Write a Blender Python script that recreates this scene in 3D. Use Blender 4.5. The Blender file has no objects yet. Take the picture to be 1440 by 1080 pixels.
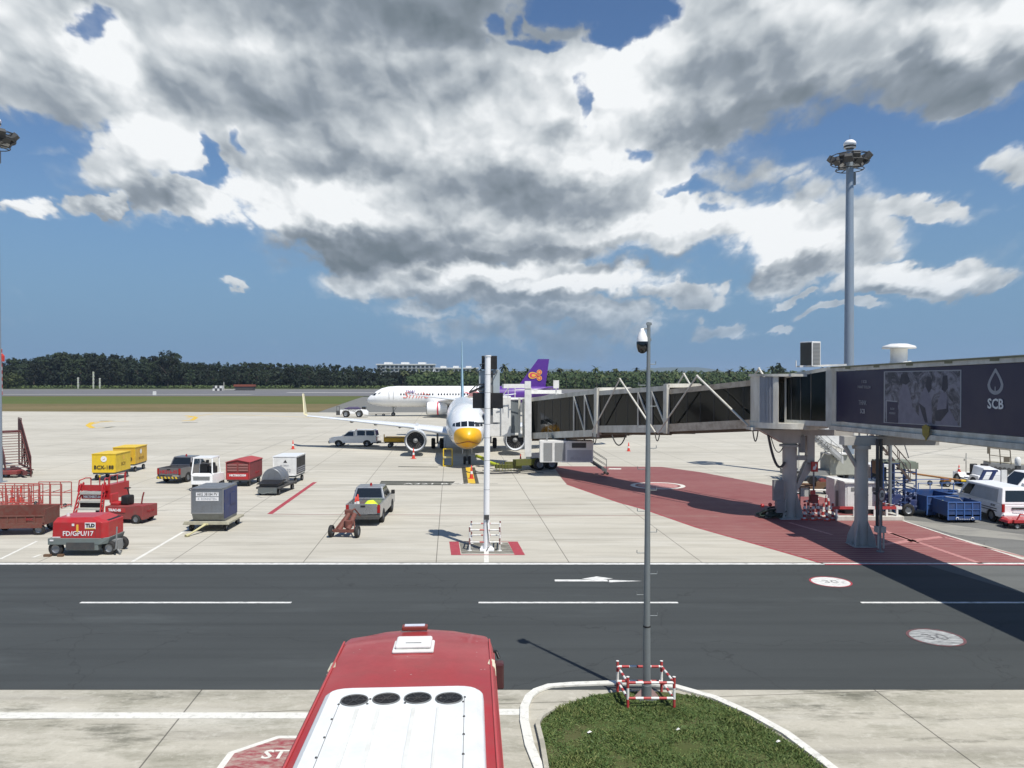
import bpy, math, random
from mathutils import Vector, Matrix, noise
S = bpy.context.scene
C = S.collection
R = math.radians
PI = math.pi

# ---------------------------------------------------------------- camera
HC = 7.7                      # eye height above the apron
FPX = 1090.0                  # focal length in photo pixels
PITCH = math.atan(10 / FPX)
cd = bpy.data.cameras.new("camera"); cam = bpy.data.objects.new("camera", cd); C.objects.link(cam)
cam.location = (0, 0, HC); cam.rotation_euler = (PI / 2 - PITCH, 0, 0)
cd.sensor_width = 36; cd.lens = 36 * FPX / 1440; cd.clip_start = 0.3; cd.clip_end = 40000
S.camera = cam

def ray(px, py):
    d = Vector(((px - 720) / FPX, 1, -(py - 540) / FPX))
    c, s = math.cos(-PITCH), math.sin(-PITCH)
    return Vector((d.x, d.y * c - d.z * s, d.y * s + d.z * c))
def G(px, py, z=0.0):         # photo pixel -> point on the level z
    d = ray(px, py); t = (z - HC) / d.z
    return Vector((d.x * t, d.y * t, z))
def AT(px, py, Y):            # photo pixel -> point at distance Y
    d = ray(px, py); t = Y / d.y
    return Vector((d.x * t, Y, HC + d.z * t))

# ---------------------------------------------------------------- sun, sky
SUN_DIR = Vector((0.57, -0.82, 1.74)).normalized()     # towards the sun
sd = bpy.data.lights.new("sun", 'SUN'); so = bpy.data.objects.new("sun", sd); C.objects.link(so)
sd.energy = 4.95; sd.angle = R(0.53); sd.color = (1.0, 0.955, 0.88)
so.rotation_euler = SUN_DIR.to_track_quat('Z', 'Y').to_euler(); so.location = (0, -10, 60)
S.view_settings.view_transform = 'Standard'; S.view_settings.look = 'None'
S.view_settings.exposure = 0.16; S.view_settings.gamma = 1.0
S.render.engine = 'CYCLES'
S.cycles.max_bounces = 6; S.cycles.transparent_max_bounces = 8
S.cycles.use_denoising = True

W = bpy.data.worlds.new("World"); S.world = W; W.use_nodes = True
def world():
    nt = W.node_tree; N = nt.nodes; L = nt.links
    for n in list(N): N.remove(n)
    def nd(t, **k):
        n = N.new(t)
        for a, b in k.items(): setattr(n, a, b)
        return n
    def lk(a, b): L.new(a, b)
    def mth(op, a, b=None, clamp=False):
        n = nd('ShaderNodeMath', operation=op); n.use_clamp = clamp
        for i, v in enumerate((a, b)):
            if v is None: continue
            if isinstance(v, (int, float)): n.inputs[i].default_value = v
            else: lk(v, n.inputs[i])
        return n.outputs[0]
    def vm(op, a, b=None):
        n = nd('ShaderNodeVectorMath', operation=op)
        for i, v in enumerate((a, b)):
            if v is None: continue
            if isinstance(v, (tuple, list)): n.inputs[i].default_value = v
            else: lk(v, n.inputs[i])
        return n.outputs['Value'] if op == 'LENGTH' else n.outputs[0]
    def ramp(v, lo, hi, a=0.0, b=1.0):
        n = nd('ShaderNodeMapRange', interpolation_type='SMOOTHSTEP')
        lk(v, n.inputs[0]); n.inputs[1].default_value = lo; n.inputs[2].default_value = hi
        n.inputs[3].default_value = a; n.inputs[4].default_value = b
        return n.outputs[0]
    tc = nd('ShaderNodeTexCoord'); D = tc.outputs['Generated']
    sp = nd('ShaderNodeSeparateXYZ'); lk(D, sp.inputs[0])
    x, y, z = sp.outputs
    az = mth('ARCTAN2', x, y)
    hyp = mth('SQRT', mth('ADD', mth('MULTIPLY', x, x), mth('MULTIPLY', y, y)))
    el = mth('ARCTAN2', z, hyp)
    cb = nd('ShaderNodeCombineXYZ'); lk(az, cb.inputs[0]); lk(el, cb.inputs[1])
    P0 = cb.outputs[0]
    # cloud forms get smaller towards the horizon
    eo = mth('ADD', mth('MAXIMUM', el, 0.0), 0.6)
    sc = mth('DIVIDE', 1.15, eo)
    def noisetex(vec, scale, detail, rough, dist=0.0):
        n = nd('ShaderNodeTexNoise', noise_dimensions='2D'); n.inputs['Scale'].default_value = scale
        n.inputs['Detail'].default_value = detail; n.inputs['Roughness'].default_value = rough
        n.inputs['Distortion'].default_value = dist
        lk(vec, n.inputs['Vector']); return n
    cq = nd('ShaderNodeCombineXYZ'); lk(mth('MULTIPLY', az, sc), cq.inputs[0])
    lk(mth('MULTIPLY', mth('LOGARITHM', eo, math.e), 1.4), cq.inputs[1])
    Q = cq.outputs[0]
    wn = noisetex(Q, 3.2, 5, 0.6)
    warp = vm('MULTIPLY', vm('SUBTRACT', wn.outputs['Color'], (0.5, 0.5, 0.5)), (0.17, 0.11, 0))
    P = vm('ADD', P0, warp)
    wf = noisetex(Q, 16, 4, 0.6)
    P = vm('ADD', P, vm('MULTIPLY', vm('SUBTRACT', wf.outputs['Color'], (0.5, 0.5, 0.5)), (0.035, 0.028, 0)))
    def blobs(lst, mode='ADD', base=0.0):
        acc = None
        for (cx, cy, rx, ry, w) in lst:
            a = math.atan((cx - 720) / FPX); e = math.atan((530 - cy) * math.cos(a) / FPX)
            ra = rx / FPX * math.cos(a); re = ry / FPX * math.cos(a)
            v = vm('MULTIPLY', vm('SUBTRACT', P, (a, e, 0)), (1 / ra, 1 / re, 0))
            d = vm('LENGTH', v)
            g = ramp(d, 0.35, 1.75, w, 0.0)
            acc = g if acc is None else mth('ADD' if mode == 'ADD' else 'MAXIMUM', acc, g)
        return acc
    solid = blobs([(60, 50, 230, 120, 1), (330, 100, 220, 150, 1), (540, 70, 260, 130, 1), (700, 140, 200, 110, 1),
                   (600, 220, 280, 110, 1), (880, 190, 115, 120, 1), (430, 275, 120, 55, 1), (560, 320, 190, 60, 1),
                   (760, 300, 210, 70, 1), (220, 225, 75, 75, 1.0), (255, 300, 72, 34, 1.0), (70, 295, 34, 14, .75),
                   (145, 298, 26, 11, .7), (320, 411, 24, 14, .9), (1120, 50, 300, 100, 1), (1370, 50, 230, 95, 1),
                   (1010, 100, 130, 90, 1), (1240, 130, 160, 34, .75), (930, 320, 150, 55, 1), (1110, 345, 130, 50, 1.1),
                   (1060, 230, 110, 50, .62), (1150, 290, 110, 34, .62), (1290, 402, 115, 28, 1.15), (700, 398, 210, 36, 1.1),
                   (560, 392, 70, 34, .95), (800, 445, 130, 24, .85), (940, 412, 65, 20, .9), (1110, 415, 30, 8, .7),
                   (1190, 450, 50, 10, .85), (1000, 462, 40, 16, .85), (1092, 474, 32, 10, .85), (1300, 290, 90, 14, .6),
                   (1230, 205, 90, 18, .52), (1430, 215, 30, 20, .6), (1427, 408, 14, 6, .7), (720, 475, 150, 26, .62),
                   (620, 440, 100, 20, .55), (70, 205, 32, 14, .75)], 'MAX')
    holes = blobs([(140, 18, 30, 26, .8), (20, 180, 90, 36, .7), (300, 232, 16, 40, .6), (280, 262, 30, 16, .5),
                   (800, 22, 46, 20, .75), (868, 34, 44, 20, .75), (838, 62, 28, 13, .6), (722, 52, 20, 18, .6), (750, 80, 30, 10, .5), (905, 8, 34, 12, .6), (690, 74, 12, 8, .4), (810, 150, 18, 22, .5),
                   (905, 195, 24, 16, .55), (355, 196, 12, 14, .4), (960, 262, 40, 14, .45), (430, 345, 30, 10, .2), (250, 262, 30, 12, .3), (1010, 300, 20, 10, .3), (1270, 190, 200, 26, .5), (1390, 150, 120, 16, .3)], 'MAX')
    def puff(vec, scale, detail):
        v = nd('ShaderNodeTexVoronoi', feature='SMOOTH_F1', voronoi_dimensions='2D'); v.inputs['Scale'].default_value = scale
        v.inputs['Detail'].default_value = detail; v.inputs['Roughness'].default_value = 0.5
        v.inputs['Lacunarity'].default_value = 2.4; v.inputs['Smoothness'].default_value = 0.45; v.normalize = True
        lk(vec, v.inputs['Vector'])
        return mth('SUBTRACT', 0.9, mth('MULTIPLY', v.outputs['Distance'], 1.5))
    wob = vm('MULTIPLY', vm('SUBTRACT', noisetex(Q, 9, 4, 0.55).outputs['Color'], (0.5, 0.5, 0.5)), (0.07, 0.07, 0))
    def shape(vec, det, pd):
        return mth('ADD', mth('MULTIPLY', noisetex(vec, 3.6, det, 0.48).outputs[0], 0.62), mth('MULTIPLY', puff(vm('ADD', vec, wob), 8.5, pd), 0.38))
    b1 = shape(Q, 9, 3); 
    def lit(vec):
        return mth('ADD', mth('MULTIPLY', noisetex(vec, 4.5, 5, 0.5).outputs[0], 0.40), mth('ADD', mth('MULTIPLY', puff(vm('ADD', vec, wob), 7.0, 1.5), 0.36), mth('MULTIPLY', puff(vm('ADD', vec, wob), 21.0, 1.0), 0.13)))
    s1 = lit(Q); s2 = lit(vm('ADD', Q, (0.010, 0.030, 0.0)))
    fl = noisetex(Q, 30, 6, 0.6)
    f1 = mth('SUBTRACT', b1, 0.5)
    dens = mth('ADD', mth('SUBTRACT', solid, holes), mth('MULTIPLY', f1, 1.5))
    dens = mth('ADD', dens, mth('MULTIPLY', mth('SUBTRACT', fl.outputs[0], 0.5), 0.22))
    mask = ramp(dens, 0.30, 0.64)
    thin = ramp(dens, 0.15, 0.5, 0.0, 0.22)
    mask = mth('MAXIMUM', mask, thin)
    # brightness: sunlit tops, grey bases
    dark = blobs([(620, 22, 250, 40, .48), (770, 80, 60, 26, .3), (540, 140, 170, 40, .26), (500, 240, 120, 24, .22), (745, 272, 120, 22, .36), (490, 352, 130, 32, .62), (560, 330, 150, 16, .25),
                  (1150, 150, 300, 32, .52), (1080, 90, 150, 40, .25), (1390, 95, 90, 22, .2), (820, 285, 90, 18, .35), (200, 300, 100, 22, .42),
                  (588, 386, 30, 12, .55), (50, 135, 120, 34, .30), (730, 352, 220, 12, .36), (980, 378, 150, 12, .36), (330, 130, 90, 30, .22),
                  (690, 428, 220, 12, .40), (760, 470, 170, 20, .42), (1280, 428, 120, 9, .32), (1090, 250, 100, 40, .2)], 'MAX')
    lite = blobs([(30, 70, 50, 60, .22), (165, 80, 50, 60, .40), (225, 210, 55, 45, .50), (300, 308, 32, 20, .55), (420, 276, 100, 30, .50), (330, 60, 90, 50, .12),
                  (640, 195, 120, 40, .28), (880, 150, 60, 60, .50), (830, 100, 80, 26, .42), (830, 195, 40, 40, .5), (960, 220, 40, 60, .25), (940, 315, 110, 34, .42),
                  (1070, 330, 80, 30, .46), (1290, 394, 95, 16, .50), (1390, 30, 130, 30, .34), (1140, 20, 120, 30, .15), (650, 382, 110, 14, .45), (800, 402, 90, 12, .42),
                  (900, 50, 60, 40, .3), (70, 290, 25, 10, .4), (150, 294, 20, 8, .4), (750, 160, 60, 30, .22)], 'MAX')
    sh = mth('MULTIPLY', mth('SUBTRACT', s1, s2), 1.7)
    edge = ramp(dens, 0.45, 1.15, 0.12, -0.02)
    b = mth('ADD', mth('ADD', mth('SUBTRACT', lite, mth('MULTIPLY', dark, 0.9)), 0.64), mth('ADD', sh, edge))
    b = mth('ADD', b, mth('MULTIPLY', mth('SUBTRACT', fl.outputs[0], 0.5), 0.10))
    cr = nd('ShaderNodeValToRGB'); lk(b, cr.inputs[0])
    e = cr.color_ramp.elements
    e[0].position = 0.0; e[0].color = (0.145, 0.18, 0.21, 1)
    e[1].position = 1.0; e[1].color = (0.84, 0.86, 0.87, 1)
    m = e.new(0.38); m.color = (0.26, 0.30, 0.345, 1)
    m = e.new(0.68); m.color = (0.50, 0.54, 0.57, 1)
    sky = nd('ShaderNodeTexSky'); sky.sky_type = 'NISHITA'; sky.sun_disc = False
    sky.sun_elevation = math.asin(SUN_DIR.z); sky.sun_rotation = math.atan2(SUN_DIR.x, SUN_DIR.y)
    sky.air_density = 1.2; sky.dust_density = 0.6; sky.ozone_density = 3.0
    sv = nd('ShaderNodeVectorMath', operation='SCALE'); lk(sky.outputs[0], sv.inputs[0]); sv.inputs['Scale'].default_value = 0.079
    svt = vm('MULTIPLY', sv.outputs[0], (0.74, 0.90, 1.10))
    hz = ramp(el, 0.0, 0.3, 0.92, 0.0)
    mh = nd('ShaderNodeMixRGB'); lk(hz, mh.inputs[0]); lk(svt, mh.inputs[1]); mh.inputs[2].default_value = (0.145, 0.27, 0.44, 1)
    # far clouds fade into the air near the horizon
    fade = mth('MULTIPLY', mask, ramp(el, 0.0, 0.14, 0.30, 1.0))
    mx = nd('ShaderNodeMixRGB'); lk(fade, mx.inputs[0]); lk(mh.outputs[0], mx.inputs[1]); lk(cr.outputs[0], mx.inputs[2])
    bg = nd('ShaderNodeBackground'); lk(mx.outputs[0], bg.inputs[0]); bg.inputs[1].default_value = 1.0
    out = nd('ShaderNodeOutputWorld'); lk(bg.outputs[0], out.inputs[0])
    W.cycles.sampling_method = 'MANUAL'; W.cycles.sample_map_resolution = 512
world()

# ---------------------------------------------------------------- materials
MATS = {}
def nodes_of(name):
    m = bpy.data.materials.new(name); m.use_nodes = True
    nt = m.node_tree; b = nt.nodes['Principled BSDF']
    return m, nt, b
def mixc(nt, fac, a, b, mode='MIX'):
    n = nt.nodes.new('ShaderNodeMixRGB'); n.blend_type = mode
    for i, v in enumerate((fac, a, b)):
        if isinstance(v, (int, float)): n.inputs[i].default_value = v
        elif isinstance(v, tuple): n.inputs[i].default_value = (*v[:3], 1)
        else: nt.links.new(v, n.inputs[i])
    return n.outputs[0]
def rng(nt, v, lo, hi, a=0.0, b=1.0):
    n = nt.nodes.new('ShaderNodeMapRange')
    nt.links.new(v, n.inputs[0])
    for i, q in enumerate((lo, hi, a, b)): n.inputs[i + 1].default_value = q
    return n.outputs[0]
def mop(nt, op, a, b=None):
    n = nt.nodes.new('ShaderNodeMath'); n.operation = op
    for i, v in enumerate((a, b)):
        if v is None: continue
        if isinstance(v, (int, float)): n.inputs[i].default_value = v
        else: nt.links.new(v, n.inputs[i])
    return n.outputs[0]
def coords(nt, kind='Object', scale=(1, 1, 1), rot=(0, 0, 0), loc=(0, 0, 0)):
    t = nt.nodes.new('ShaderNodeTexCoord'); mp = nt.nodes.new('ShaderNodeMapping')
    nt.links.new(t.outputs[kind], mp.inputs[0])
    mp.inputs['Scale'].default_value = scale; mp.inputs['Rotation'].default_value = rot; mp.inputs['Location'].default_value = loc
    return mp.outputs[0]
def ntex(nt, vec, scale, detail=4, rough=0.55, dist=0):
    n = nt.nodes.new('ShaderNodeTexNoise'); nt.links.new(vec, n.inputs['Vector'])
    n.inputs['Scale'].default_value = scale; n.inputs['Detail'].default_value = detail
    n.inputs['Roughness'].default_value = rough; n.inputs['Distortion'].default_value = dist
    return n.outputs[0]
def bump(nt, b, h, strength=0.3, dist=0.02):
    n = nt.nodes.new('ShaderNodeBump'); n.inputs['Strength'].default_value = strength; n.inputs['Distance'].default_value = dist
    nt.links.new(h, n.inputs['Height']); nt.links.new(n.outputs[0], b.inputs['Normal'])
def M(name, col, rough=0.5, metal=0.0, dirt=0.25, sc=2.5, spec=0.5, coat=0.0, grime=(0.16, 0.13, 0.10), streak=False):
    """painted or plain surface with patchy dirt, wear and a little roughness change"""
    if name in MATS: return MATS[name]
    m, nt, b = nodes_of(name)
    v = coords(nt, scale=(1, 1, 0.35) if streak else (1, 1, 1))
    n = ntex(nt, v, sc, 7, 0.62); n2 = ntex(nt, v, sc * 9, 3, 0.6)
    f = rng(nt, n, 0.40, 0.78, 0, min(.8, dirt * 1.35))
    c = mixc(nt, f, col, tuple(g * 0.9 for g in grime))
    c = mixc(nt, rng(nt, n2, 0.3, 0.7, 0.0, 0.16), c, tuple(x * 0.72 for x in col))
    nt.links.new(c, b.inputs['Base Color'])
    nt.links.new(rng(nt, n, 0.3, 0.8, rough * 0.85, min(1, rough * 1.3 + 0.08)), b.inputs['Roughness'])
    b.inputs['Metallic'].default_value = metal; b.inputs['Specular IOR Level'].default_value = spec
    b.inputs['Coat Weight'].default_value = coat; b.inputs['Coat Roughness'].default_value = 0.08
    MATS[name] = m
    return m
white = M('white_paint', (.74, .74, .71), .38, dirt=.22)
whitec = M('white_bodywork', (.86, .86, .85), .3, dirt=.06, coat=.4)
cream = M('weathered_cream', (.60, .59, .53), .5, dirt=.5, sc=1.6, streak=True, grime=(.22, .18, .11))
bgrey = M('bridge_grey', (.43, .42, .385), .5, dirt=.35, sc=1.3, streak=True)
red = M('red_paint', (.42, .018, .022), .38, dirt=.2, coat=.3)
busred = M('bus_red', (.32, .028, .030), .38, dirt=.55, sc=2.2, coat=.35, grime=(.26, .06, .055))
dred = M('faded_red', (.24, .035, .035), .6, dirt=.4)
rust = M('rusty_red', (.15, .040, .028), .75, dirt=.5, sc=6)
maroon = M('maroon_frame', (.10, .018, .020), .6, dirt=.3)
yel = M('yellow_paint', (.72, .49, .015), .42, dirt=.2)
hiviz = M('lime_yellow', (.62, .85, .03), .7, dirt=.05)
blue = M('blue_paint', (.018, .060, .19), .45, dirt=.3)
dblue = M('dark_blue', (.018, .035, .13), .5, dirt=.3)
silver = M('silver_paint', (.36, .37, .38), .28, .6, dirt=.12, coat=.4)
dsilver = M('grey_paint', (.17, .165, .17), .3, .5, dirt=.15, coat=.4)
alu = M('dull_aluminium', (.27, .29, .31), .42, .7, dirt=.3, sc=3)
galv = M('galvanised_steel', (.25, .28, .29), .5, .55, dirt=.25, sc=2)
mgrey = M('mid_grey', (.22, .23, .23), .55, dirt=.3)
dgrey = M('dark_grey', (.045, .048, .05), .6, dirt=.3)
steelg = M('chassis_grey', (.12, .14, .14), .6, dirt=.4)
black = M('black_rubber', (.014, .014, .015), .75, dirt=.35, grime=(.08, .075, .065))
blackp = M('black_panel', (.008, .008, .009), .5, dirt=.05)
olive = M('olive_green', (.10, .11, .015), .6, dirt=.4)
purple = M('purple_paint', (.085, .018, .24), .35, dirt=.08, coat=.3)
magenta = M('pink_lettering', (.62, .06, .10), .4, dirt=.02)
orange = M('orange_lettering', (.75, .16, .06), .4, dirt=.02)
gold = M('gold_paint', (.75, .45, .06), .4, dirt=.02)
txtw = M('white_lettering', (.72, .72, .72), .5, dirt=.03)
txtg = M('grey_lettering', (.30, .31, .34), .5, dirt=.03)
txtk = M('black_lettering', (.02, .02, .022), .6, dirt=.03)
txtr = M('red_lettering', (.36, .02, .03), .5, dirt=.03)
navy = M('navy_panel', (.012, .010, .048), .4, dirt=.12, sc=.8, grime=(.05, .05, .09))
conered = M('cone_red', (.62, .045, .025), .55, dirt=.15)
nokwhite = M('pearl_white_paint', (.70, .73, .76), .26, dirt=.06, coat=.5)
nokyel = M('beak_yellow', (.80, .42, .012), .35, dirt=.06)
skyblue = M('pale_blue_paint', (.25, .42, .52), .35, dirt=.05)
wood = M('weathered_brown', (.13, .07, .035), .8, dirt=.4)
hose = M('dark_green_hose', (.018, .040, .028), .5, dirt=.3)
lamp_red = M('red_lens', (.30, .01, .01), .15, dirt=.0)
lamp_clear = M('clear_lens', (.6, .6, .58), .12, dirt=.0)
def glassmat(name, tint, rough=0.06, alpha=1.0):
    m, nt, b = nodes_of(name)
    b.inputs['Base Color'].default_value = (*tint, 1); b.inputs['Roughness'].default_value = rough
    b.inputs['Specular IOR Level'].default_value = 0.8
    if alpha < 1: b.inputs['Alpha'].default_value = alpha
    MATS[name] = m; return m
glass = glassmat('vehicle_glass', (.012, .015, .017))
bglass = glassmat('tinted_bridge_glass', (.008, .010, .009), .07, 0.96); bglass.node_tree.nodes['Principled BSDF'].inputs['Specular IOR Level'].default_value = .3
def striped(name, c1, c2, period, axis=2):
    m, nt, b = nodes_of(name)
    s = nt.nodes.new('ShaderNodeSeparateXYZ'); nt.links.new(coords(nt), s.inputs[0])
    f = mop(nt, 'GREATER_THAN', mop(nt, 'FRACT', mop(nt, 'DIVIDE', s.outputs[axis], period)), 0.5)
    n = ntex(nt, coords(nt), 6, 5)
    c = mixc(nt, f, c1, c2); c = mixc(nt, rng(nt, n, .45, .8, 0, .35), c, (.2, .17, .14))
    nt.links.new(c, b.inputs['Base Color']); b.inputs['Roughness'].default_value = .5
    MATS[name] = m; return m
RW = (.70, .70, .66); RR = (.40, .04, .04)
rwz = striped('red_white_bands_z', RR, RW, .52, 2)
rwx = striped('red_white_bands_x', RR, RW, .36, 0)
rwy = striped('red_white_bands_y', RR, RW, .36, 1)
def louvre(name, c1, c2, period, axis=2):
    return striped(name, c1, c2, period, axis)
louv = louvre('grille_louvres', (.08, .085, .085), (.26, .27, .27), .07)
louvx = louvre('coil_fins', (.14, .15, .15), (.33, .34, .34), .05, 0)

def leafmat(name, c1, c2, rough=.75):
    m, nt, b = nodes_of(name)
    oi = nt.nodes.new('ShaderNodeObjectInfo')
    n = ntex(nt, coords(nt), .35, 4); n2 = ntex(nt, coords(nt), 3.0, 2)
    c = mixc(nt, rng(nt, n, .35, .65), c1, c2)
    c = mixc(nt, rng(nt, n2, .3, .7, 0, .5), c, tuple(x * .55 for x in c1))
    h = nt.nodes.new('ShaderNodeHueSaturation'); nt.links.new(c, h.inputs['Color'])
    nt.links.new(rng(nt, oi.outputs['Random'], 0, 1, .6, 1.35), h.inputs['Value'])
    nt.links.new(rng(nt, oi.outputs['Random'], 0, 1, .485, .515), h.inputs['Hue'])
    nt.links.new(h.outputs[0], b.inputs['Base Color']); b.inputs['Roughness'].default_value = rough
    b.inputs['Specular IOR Level'].default_value = .25
    MATS[name] = m; return m
leafd = leafmat('dark_foliage', (.013, .022, .014), (.026, .040, .020))
leafm = leafmat('green_foliage', (.020, .036, .014), (.055, .078, .026))
leafp = leafmat('palm_foliage', (.040, .062, .022), (.14, .15, .06))
leafl = leafmat('light_foliage', (.06, .09, .03), (.12, .15, .05))
bark = M('bark', (.11, .09, .07), .9, dirt=.3)

# ---------------------------------------------------------------- mesh building
class B:
    def __init__(s): s.v = []; s.f = []; s.mi = []; s.sm = []; s.M = Matrix()
    def add(s, vs, fs, mi=0, sm=False):
        o = len(s.v); s.v += [s.M @ Vector(p) for p in vs]
        for f in fs: s.f.append([o + i for i in f]); s.mi.append(mi); s.sm.append(sm)
        return s
    def box(s, x0, x1, y0, y1, z0, z1, mi=0):
        return s.add([(x0, y0, z0), (x1, y0, z0), (x1, y1, z0), (x0, y1, z0), (x0, y0, z1), (x1, y0, z1), (x1, y1, z1), (x0, y1, z1)],
                     [(0, 3, 2, 1), (4, 5, 6, 7), (0, 1, 5, 4), (1, 2, 6, 5), (2, 3, 7, 6), (3, 0, 4, 7)], mi)
    def hexa(s, lo, hi, mi=0):      # lower and upper quads
        return s.add(list(lo) + list(hi), [(0, 3, 2, 1), (4, 5, 6, 7), (0, 1, 5, 4), (1, 2, 6, 5), (2, 3, 7, 6), (3, 0, 4, 7)], mi)
    def cyl(s, p0, p1, r, r1=None, n=12, mi=0, caps=True, sm=True):
        p0 = Vector(p0); p1 = Vector(p1); r1 = r if r1 is None else r1
        d = (p1 - p0); q = d.to_track_quat('Z', 'Y') if d.length > 1e-9 else Matrix().to_quaternion()
        vs = []
        for p, rr in ((p0, r), (p1, r1)):
            for i in range(n):
                a = 2 * PI * (i + .5) / n; vs.append(p + q @ Vector((rr * math.cos(a), rr * math.sin(a), 0)))
        s.add(vs, [(i, (i + 1) % n, n + (i + 1) % n, n + i) for i in range(n)], mi, sm and n > 5)
        if caps: s.add(vs, [tuple(range(n - 1, -1, -1)), tuple(range(n, 2 * n))], mi)
        return s
    def tube(s, pts, r, n=8, mi=0):
        for a, b in zip(pts[:-1], pts[1:]): s.cyl(a, b, r, n=n, mi=mi)
        return s
    def bar(s, p0, p1, w, mi=0): return s.cyl(p0, p1, w * .7071, n=4, mi=mi, sm=False)
    def prism(s, poly, a, b, axis='y', mi=0):   # poly in the two other axes
        n = len(poly)
        def P(u, v, t): return {'y': (u, t, v), 'x': (t, u, v), 'z': (u, v, t)}[axis]
        vs = [P(u, v, a) for u, v in poly] + [P(u, v, b) for u, v in poly]
        return s.add(vs, [tuple(range(n)), tuple(range(2 * n - 1, n - 1, -1))] + [(i, n + i, n + (i + 1) % n, (i + 1) % n) for i in range(n)], mi)
    def lathe(s, prof, n=20, mi=0, o=(0, 0, 0), axis='z', sm=True, cap=False):
        vs = []
        for r, h in prof:
            for i in range(n):
                a = 2 * PI * i / n; u, v = r * math.cos(a), r * math.sin(a)
                p = {'z': (u, v, h), 'y': (u, h, v), 'x': (h, u, v)}[axis]
                vs.append(Vector(p) + Vector(o))
        fs = [(k * n + i, k * n + (i + 1) % n, (k + 1) * n + (i + 1) % n, (k + 1) * n + i) for k in range(len(prof) - 1) for i in range(n)]
        if cap: fs += [tuple(range(n)), tuple(range((len(prof) - 1) * n, len(prof) * n))]
        return s.add(vs, fs, mi, sm)
    def loft(s, rings, mi=0, sm=True, caps=True, closed=True):
        n = len(rings[0]); vs = [p for r in rings for p in r]; m = n if closed else n - 1
        fs = [(k * n + i, k * n + (i + 1) % n, (k + 1) * n + (i + 1) % n, (k + 1) * n + i) for k in range(len(rings) - 1) for i in range(m)]
        s.add(vs, fs, mi, sm)
        if caps: s.add(vs, [tuple(range(n)), tuple(range(len(vs) - n, len(vs)))], mi)
        return s
    def pane(s, q, m, off=.006, mi=0):  # a thin pane lying on the quad q, inset by m (fraction)
        a, b, c, d = [Vector(p) for p in q]; nn = (b - a).cross(d - a).normalized()
        def lerp(u, v): return (a * (1 - u) + b * u) * (1 - v) + (d * (1 - u) + c * u) * v
        l, r, t0, t1 = m
        ps = [lerp(l, t0), lerp(1 - r, t0), lerp(1 - r, 1 - t1), lerp(l, 1 - t1)]
        return s.hexa([p - nn * .012 for p in ps], [p + nn * off for p in ps], mi)
    def sphere(s, c, r, n=12, mi=0, z0=-1.0, z1=1.0):
        k = max(4, n // 2); prof = []
        for i in range(k + 1):
            t = -PI / 2 + PI * i / k; prof.append((max(1e-4, r * math.cos(t)), max(z0, min(z1, math.sin(t))) * r))
        return s.lathe(prof, n, mi, c)
    def out(s, name, mats, parent=None, loc=(0, 0, 0), rot=(0, 0, 0), bevel=0, kind=None):
        me = bpy.data.meshes.new(name); me.from_pydata([tuple(p) for p in s.v], [], s.f)
        if not isinstance(mats, (list, tuple)): mats = [mats]
        for m in mats: me.materials.append(m)
        me.polygons.foreach_set('material_index', s.mi); me.polygons.foreach_set('use_smooth', s.sm)
        me.update()
        o = bpy.data.objects.new(name, me); C.objects.link(o); o.parent = parent
        o.location = loc; o.rotation_euler = rot
        if bevel:
            md = o.modifiers.new('bevel', 'BEVEL'); md.width = bevel; md.segments = 2; md.limit_method = 'ANGLE'; md.angle_limit = R(35)
        if kind: o['kind'] = kind
        return o
def struct(name, b, m, **k): return b.out(name, m, kind='structure', **k)
def thing(name, label, cat, loc=(0, 0, 0), rotz=0.0, group=None):
    o = bpy.data.objects.new(name, None); C.objects.link(o); o.empty_display_size = .3
    o.location = loc; o.rotation_euler = (0, 0, R(rotz)); o['label'] = label; o['category'] = cat
    if group: o['group'] = group
    return o
def tag(o, label, cat, group=None):
    o['label'] = label; o['category'] = cat
    if group: o['group'] = group
    return o
def dup(root, loc, rotz=0.0, label=None, scale=1.0):
    r = root.copy(); C.objects.link(r); r.location = loc; r.rotation_euler = (0, 0, R(rotz)); r.scale = (scale,) * 3
    if label: r['label'] = label
    for ch in root.children:
        c = ch.copy(); C.objects.link(c); c.parent = r
        for g in ch.children:
            d = g.copy(); C.objects.link(d); d.parent = c
    return r
def text(s, size, m, parent, loc, rot, name='lettering', depth=.004, align='CENTER', sx=1.0, bold=0.0, shear=0.0):
    cu = bpy.data.curves.new('t', 'FONT'); cu.body = s; cu.size = size; cu.align_x = align; cu.align_y = 'CENTER'
    cu.extrude = depth; cu.offset = bold; cu.resolution_u = 2; cu.shear = shear
    t = bpy.data.objects.new('t', cu); C.objects.link(t)
    dg = bpy.context.evaluated_depsgraph_get(); me = bpy.data.meshes.new_from_object(t.evaluated_get(dg))
    bpy.data.objects.remove(t); bpy.data.curves.remove(cu)
    for v in me.vertices: v.co.x *= sx
    me.materials.clear(); me.materials.append(m)
    o = bpy.data.objects.new(name, me); C.objects.link(o); o.parent = parent; o.location = loc; o.rotation_euler = rot
    return o
FRONT = (PI / 2, 0, 0)          # readable on a face that looks towards -Y
LEFTW = (PI / 2, 0, -PI / 2)    # on a face that looks towards -X
RIGHTW = (PI / 2, 0, PI / 2)    # on a face that looks towards +X
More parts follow.
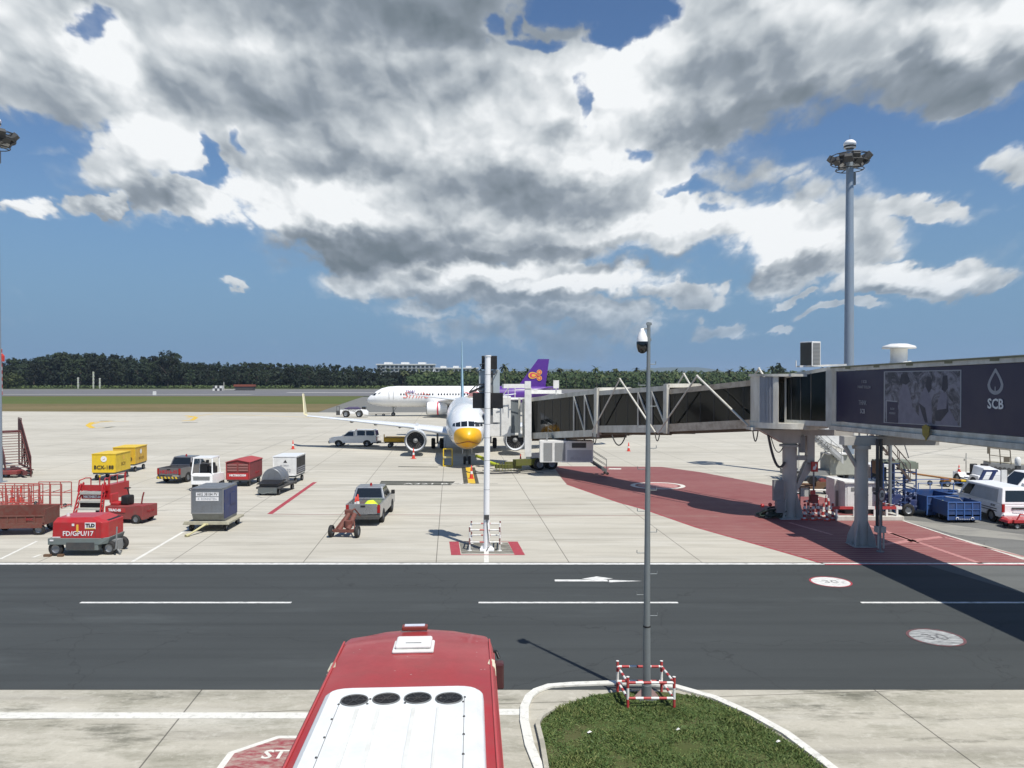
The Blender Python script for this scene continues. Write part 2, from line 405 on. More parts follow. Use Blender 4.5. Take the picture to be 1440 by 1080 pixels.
def wheel(parent, x, y, r, w, name='wheel', axis='y', rimm=None, fr=.58):
    """wheel centred on (x, y), standing on the ground; tyre with rim as sub-part"""
    d = {'y': 1, 'x': 0}[axis]
    b = B(); h = w / 2
    b.lathe([(r * .6, -h * .9), (r * .9, -h), (r, -h * .7), (r, h * .7), (r * .9, h), (r * .6, h * .9), (r * .6, -h * .9)], 22, 0, axis=axis)
    t = b.out(name, black, parent, loc=(x, y, r))
    k = B(); k.lathe([(.001, -h * .55), (r * .25, -h * .62), (r * fr, -h * .35), (r * .62, -h * .9), (r * .62, h * .9), (r * fr, h * .35), (r * .25, h * .62), (.001, h * .55)], 16, 0, axis=axis)
    k.out('rim', rimm or alu, t)
    return t

# ---------------------------------------------------------------- ground surfaces
YAW = R(4.5)
def concretemat(name, base=(.50, .475, .405), slab=5.5, near=False):
    m, nt, b = nodes_of(name)
    v = coords(nt, rot=(0, 0, -YAW))
    s = nt.nodes.new('ShaderNodeSeparateXYZ'); nt.links.new(v, s.inputs[0])
    x = mop(nt, 'ADD', s.outputs[0], 0.62); y = s.outputs[1]
    fx = mop(nt, 'ABSOLUTE', mop(nt, 'SUBTRACT', mop(nt, 'FRACT', mop(nt, 'DIVIDE', x, slab)), .5))
    fy = mop(nt, 'ABSOLUTE', mop(nt, 'SUBTRACT', mop(nt, 'FRACT', mop(nt, 'DIVIDE', y, slab * 1.1)), .5))
    jx = rng(nt, fx, .4955, .4985); jy = rng(nt, fy, .4965, .499)
    j = mop(nt, 'MAXIMUM', jx, jy)
    cell = nt.nodes.new('ShaderNodeCombineXYZ')
    nt.links.new(mop(nt, 'FLOOR', mop(nt, 'ADD', mop(nt, 'DIVIDE', x, slab), .0)), cell.inputs[0])
    nt.links.new(mop(nt, 'FLOOR', mop(nt, 'DIVIDE', y, slab * 1.1)), cell.inputs[1])
    wn = nt.nodes.new('ShaderNodeTexWhiteNoise'); nt.links.new(cell.outputs[0], wn.inputs[0])
    c = mixc(nt, rng(nt, wn.outputs[0], 0, 1, 0, .11), base, tuple(q * .70 for q in base))
    big = ntex(nt, coords(nt, scale=(.35, 1, 1)), .10, 6, .6)
    c = mixc(nt, rng(nt, big, .36, .68, 0, .5), c, (.335, .315, .26))
    mid = ntex(nt, coords(nt, scale=(.22, 1.6, 1)), .9, 7, .68)
    c = mixc(nt, rng(nt, mid, .46, .76, 0, .55), c, (.22, .205, .165))
    lt = ntex(nt, coords(nt, scale=(.3, 1.2, 1), loc=(30, 7, 0)), .55, 6, .6)
    c = mixc(nt, rng(nt, lt, .52, .78, 0, .45), c, (.60, .59, .54))
    fine = ntex(nt, coords(nt), 14, 6, .75)
    c = mixc(nt, rng(nt, fine, .50, .82, 0, .35), c, (.20, .19, .165))
    oil = ntex(nt, coords(nt, scale=(.5, 1, 1), loc=(9, 3, 0)), .33, 8, .66)
    c = mixc(nt, rng(nt, oil, .635 if not near else .60, .75, 0, .65), c, (.11, .105, .09))
    tyre = ntex(nt, coords(nt, scale=(.03, .9, 1), rot=(0, 0, .04)), 1.1, 4, .6)
    c = mixc(nt, rng(nt, tyre, .54, .78, 0, .5), c, (.15, .14, .12))
    if near:
        g = ntex(nt, coords(nt, scale=(.5, 1.2, 1), loc=(3, 1, 0)), .8, 10, .78)
        c = mixc(nt, rng(nt, g, .47, .66, 0, .75), c, (.20, .195, .145))
        g4 = ntex(nt, coords(nt, scale=(.45, 1.6, 1), loc=(1.5, 7, 0)), .55, 8, .7)
        c = mixc(nt, rng(nt, g4, .56, .66, 0, .75), c, (.085, .085, .062))
        g2 = ntex(nt, coords(nt, loc=(13, 5, 0)), 3.5, 8, .78)
        c = mixc(nt, rng(nt, g2, .52, .75, 0, .5), c, (.62, .60, .52))
    c = mixc(nt, mop(nt, 'MULTIPLY', j, .8), c, (.055, .05, .042))
    nt.links.new(c, b.inputs['Base Color']); b.inputs['Roughness'].default_value = .85
    b.inputs['Specular IOR Level'].default_value = .3
    bump(nt, b, fine, .25, .01)
    return m
def asphaltmat(name, base, patch=(.10, .10, .098)):
    m, nt, b = nodes_of(name)
    n = ntex(nt, coords(nt, scale=(.25, 1, 1)), .35, 6, .6); f = ntex(nt, coords(nt), 45, 4, .7); g = ntex(nt, coords(nt, scale=(.12, 1, 1)), 1.4, 6, .65)
    c = mixc(nt, rng(nt, n, .35, .7, 0, .55), base, tuple(q * 1.35 for q in base))
    c = mixc(nt, rng(nt, g, .5, .8, 0, .4), c, tuple(q * .62 for q in base))
    c = mixc(nt, rng(nt, f, .45, .75, 0, .5), c, tuple(q * 1.9 for q in base))
    sp = ntex(nt, coords(nt, scale=(.5, 1, 1), loc=(4, 8, 0)), 1.8, 9, .75)
    c = mixc(nt, rng(nt, sp, .70, .76, 0, .7), c, (.018, .018, .018))
    tr = ntex(nt, coords(nt, scale=(.012, 1.1, 1)), 1.6, 5, .6)
    c = mixc(nt, rng(nt, tr, .50, .72, 0, .45), c, tuple(q * .55 for q in base))
    du = ntex(nt, coords(nt, scale=(.12, .5, 1), loc=(7, 2, 0)), .5, 8, .7)
    c = mixc(nt, rng(nt, du, .56, .78, 0, .55), c, tuple(q * 2.4 for q in base))
    ck = nt.nodes.new('ShaderNodeTexVoronoi'); ck.feature = 'DISTANCE_TO_EDGE'; ck.inputs['Scale'].default_value = .16
    dv = nt.nodes.new('ShaderNodeVectorMath'); dv.operation = 'ADD'; nt.links.new(coords(nt), dv.inputs[0])
    cn = nt.nodes.new('ShaderNodeTexNoise'); cn.inputs['Scale'].default_value = 1.2; cn.inputs['Detail'].default_value = 6; nt.links.new(coords(nt), cn.inputs['Vector']); nt.links.new(cn.outputs['Color'], dv.inputs[1]); nt.links.new(dv.outputs[0], ck.inputs['Vector'])
    c = mixc(nt, rng(nt, ck.outputs['Distance'], .0, .0035, .5, 0), c, (.016, .016, .016))
    nt.links.new(c, b.inputs['Base Color']); b.inputs['Roughness'].default_value = .8; b.inputs['Specular IOR Level'].default_value = .35
    bump(nt, b, f, .35, .008)
    return m
def paintmat(name, col, wear=.5, under=(.4, .39, .35), sc=7, rough=.6, aniso=(1, 1, 1)):
    m, nt, b = nodes_of(name)
    n = ntex(nt, coords(nt, scale=aniso), sc, 8, .72); n2 = ntex(nt, coords(nt, loc=(3, 3, 0)), sc * .25, 4)
    c = mixc(nt, rng(nt, n2, .3, .7, 0, .35), col, tuple(q * .72 for q in col))
    c = mixc(nt, rng(nt, n, .66 - wear * .3, .80 - wear * .2, 0, .92), c, under)
    nt.links.new(c, b.inputs['Base Color']); b.inputs['Roughness'].default_value = rough
    MATS[name] = m; return m
def grassmat(name, c1, c2, c3):
    m, nt, b = nodes_of(name)
    n = ntex(nt, coords(nt, scale=(.3, 1, 1)), .05, 7, .65); n2 = ntex(nt, coords(nt, scale=(.4, 1, 1)), .6, 6, .7)
    c = mixc(nt, rng(nt, n, .38, .62), c1, c2); c = mixc(nt, rng(nt, n2, .45, .72, 0, .8), c, c3)
    nt.links.new(c, b.inputs['Base Color']); b.inputs['Roughness'].default_value = .95; b.inputs['Specular IOR Level'].default_value = .1
    return m
conc = concretemat('apron_concrete'); conc_near = concretemat('kerbside_concrete', near=True, base=(.46, .435, .36))
asph = asphaltmat('road_asphalt', (.040, .045, .045)); asph2 = asphaltmat('parking_asphalt', (.135, .135, .125)); asph3 = asphaltmat('runway_asphalt', (.12, .12, .125))
wline = paintmat('white_road_paint', (.70, .70, .67), .55, (.10, .105, .105), 9, aniso=(.35, 1, 1))
wline_c = paintmat('white_paint_on_concrete', (.68, .67, .61), .5, (.38, .37, .33), 6)
wfade = paintmat('faded_white_paint', (.46, .47, .46), .85, (.06, .065, .068), 5, aniso=(.35, 1.6, 1))
rline = paintmat('red_ground_paint', (.35, .045, .06), .25, (.36, .30, .27), 5)
rworn = paintmat('worn_red_ground_paint', (.28, .045, .055), .85, (.40, .35, .29), 4, aniso=(.6, 1.6, 1))
pinkl = paintmat('pale_red_line_paint', (.47, .23, .21), .6, (.30, .08, .085), 6)
yline = paintmat('yellow_ground_paint', (.66, .43, .03), .25, (.3, .28, .2), 5)
kline = paintmat('black_ground_paint', (.055, .055, .04), .4, (.26, .25, .20), 3, aniso=(.3, 1, 1))
gline = paintmat('grey_ground_paint', (.30, .285, .24), .3, (.38, .36, .32), 3)

Z = 0.004
def sheet(name, pts, z, m, th=None):
    b = B(); n = len(pts); b.add([(p[0], p[1], z) for p in pts], [tuple(range(n))])
    o = struct(name, b, m)
    # faces must look up
    if o.data.polygons[0].normal.z < 0: o.data.flip_normals()
    return o
def rect(name, x0, x1, y0, y1, z, m): return sheet(name, [(x0, y0), (x1, y0), (x1, y1), (x0, y1)], z, m)
def strip(name, p, q, w, z, m):   # painted line from p to q
    p = Vector(p[:2]); q = Vector(q[:2]); d = (q - p).normalized(); n = Vector((-d.y, d.x)) * w / 2
    return sheet(name, [p - n, q - n, q + n, p + n], z, m)
gmat = grassmat('field_grass', (.11, .10, .045), (.16, .13, .065), (.20, .155, .085))
# one big ground sheet out to the horizon
rect('ground', -7900, 7900, -50, 10400, -.06, grassmat('far_ground_grass', (.035, .05, .022), (.05, .06, .03), (.06, .06, .03)))
g0 = [G(-2600, 577.5), G(448, 582.5), G(512, 556.5), G(-2600, 558)]
sheet('taxiway', [(-900, 150), (900, 150), (900, 300), (-900, 300)], -.035, asph2)
sheet('grass_strip', [(-700, G(0, 579).y), (G(0, 579).x, G(0, 579).y), (G(446, 580).x, G(446, 580).y), (G(512, 557).x, G(512, 557).y), (-900, G(0, 557).y)], -.02, gmat)
gm2 = grassmat('mown_grass', (.075, .105, .030), (.095, .115, .038), (.11, .11, .05))
sheet('grass_verge', [(-800, G(0, 567).y), (G(480, 568).x, G(480, 568).y), (G(511, 557.6).x, G(511, 557.6).y), (-900, G(0, 557.4).y)], -.008, gm2)
rect('runway', -1500, 1500, G(720, 556.8).y, G(720, 548.9).y, -.004, asph3)
rect('runway_shoulder', -1500, 1500, G(720, 549.0).y, G(720, 547.2).y, -.02, asph2)
strip('runway_marking', G(404, 552.0), G(560, 552.4), 5.0, .02, wline_c)
rect('runway_edge_marking', -1500, G(395, 552).x, G(720, 555.0).y, G(720, 554.4).y, .02, gline)
# apron, road, kerbside
RF, RN = 31.85, 19.05
sheet('apron', [(-420, RF - .3), (420, RF - .3), (420, G(446, 580).y + 10), (G(446, 580).x, G(446, 580).y), (G(0, 578.5).x, G(0, 578.5).y), (-420, 176)], 0, conc)
rect('service_road', -160, 160, RN - .05, RF + .02, Z, asph)
rect('kerbside_apron', -160, 160, -12, RN, 0, conc_near)
rect('road_edge_marking', -160, 160, RF - .14, RF + .14, 2 * Z, wline)
rect('road_edge_joint', -160, 160, RF + .16, RF + .22, 2 * Z, kline)
for x0 in (-41.2, -28, -14.72, -1.14, 11.9, 25.2, 38.5):
    rect('lane_marking', x0, x0 + (7.2 if x0 < -10 else 6.8), 26.28, 26.44, 2 * Z, wline)
rect('kerbside_marking', -40, -1.2, G(0, 1010.5).y, G(0, 1002).y, Z, wline_c)
rect('kerbside_marking', -0.3, G(733, 1000).x, G(0, 1005.5).y, G(0, 997).y, Z, wline_c)
# lane arrow
AY = G(780, 816.5).y
b = B(); L0 = G(780, 816).x; 
b.add([(L0, AY - .13, 0), (G(856, 816).x, AY - .13, 0), (G(856, 816).x, AY + .13, 0), (L0, AY + .13, 0)], [(0, 1, 2, 3)])
b.add([(G(857, 819).x, G(857, 819).y, 0), (G(903, 817.5).x, AY - .08, 0), (G(853, 815).x, AY + .10, 0)], [(0, 1, 2)])
b.add([(G(818, 814.5).x, G(818, 814.3).y, 0), (G(834, 815).x, AY + .13, 0), (G(848, 815).x, AY + .13, 0), (G(862, 814).x, G(862, 813.8).y, 0), (G(839, 811).x, G(839, 810.8).y, 0)], [(0, 1, 2, 3, 4)])
struct('lane_arrow', b, wline, loc=(0, 0, 2 * Z))
def disc(name, c, r, z, m, n=40, r0=0, sx=1, ang=0):
    b = B(); vs = []
    for q in ((r, r0) if r0 else (r,)):
        for i in range(n):
            a = 2 * PI * i / n; u, v = q * math.cos(a) * sx, q * math.sin(a)
            vs.append((u * math.cos(ang) - v * math.sin(ang), u * math.sin(ang) + v * math.cos(ang), 0))
    if r0: b.add(vs, [(i, (i + 1) % n, n + (i + 1) % n, n + i) for i in range(n)])
    else: b.add(vs, [tuple(range(n))])
    return struct(name, b, m, loc=(c[0], c[1], z))
c1 = G(1168, 818.4); c2 = G(1316, 896.5)
disc('speed_roundel', c1, .70, 2 * Z, wline, ang=-.35); disc('speed_roundel_rim', c1, .76, 3 * Z, rline, r0=.69)
disc('speed_roundel', c2, .72, 2 * Z, wfade, ang=-.3); disc('speed_roundel_rim', c2, .79, 3 * Z, paintmat('worn_rim_paint', (.2, .06, .06), .9, (.06, .065, .07), 5), r0=.71)
t = text('30', .62, paintmat('faint_grey_paint', (.16, .16, .16), .7, (.6, .6, .58), 6), None, (c1.x, c1.y, 3 * Z), (0, 0, 0), 'speed_numerals', .0005); t['kind'] = 'structure'
t = text('30', .75, paintmat('faint_dark_paint', (.10, .10, .10), .8, (.3, .3, .3), 6), None, (c2.x, c2.y, 3 * Z), (0, 0, 0), 'speed_numerals', .0005); t['kind'] = 'structure'
# STOP octagon on the kerbside concrete
oc = G(404, 1076)
def octo(r): return [(oc.x + r * math.cos(PI / 8 + i * PI / 4) * 1.08, oc.y + r * math.sin(PI / 8 + i * PI / 4)) for i in range(8)]
sheet('stop_marking_border', octo(1.36), Z, wline_c); sheet('stop_marking', octo(1.22), 2 * Z, rworn)
t = text('STOP', .50, wline_c, None, (oc.x - .06, G(350, 1062).y, 3 * Z), (0, 0, 0), 'stop_lettering', .0005, sx=.95, bold=.012); t['kind'] = 'structure'
# dark streaks on the kerbside concrete
smat = paintmat('oil_stain', (.13, .125, .10), .75, (.33, .32, .28), 3, aniso=(.5, 1.4, 1), rough=.9)
# lines on the apron
strip('bay_marking', G(186, 790), G(268, 742), .16, Z, wline_c)
strip('bay_marking', G(0, 786.5), G(52, 761), .14, Z, wline_c)
strip('bay_marking', G(46, 784), G(57, 780), .14, Z, wline_c)
strip('equipment_line', G(379, 723), G(443, 678), .30, Z, rline)
strip('equipment_line', G(379, 723), G(935, 725.5), .10, Z, rline)
strip('equipment_line', G(1010, 726), G(300, 722.5), .05, Z * 1.5, gline)
# painted square round the guidance pole
q = [G(631.7, 761.7), G(645, 761.7), G(648, 780.5), G(634.4, 780.5)]; sheet('guidance_box_marking', q, Z, rline)
q = [G(714, 761.7), G(727.8, 761.7), G(738.3, 780.5), G(724, 780.5)]; sheet('guidance_box_marking', q, Z, rline)
strip('guidance_box_marking', G(634.4, 780.3), G(738, 780.3), .10, 1.5 * Z, rline)
strip('guidance_box_marking', G(632, 761.9), G(728, 761.9), .06, 1.5 * Z, rline)
sheet('grime_patch', [G(646, 763), G(714, 763), G(723, 778.5), G(649, 778.5)], .5 * Z, smat)
strip('lead_in_marking', G(684, 793), G(684, 765), .2, Z * .8, wline_c)
# nose wheel line and stop bars
ya = Vector((-.079, 1)).normalized(); n0 = G(664, 680)
def off(p, s, t): return Vector((p.x + ya.x * t + ya.y * s, p.y + ya.y * t - ya.x * s, 0))
sheet('stop_line_border', [off(n0, -.62, 0), off(n0, .5, 0), off(n0, .5, 10), off(n0, -.62, 10)], Z, kline)
sheet('nose_wheel_line', [off(n0, -.28, 0), off(n0, .24, 0), off(n0, .24, 10), off(n0, -.28, 10)], 2 * Z, yline)
sheet('stop_bar', [G(533, 682), G(536, 676.3), G(640, 677), G(634, 682.3)], Z, kline)
strip('stop_bar_centre', G(536, 679.3), G(632, 680), .2, 2 * Z, gline)
strip('stop_bar', G(560, 656.2), G(616, 656.8), .45, Z, kline)
strip('stop_bar', G(636, 680.3), G(700, 680.3), .12, Z, kline)
t = text('A321 B737', .9, wline_c, None, (*G(615, 680.5).xy, 3 * Z), (0, 0, 0), 'stop_bar_lettering', .0005, sx=1.2); t['kind'] = 'structure'
strip('stop_bar', G(700, 660.5), G(780, 663), .14, Z, kline)
# taxi guide lines
for pts, w, m, z in (([(480, 590), (428, 586.5), (300, 582), (276, 585), (262, 588)], .35, yline, Z), ([(180, 592), (140, 594), (124, 598), (128, 602), (158, 601)], .35, yline, Z),
                  ([(262, 584.5), (276, 587), (270, 591), (256, 592)], .8, yline, 2 * Z), ([(158, 592), (130, 594), (124, 598), (130, 602)], .8, yline, 2 * Z),
                  ([(256, 594.5), (278, 594)], 1.0, kline, Z), ([(140, 592), (160, 592)], .9, kline, 1.6 * Z), ([(146, 602), (160, 600)], .7, kline, 1.6 * Z),
                  ([(56, 608), (140, 602), (250, 594), (300, 590), (420, 586)], .18, gline, Z * .7), ([(330, 648), (400, 620), (460, 606)], .16, gline, Z * .7),
                  ([(0, 633), (240, 611)], .15, gline, Z * .6)):
    for a, c in zip(pts[:-1], pts[1:]): strip('taxi_line', G(*a), G(*c), w, z, m)
# red keep clear zone under the bridge
def redzone():
    m, nt, b = nodes_of('red_zone_paint')
    v = coords(nt); s = nt.nodes.new('ShaderNodeSeparateXYZ'); nt.links.new(v, s.inputs[0])
    n = ntex(nt, coords(nt, scale=(.2, 1, 1)), .5, 7, .65); n2 = ntex(nt, coords(nt, scale=(.25, 1.5, 1)), 4, 6, .7)
    c = mixc(nt, rng(nt, n, .35, .7, 0, .8), (.185, .046, .046), (.245, .095, .085))
    c = mixc(nt, rng(nt, n2, .46, .78, 0, .6), c, (.29, .18, .16))
    # pale brushed grooves, strongest near the road
    g = mop(nt, 'ABSOLUTE', mop(nt, 'SUBTRACT', mop(nt, 'FRACT', mop(nt, 'DIVIDE', mop(nt, 'ADD', s.outputs[1], mop(nt, 'MULTIPLY', s.outputs[0], -.02)), .38)), .5))
    g = rng(nt, g, .36, .46)
    g = mop(nt, 'MULTIPLY', g, rng(nt, s.outputs[1], 46, 36, .05, .7))
    c = mixc(nt, g, c, (.40, .24, .22))
    nt.links.new(c, b.inputs['Base Color']); b.inputs['Roughness'].default_value = .7
    return m
rz = redzone()
zone = [(778, 655.5), (930, 656.5), (985, 664), (1060, 678), (1110, 688), (1180, 705), (1254, 727), (1330, 752), (1440, 787), (1475, 793), (1158, 793), (1130, 784.5), (1060, 764.5), (980, 742), (905, 716), (870, 706.5), (797, 681), (790, 673)]
sheet('red_zone', [G(*p) for p in zone], Z, rz)
for a, c in zip(zone[8:10], zone[7:9]): pass
for i in (6, 7, 8): strip('red_zone_border', G(*zone[i]), G(*zone[i + 1]), .12, 2 * Z, wline_c)
for i in (10, 11, 12, 13, 14, 15): strip('red_zone_border', G(*zone[i]), G(*zone[i + 1]), .12, 2 * Z, rline)
for a, c, w in (((1180, 725), (1380, 793), .25), ((1240, 766), (1325, 755), .35), ((1252, 750), (1290, 764), .3), ((1325, 755), (1440, 783), .15), ((1110, 735), (1170, 752), .2)):
    strip('zone_line', G(*a), G(*c), w, 2 * Z, pinkl)
strip('zone_edge_line', G(1160, 794), G(1475, 794.6), .16, 3 * Z, rline)
rc = G(925, 683); disc('bridge_park_ring', rc, 1.75, 2 * Z, wline_c, r0=1.45, sx=1.1); disc('bridge_park_disc', rc, 1.4, 2 * Z, pinkl)
sheet('zone_patch', [G(857, 658.6), G(874, 658.8), G(873, 660.2), G(855, 660)], 2 * Z, wline_c)
# darker parking pavement on the right
sheet('parking_pad', [G(1205, 705), G(1262, 697), G(1340, 688), G(1475, 684), (160, 54), (160, RF + .2), G(1477, 792.5), G(1330, 751.5), G(1256, 727)], .5 * Z, asph2)
lg = paintmat('dusty_patch', (.30, .29, .25), .6, (.16, .155, .14), 1.2, aniso=(.35, 1.2, 1))
sheet('dusty_patch', [G(1262, 730), G(1330, 737), G(1440, 752), G(1440, 760), G(1345, 752)], Z, lg)
sheet('road_patch', [(G(1310, 798).x, RF - .25), (G(1350, 798).x, RF - .25), (60, 29.6), (60, 24.5), (G(1440, 835).x, G(1440, 835).y)], 2 * Z, asphaltmat('dusty_road_patch', (.10, .105, .10)))
strip('drain_line', G(1130, 672), G(1440, 610), .2, Z, gline)
strip('drain_line', G(1280, 634), G(1440, 655), .25, Z, gline)

# ---------------------------------------------------------------- planted island
def poly_sm(px, z=0): return [G(*p).xy for p in px]
outer = [(752, 1085), (738, 1050), (731, 1015), (731.5, 995), (738.5, 980), (750, 971), (770, 964), (803, 961.5), (859, 959.5), (905, 960), (952, 965), (1008, 981), (1060, 1004), (1111, 1032), (1162, 1070), (1200, 1100)]
inner_off = .2
def kerbpts():
    pts = [Vector(G(*p).xy) for p in outer]
    pts = [Vector((pts[0].x + .06, 12.0))] + pts + [Vector((pts[-1].x + .9, 12.2))]
    return pts
KP = kerbpts()
def offset(pts, d):
    res = []
    for i, p in enumerate(pts):
        a = pts[max(0, i - 1)]; c = pts[min(len(pts) - 1, i + 1)]; t = (c - a).normalized(); res.append(p + Vector((t.y, -t.x)) * d)
    return res
KI = offset(KP, .2)
b = B()
n = len(KP)
b.add([(p.x, p.y, 2 * Z) for p in KP] + [(p.x, p.y, .05) for p in KP] + [(p.x, p.y, .05) for p in KI] + [(p.x, p.y, 2 * Z) for p in KI],
      [(k * n + i, k * n + i + 1, (k + 1) * n + i + 1, (k + 1) * n + i) for k in range(3) for i in range(n - 1)])
struct('island_kerb', b, wline_c)
soil = [(772, 1085), (766, 1050), (759, 1022), (764, 1012), (785, 999), (803, 991), (830, 981), (859, 975.5), (905, 973), (952, 976), (1008, 988.5), (1060, 1015), (1111, 1046), (1147, 1073), (1175, 1095)]
SP = [Vector(G(*p).xy) for p in soil]; SP = [Vector((SP[0].x + .02, 11.8))] + SP + [Vector((SP[-1].x + .7, 11.9))]
smt = grassmat('island_soil', (.055, .075, .024), (.07, .085, .030), (.12, .095, .055))
sheet('island_soil', SP, .03, smt)
b = B(); KO = offset(SP, -.10); kk = 6
vs = [(p.x, p.y, 0) for p in KO[:kk]] + [(p.x, p.y, .10) for p in KO[:kk]] + [(p.x, p.y, .10) for p in SP[:kk]] + [(p.x, p.y, 0) for p in SP[:kk]]
b.add(vs, [(k * kk + i, k * kk + i + 1, (k + 1) * kk + i + 1, (k + 1) * kk + i) for k in range(3) for i in range(kk - 1)])
struct('planter_kerb', b, conc_near)
def inside(p, poly):
    c = False; j = len(poly) - 1
    for i in range(len(poly)):
        a, d = poly[i], poly[j]
        if (a.y > p[1]) != (d.y > p[1]) and p[0] < (d.x - a.x) * (p[1] - a.y) / (d.y - a.y) + a.x: c = not c
        j = i
    return c
def island_grass():
    rnd = random.Random(3); vs = []; fs = []; mi = []
    xs = [p.x for p in SP]; x0, x1 = min(xs), max(xs)
    cnt = 0
    while cnt < 72000:
        x = rnd.uniform(x0, x1); y = 12 + (18.6 - 12) * rnd.random() ** .85
        if not inside((x, y), SP): continue
        d = noise.fractal(Vector((x * 1.1, y * 1.1, 0)), 1, 2, 4)
        if rnd.random() > .80 + d * 1.1: continue
        h = rnd.uniform(.025, .065) * (1.1 + 1.0 * d); w = rnd.uniform(.008, .015); a = rnd.uniform(0, 6.28)
        lx, ly = rnd.gauss(0, .028), rnd.gauss(0, .028); o = len(vs)
        cx, sx = math.cos(a) * w, math.sin(a) * w
        vs += [(x - cx, y - sx, .02), (x + cx, y + sx, .02), (x + lx + cx * .6, y + ly + sx * .6, .02 + h * .7), (x + lx * 1.9, y + ly * 1.9, .02 + h)]
        fs += [(o, o + 1, o + 2), (o, o + 2, o + 3)]; k = min(2, int(rnd.random() * 2.05 + max(0, d) * .8)); mi += [k, k]; cnt += 1
    me = bpy.data.meshes.new('island_grass'); me.from_pydata(vs, [], fs)
    for m in (M('grass_blade_dark', (.060, .110, .024), .7, dirt=0), M('grass_blade', (.11, .155, .040), .7, dirt=0), M('grass_blade_dry', (.19, .21, .07), .8, dirt=0)): me.materials.append(m)
    me.polygons.foreach_set('material_index', mi)
    o = bpy.data.objects.new('grass', me); C.objects.link(o); o['kind'] = 'stuff'
    tag(o, 'short mown grass filling the rounded island beside the bus', 'grass')
island_grass()
rn = random.Random(5)
for px, py, lab in ((827, 1027, 'white paper scrap on the left side of the island grass'), (952, 1023, 'white paper scrap on the grass below the camera pole'), (1093, 1040, 'white paper scrap near the right edge of the island grass')):
    b = B(); p = G(px, py, .13)
    b.add([(0, 0, -.06), (.07, .01, -.04), (.09, .05, -.055), (.04, .06, -.03), (-.02, .04, -.06)], [(0, 1, 2), (0, 2, 3), (0, 3, 4)])
    o = b.out('paper_scrap', white, loc=p); tag(o, lab, 'paper scrap', 'paper scraps on the island grass')

# ---------------------------------------------------------------- aircraft
def interp(rings, y):
    if y <= rings[0][0]: return rings[0][1:]
    for a, c in zip(rings[:-1], rings[1:]):
        if y <= c[0]:
            t = (y - a[0]) / (c[0] - a[0]); return tuple(p + (q - p) * t for p, q in zip(a[1:], c[1:]))
    return rings[-1][1:]
def fuselage(rings, n=40, step=.35, split=None, mi2=1):
    b = B(); ys = []; y = rings[0][0]
    while y < rings[-1][0]:
        ys.append(y); y += (.06 if y < .5 else .16 if y < 3 else step if y < 6 else 1.1)
    ys.append(rings[-1][0]); vs = []
    for y in ys:
        zc, hw, hh = interp(rings, y)
        for i in range(n): a = 2 * PI * i / n; vs.append((hw * math.sin(a), y, zc + hh * math.cos(a)))
    for k in range(len(ys) - 1):
        for i in range(n):
            f = (k * n + i, k * n + (i + 1) % n, (k + 1) * n + (i + 1) % n, (k + 1) * n + i)
            yc = (ys[k] + ys[k + 1]) / 2; zc = vs[f[0]][2]
            b.f.append(list(f)); b.mi.append(mi2 if split and split(yc, zc) else 0); b.sm.append(True)
    b.v = [Vector(v) for v in vs]
    return b
def ysurf(rings, x, z):
    lo, hi = rings[0][0], 9.0
    for _ in range(26):
        m = (lo + hi) / 2; zc, hw, hh = interp(rings, m)
        if (x / hw) ** 2 + ((z - zc) / hh) ** 2 < 1: hi = m
        else: lo = m
    return hi
def frontpane(b, rings, q, off=.015, k=6, mi=0):   # quad given by (x, z) corners in front view
    vs = []
    for j in range(k + 1):
        for i in range(k + 1):
            u, v = i / k, j / k
            x = (q[0][0] * (1 - u) + q[1][0] * u) * (1 - v) + (q[3][0] * (1 - u) + q[2][0] * u) * v
            z = (q[0][1] * (1 - u) + q[1][1] * u) * (1 - v) + (q[3][1] * (1 - u) + q[2][1] * u) * v
            vs.append((x, ysurf(rings, x, z) - off, z))
    b.add(vs, [(j * (k + 1) + i, j * (k + 1) + i + 1, (j + 1) * (k + 1) + i + 1, (j + 1) * (k + 1) + i) for j in range(k) for i in range(k)], mi, True)
def wing(b, secs, mi=0):  # secs: (x, yLE, yTE, z, thickness)
    prof = [(0, 0), (.06, .55), (.25, 1), (.5, .85), (1, .05), (1, -.05), (.5, -.45), (.25, -.6), (.06, -.4)]
    b.loft([[(x, y0 + (y1 - y0) * u, z + th * .5 * v) for u, v in prof] for x, y0, y1, z, th in secs], mi)
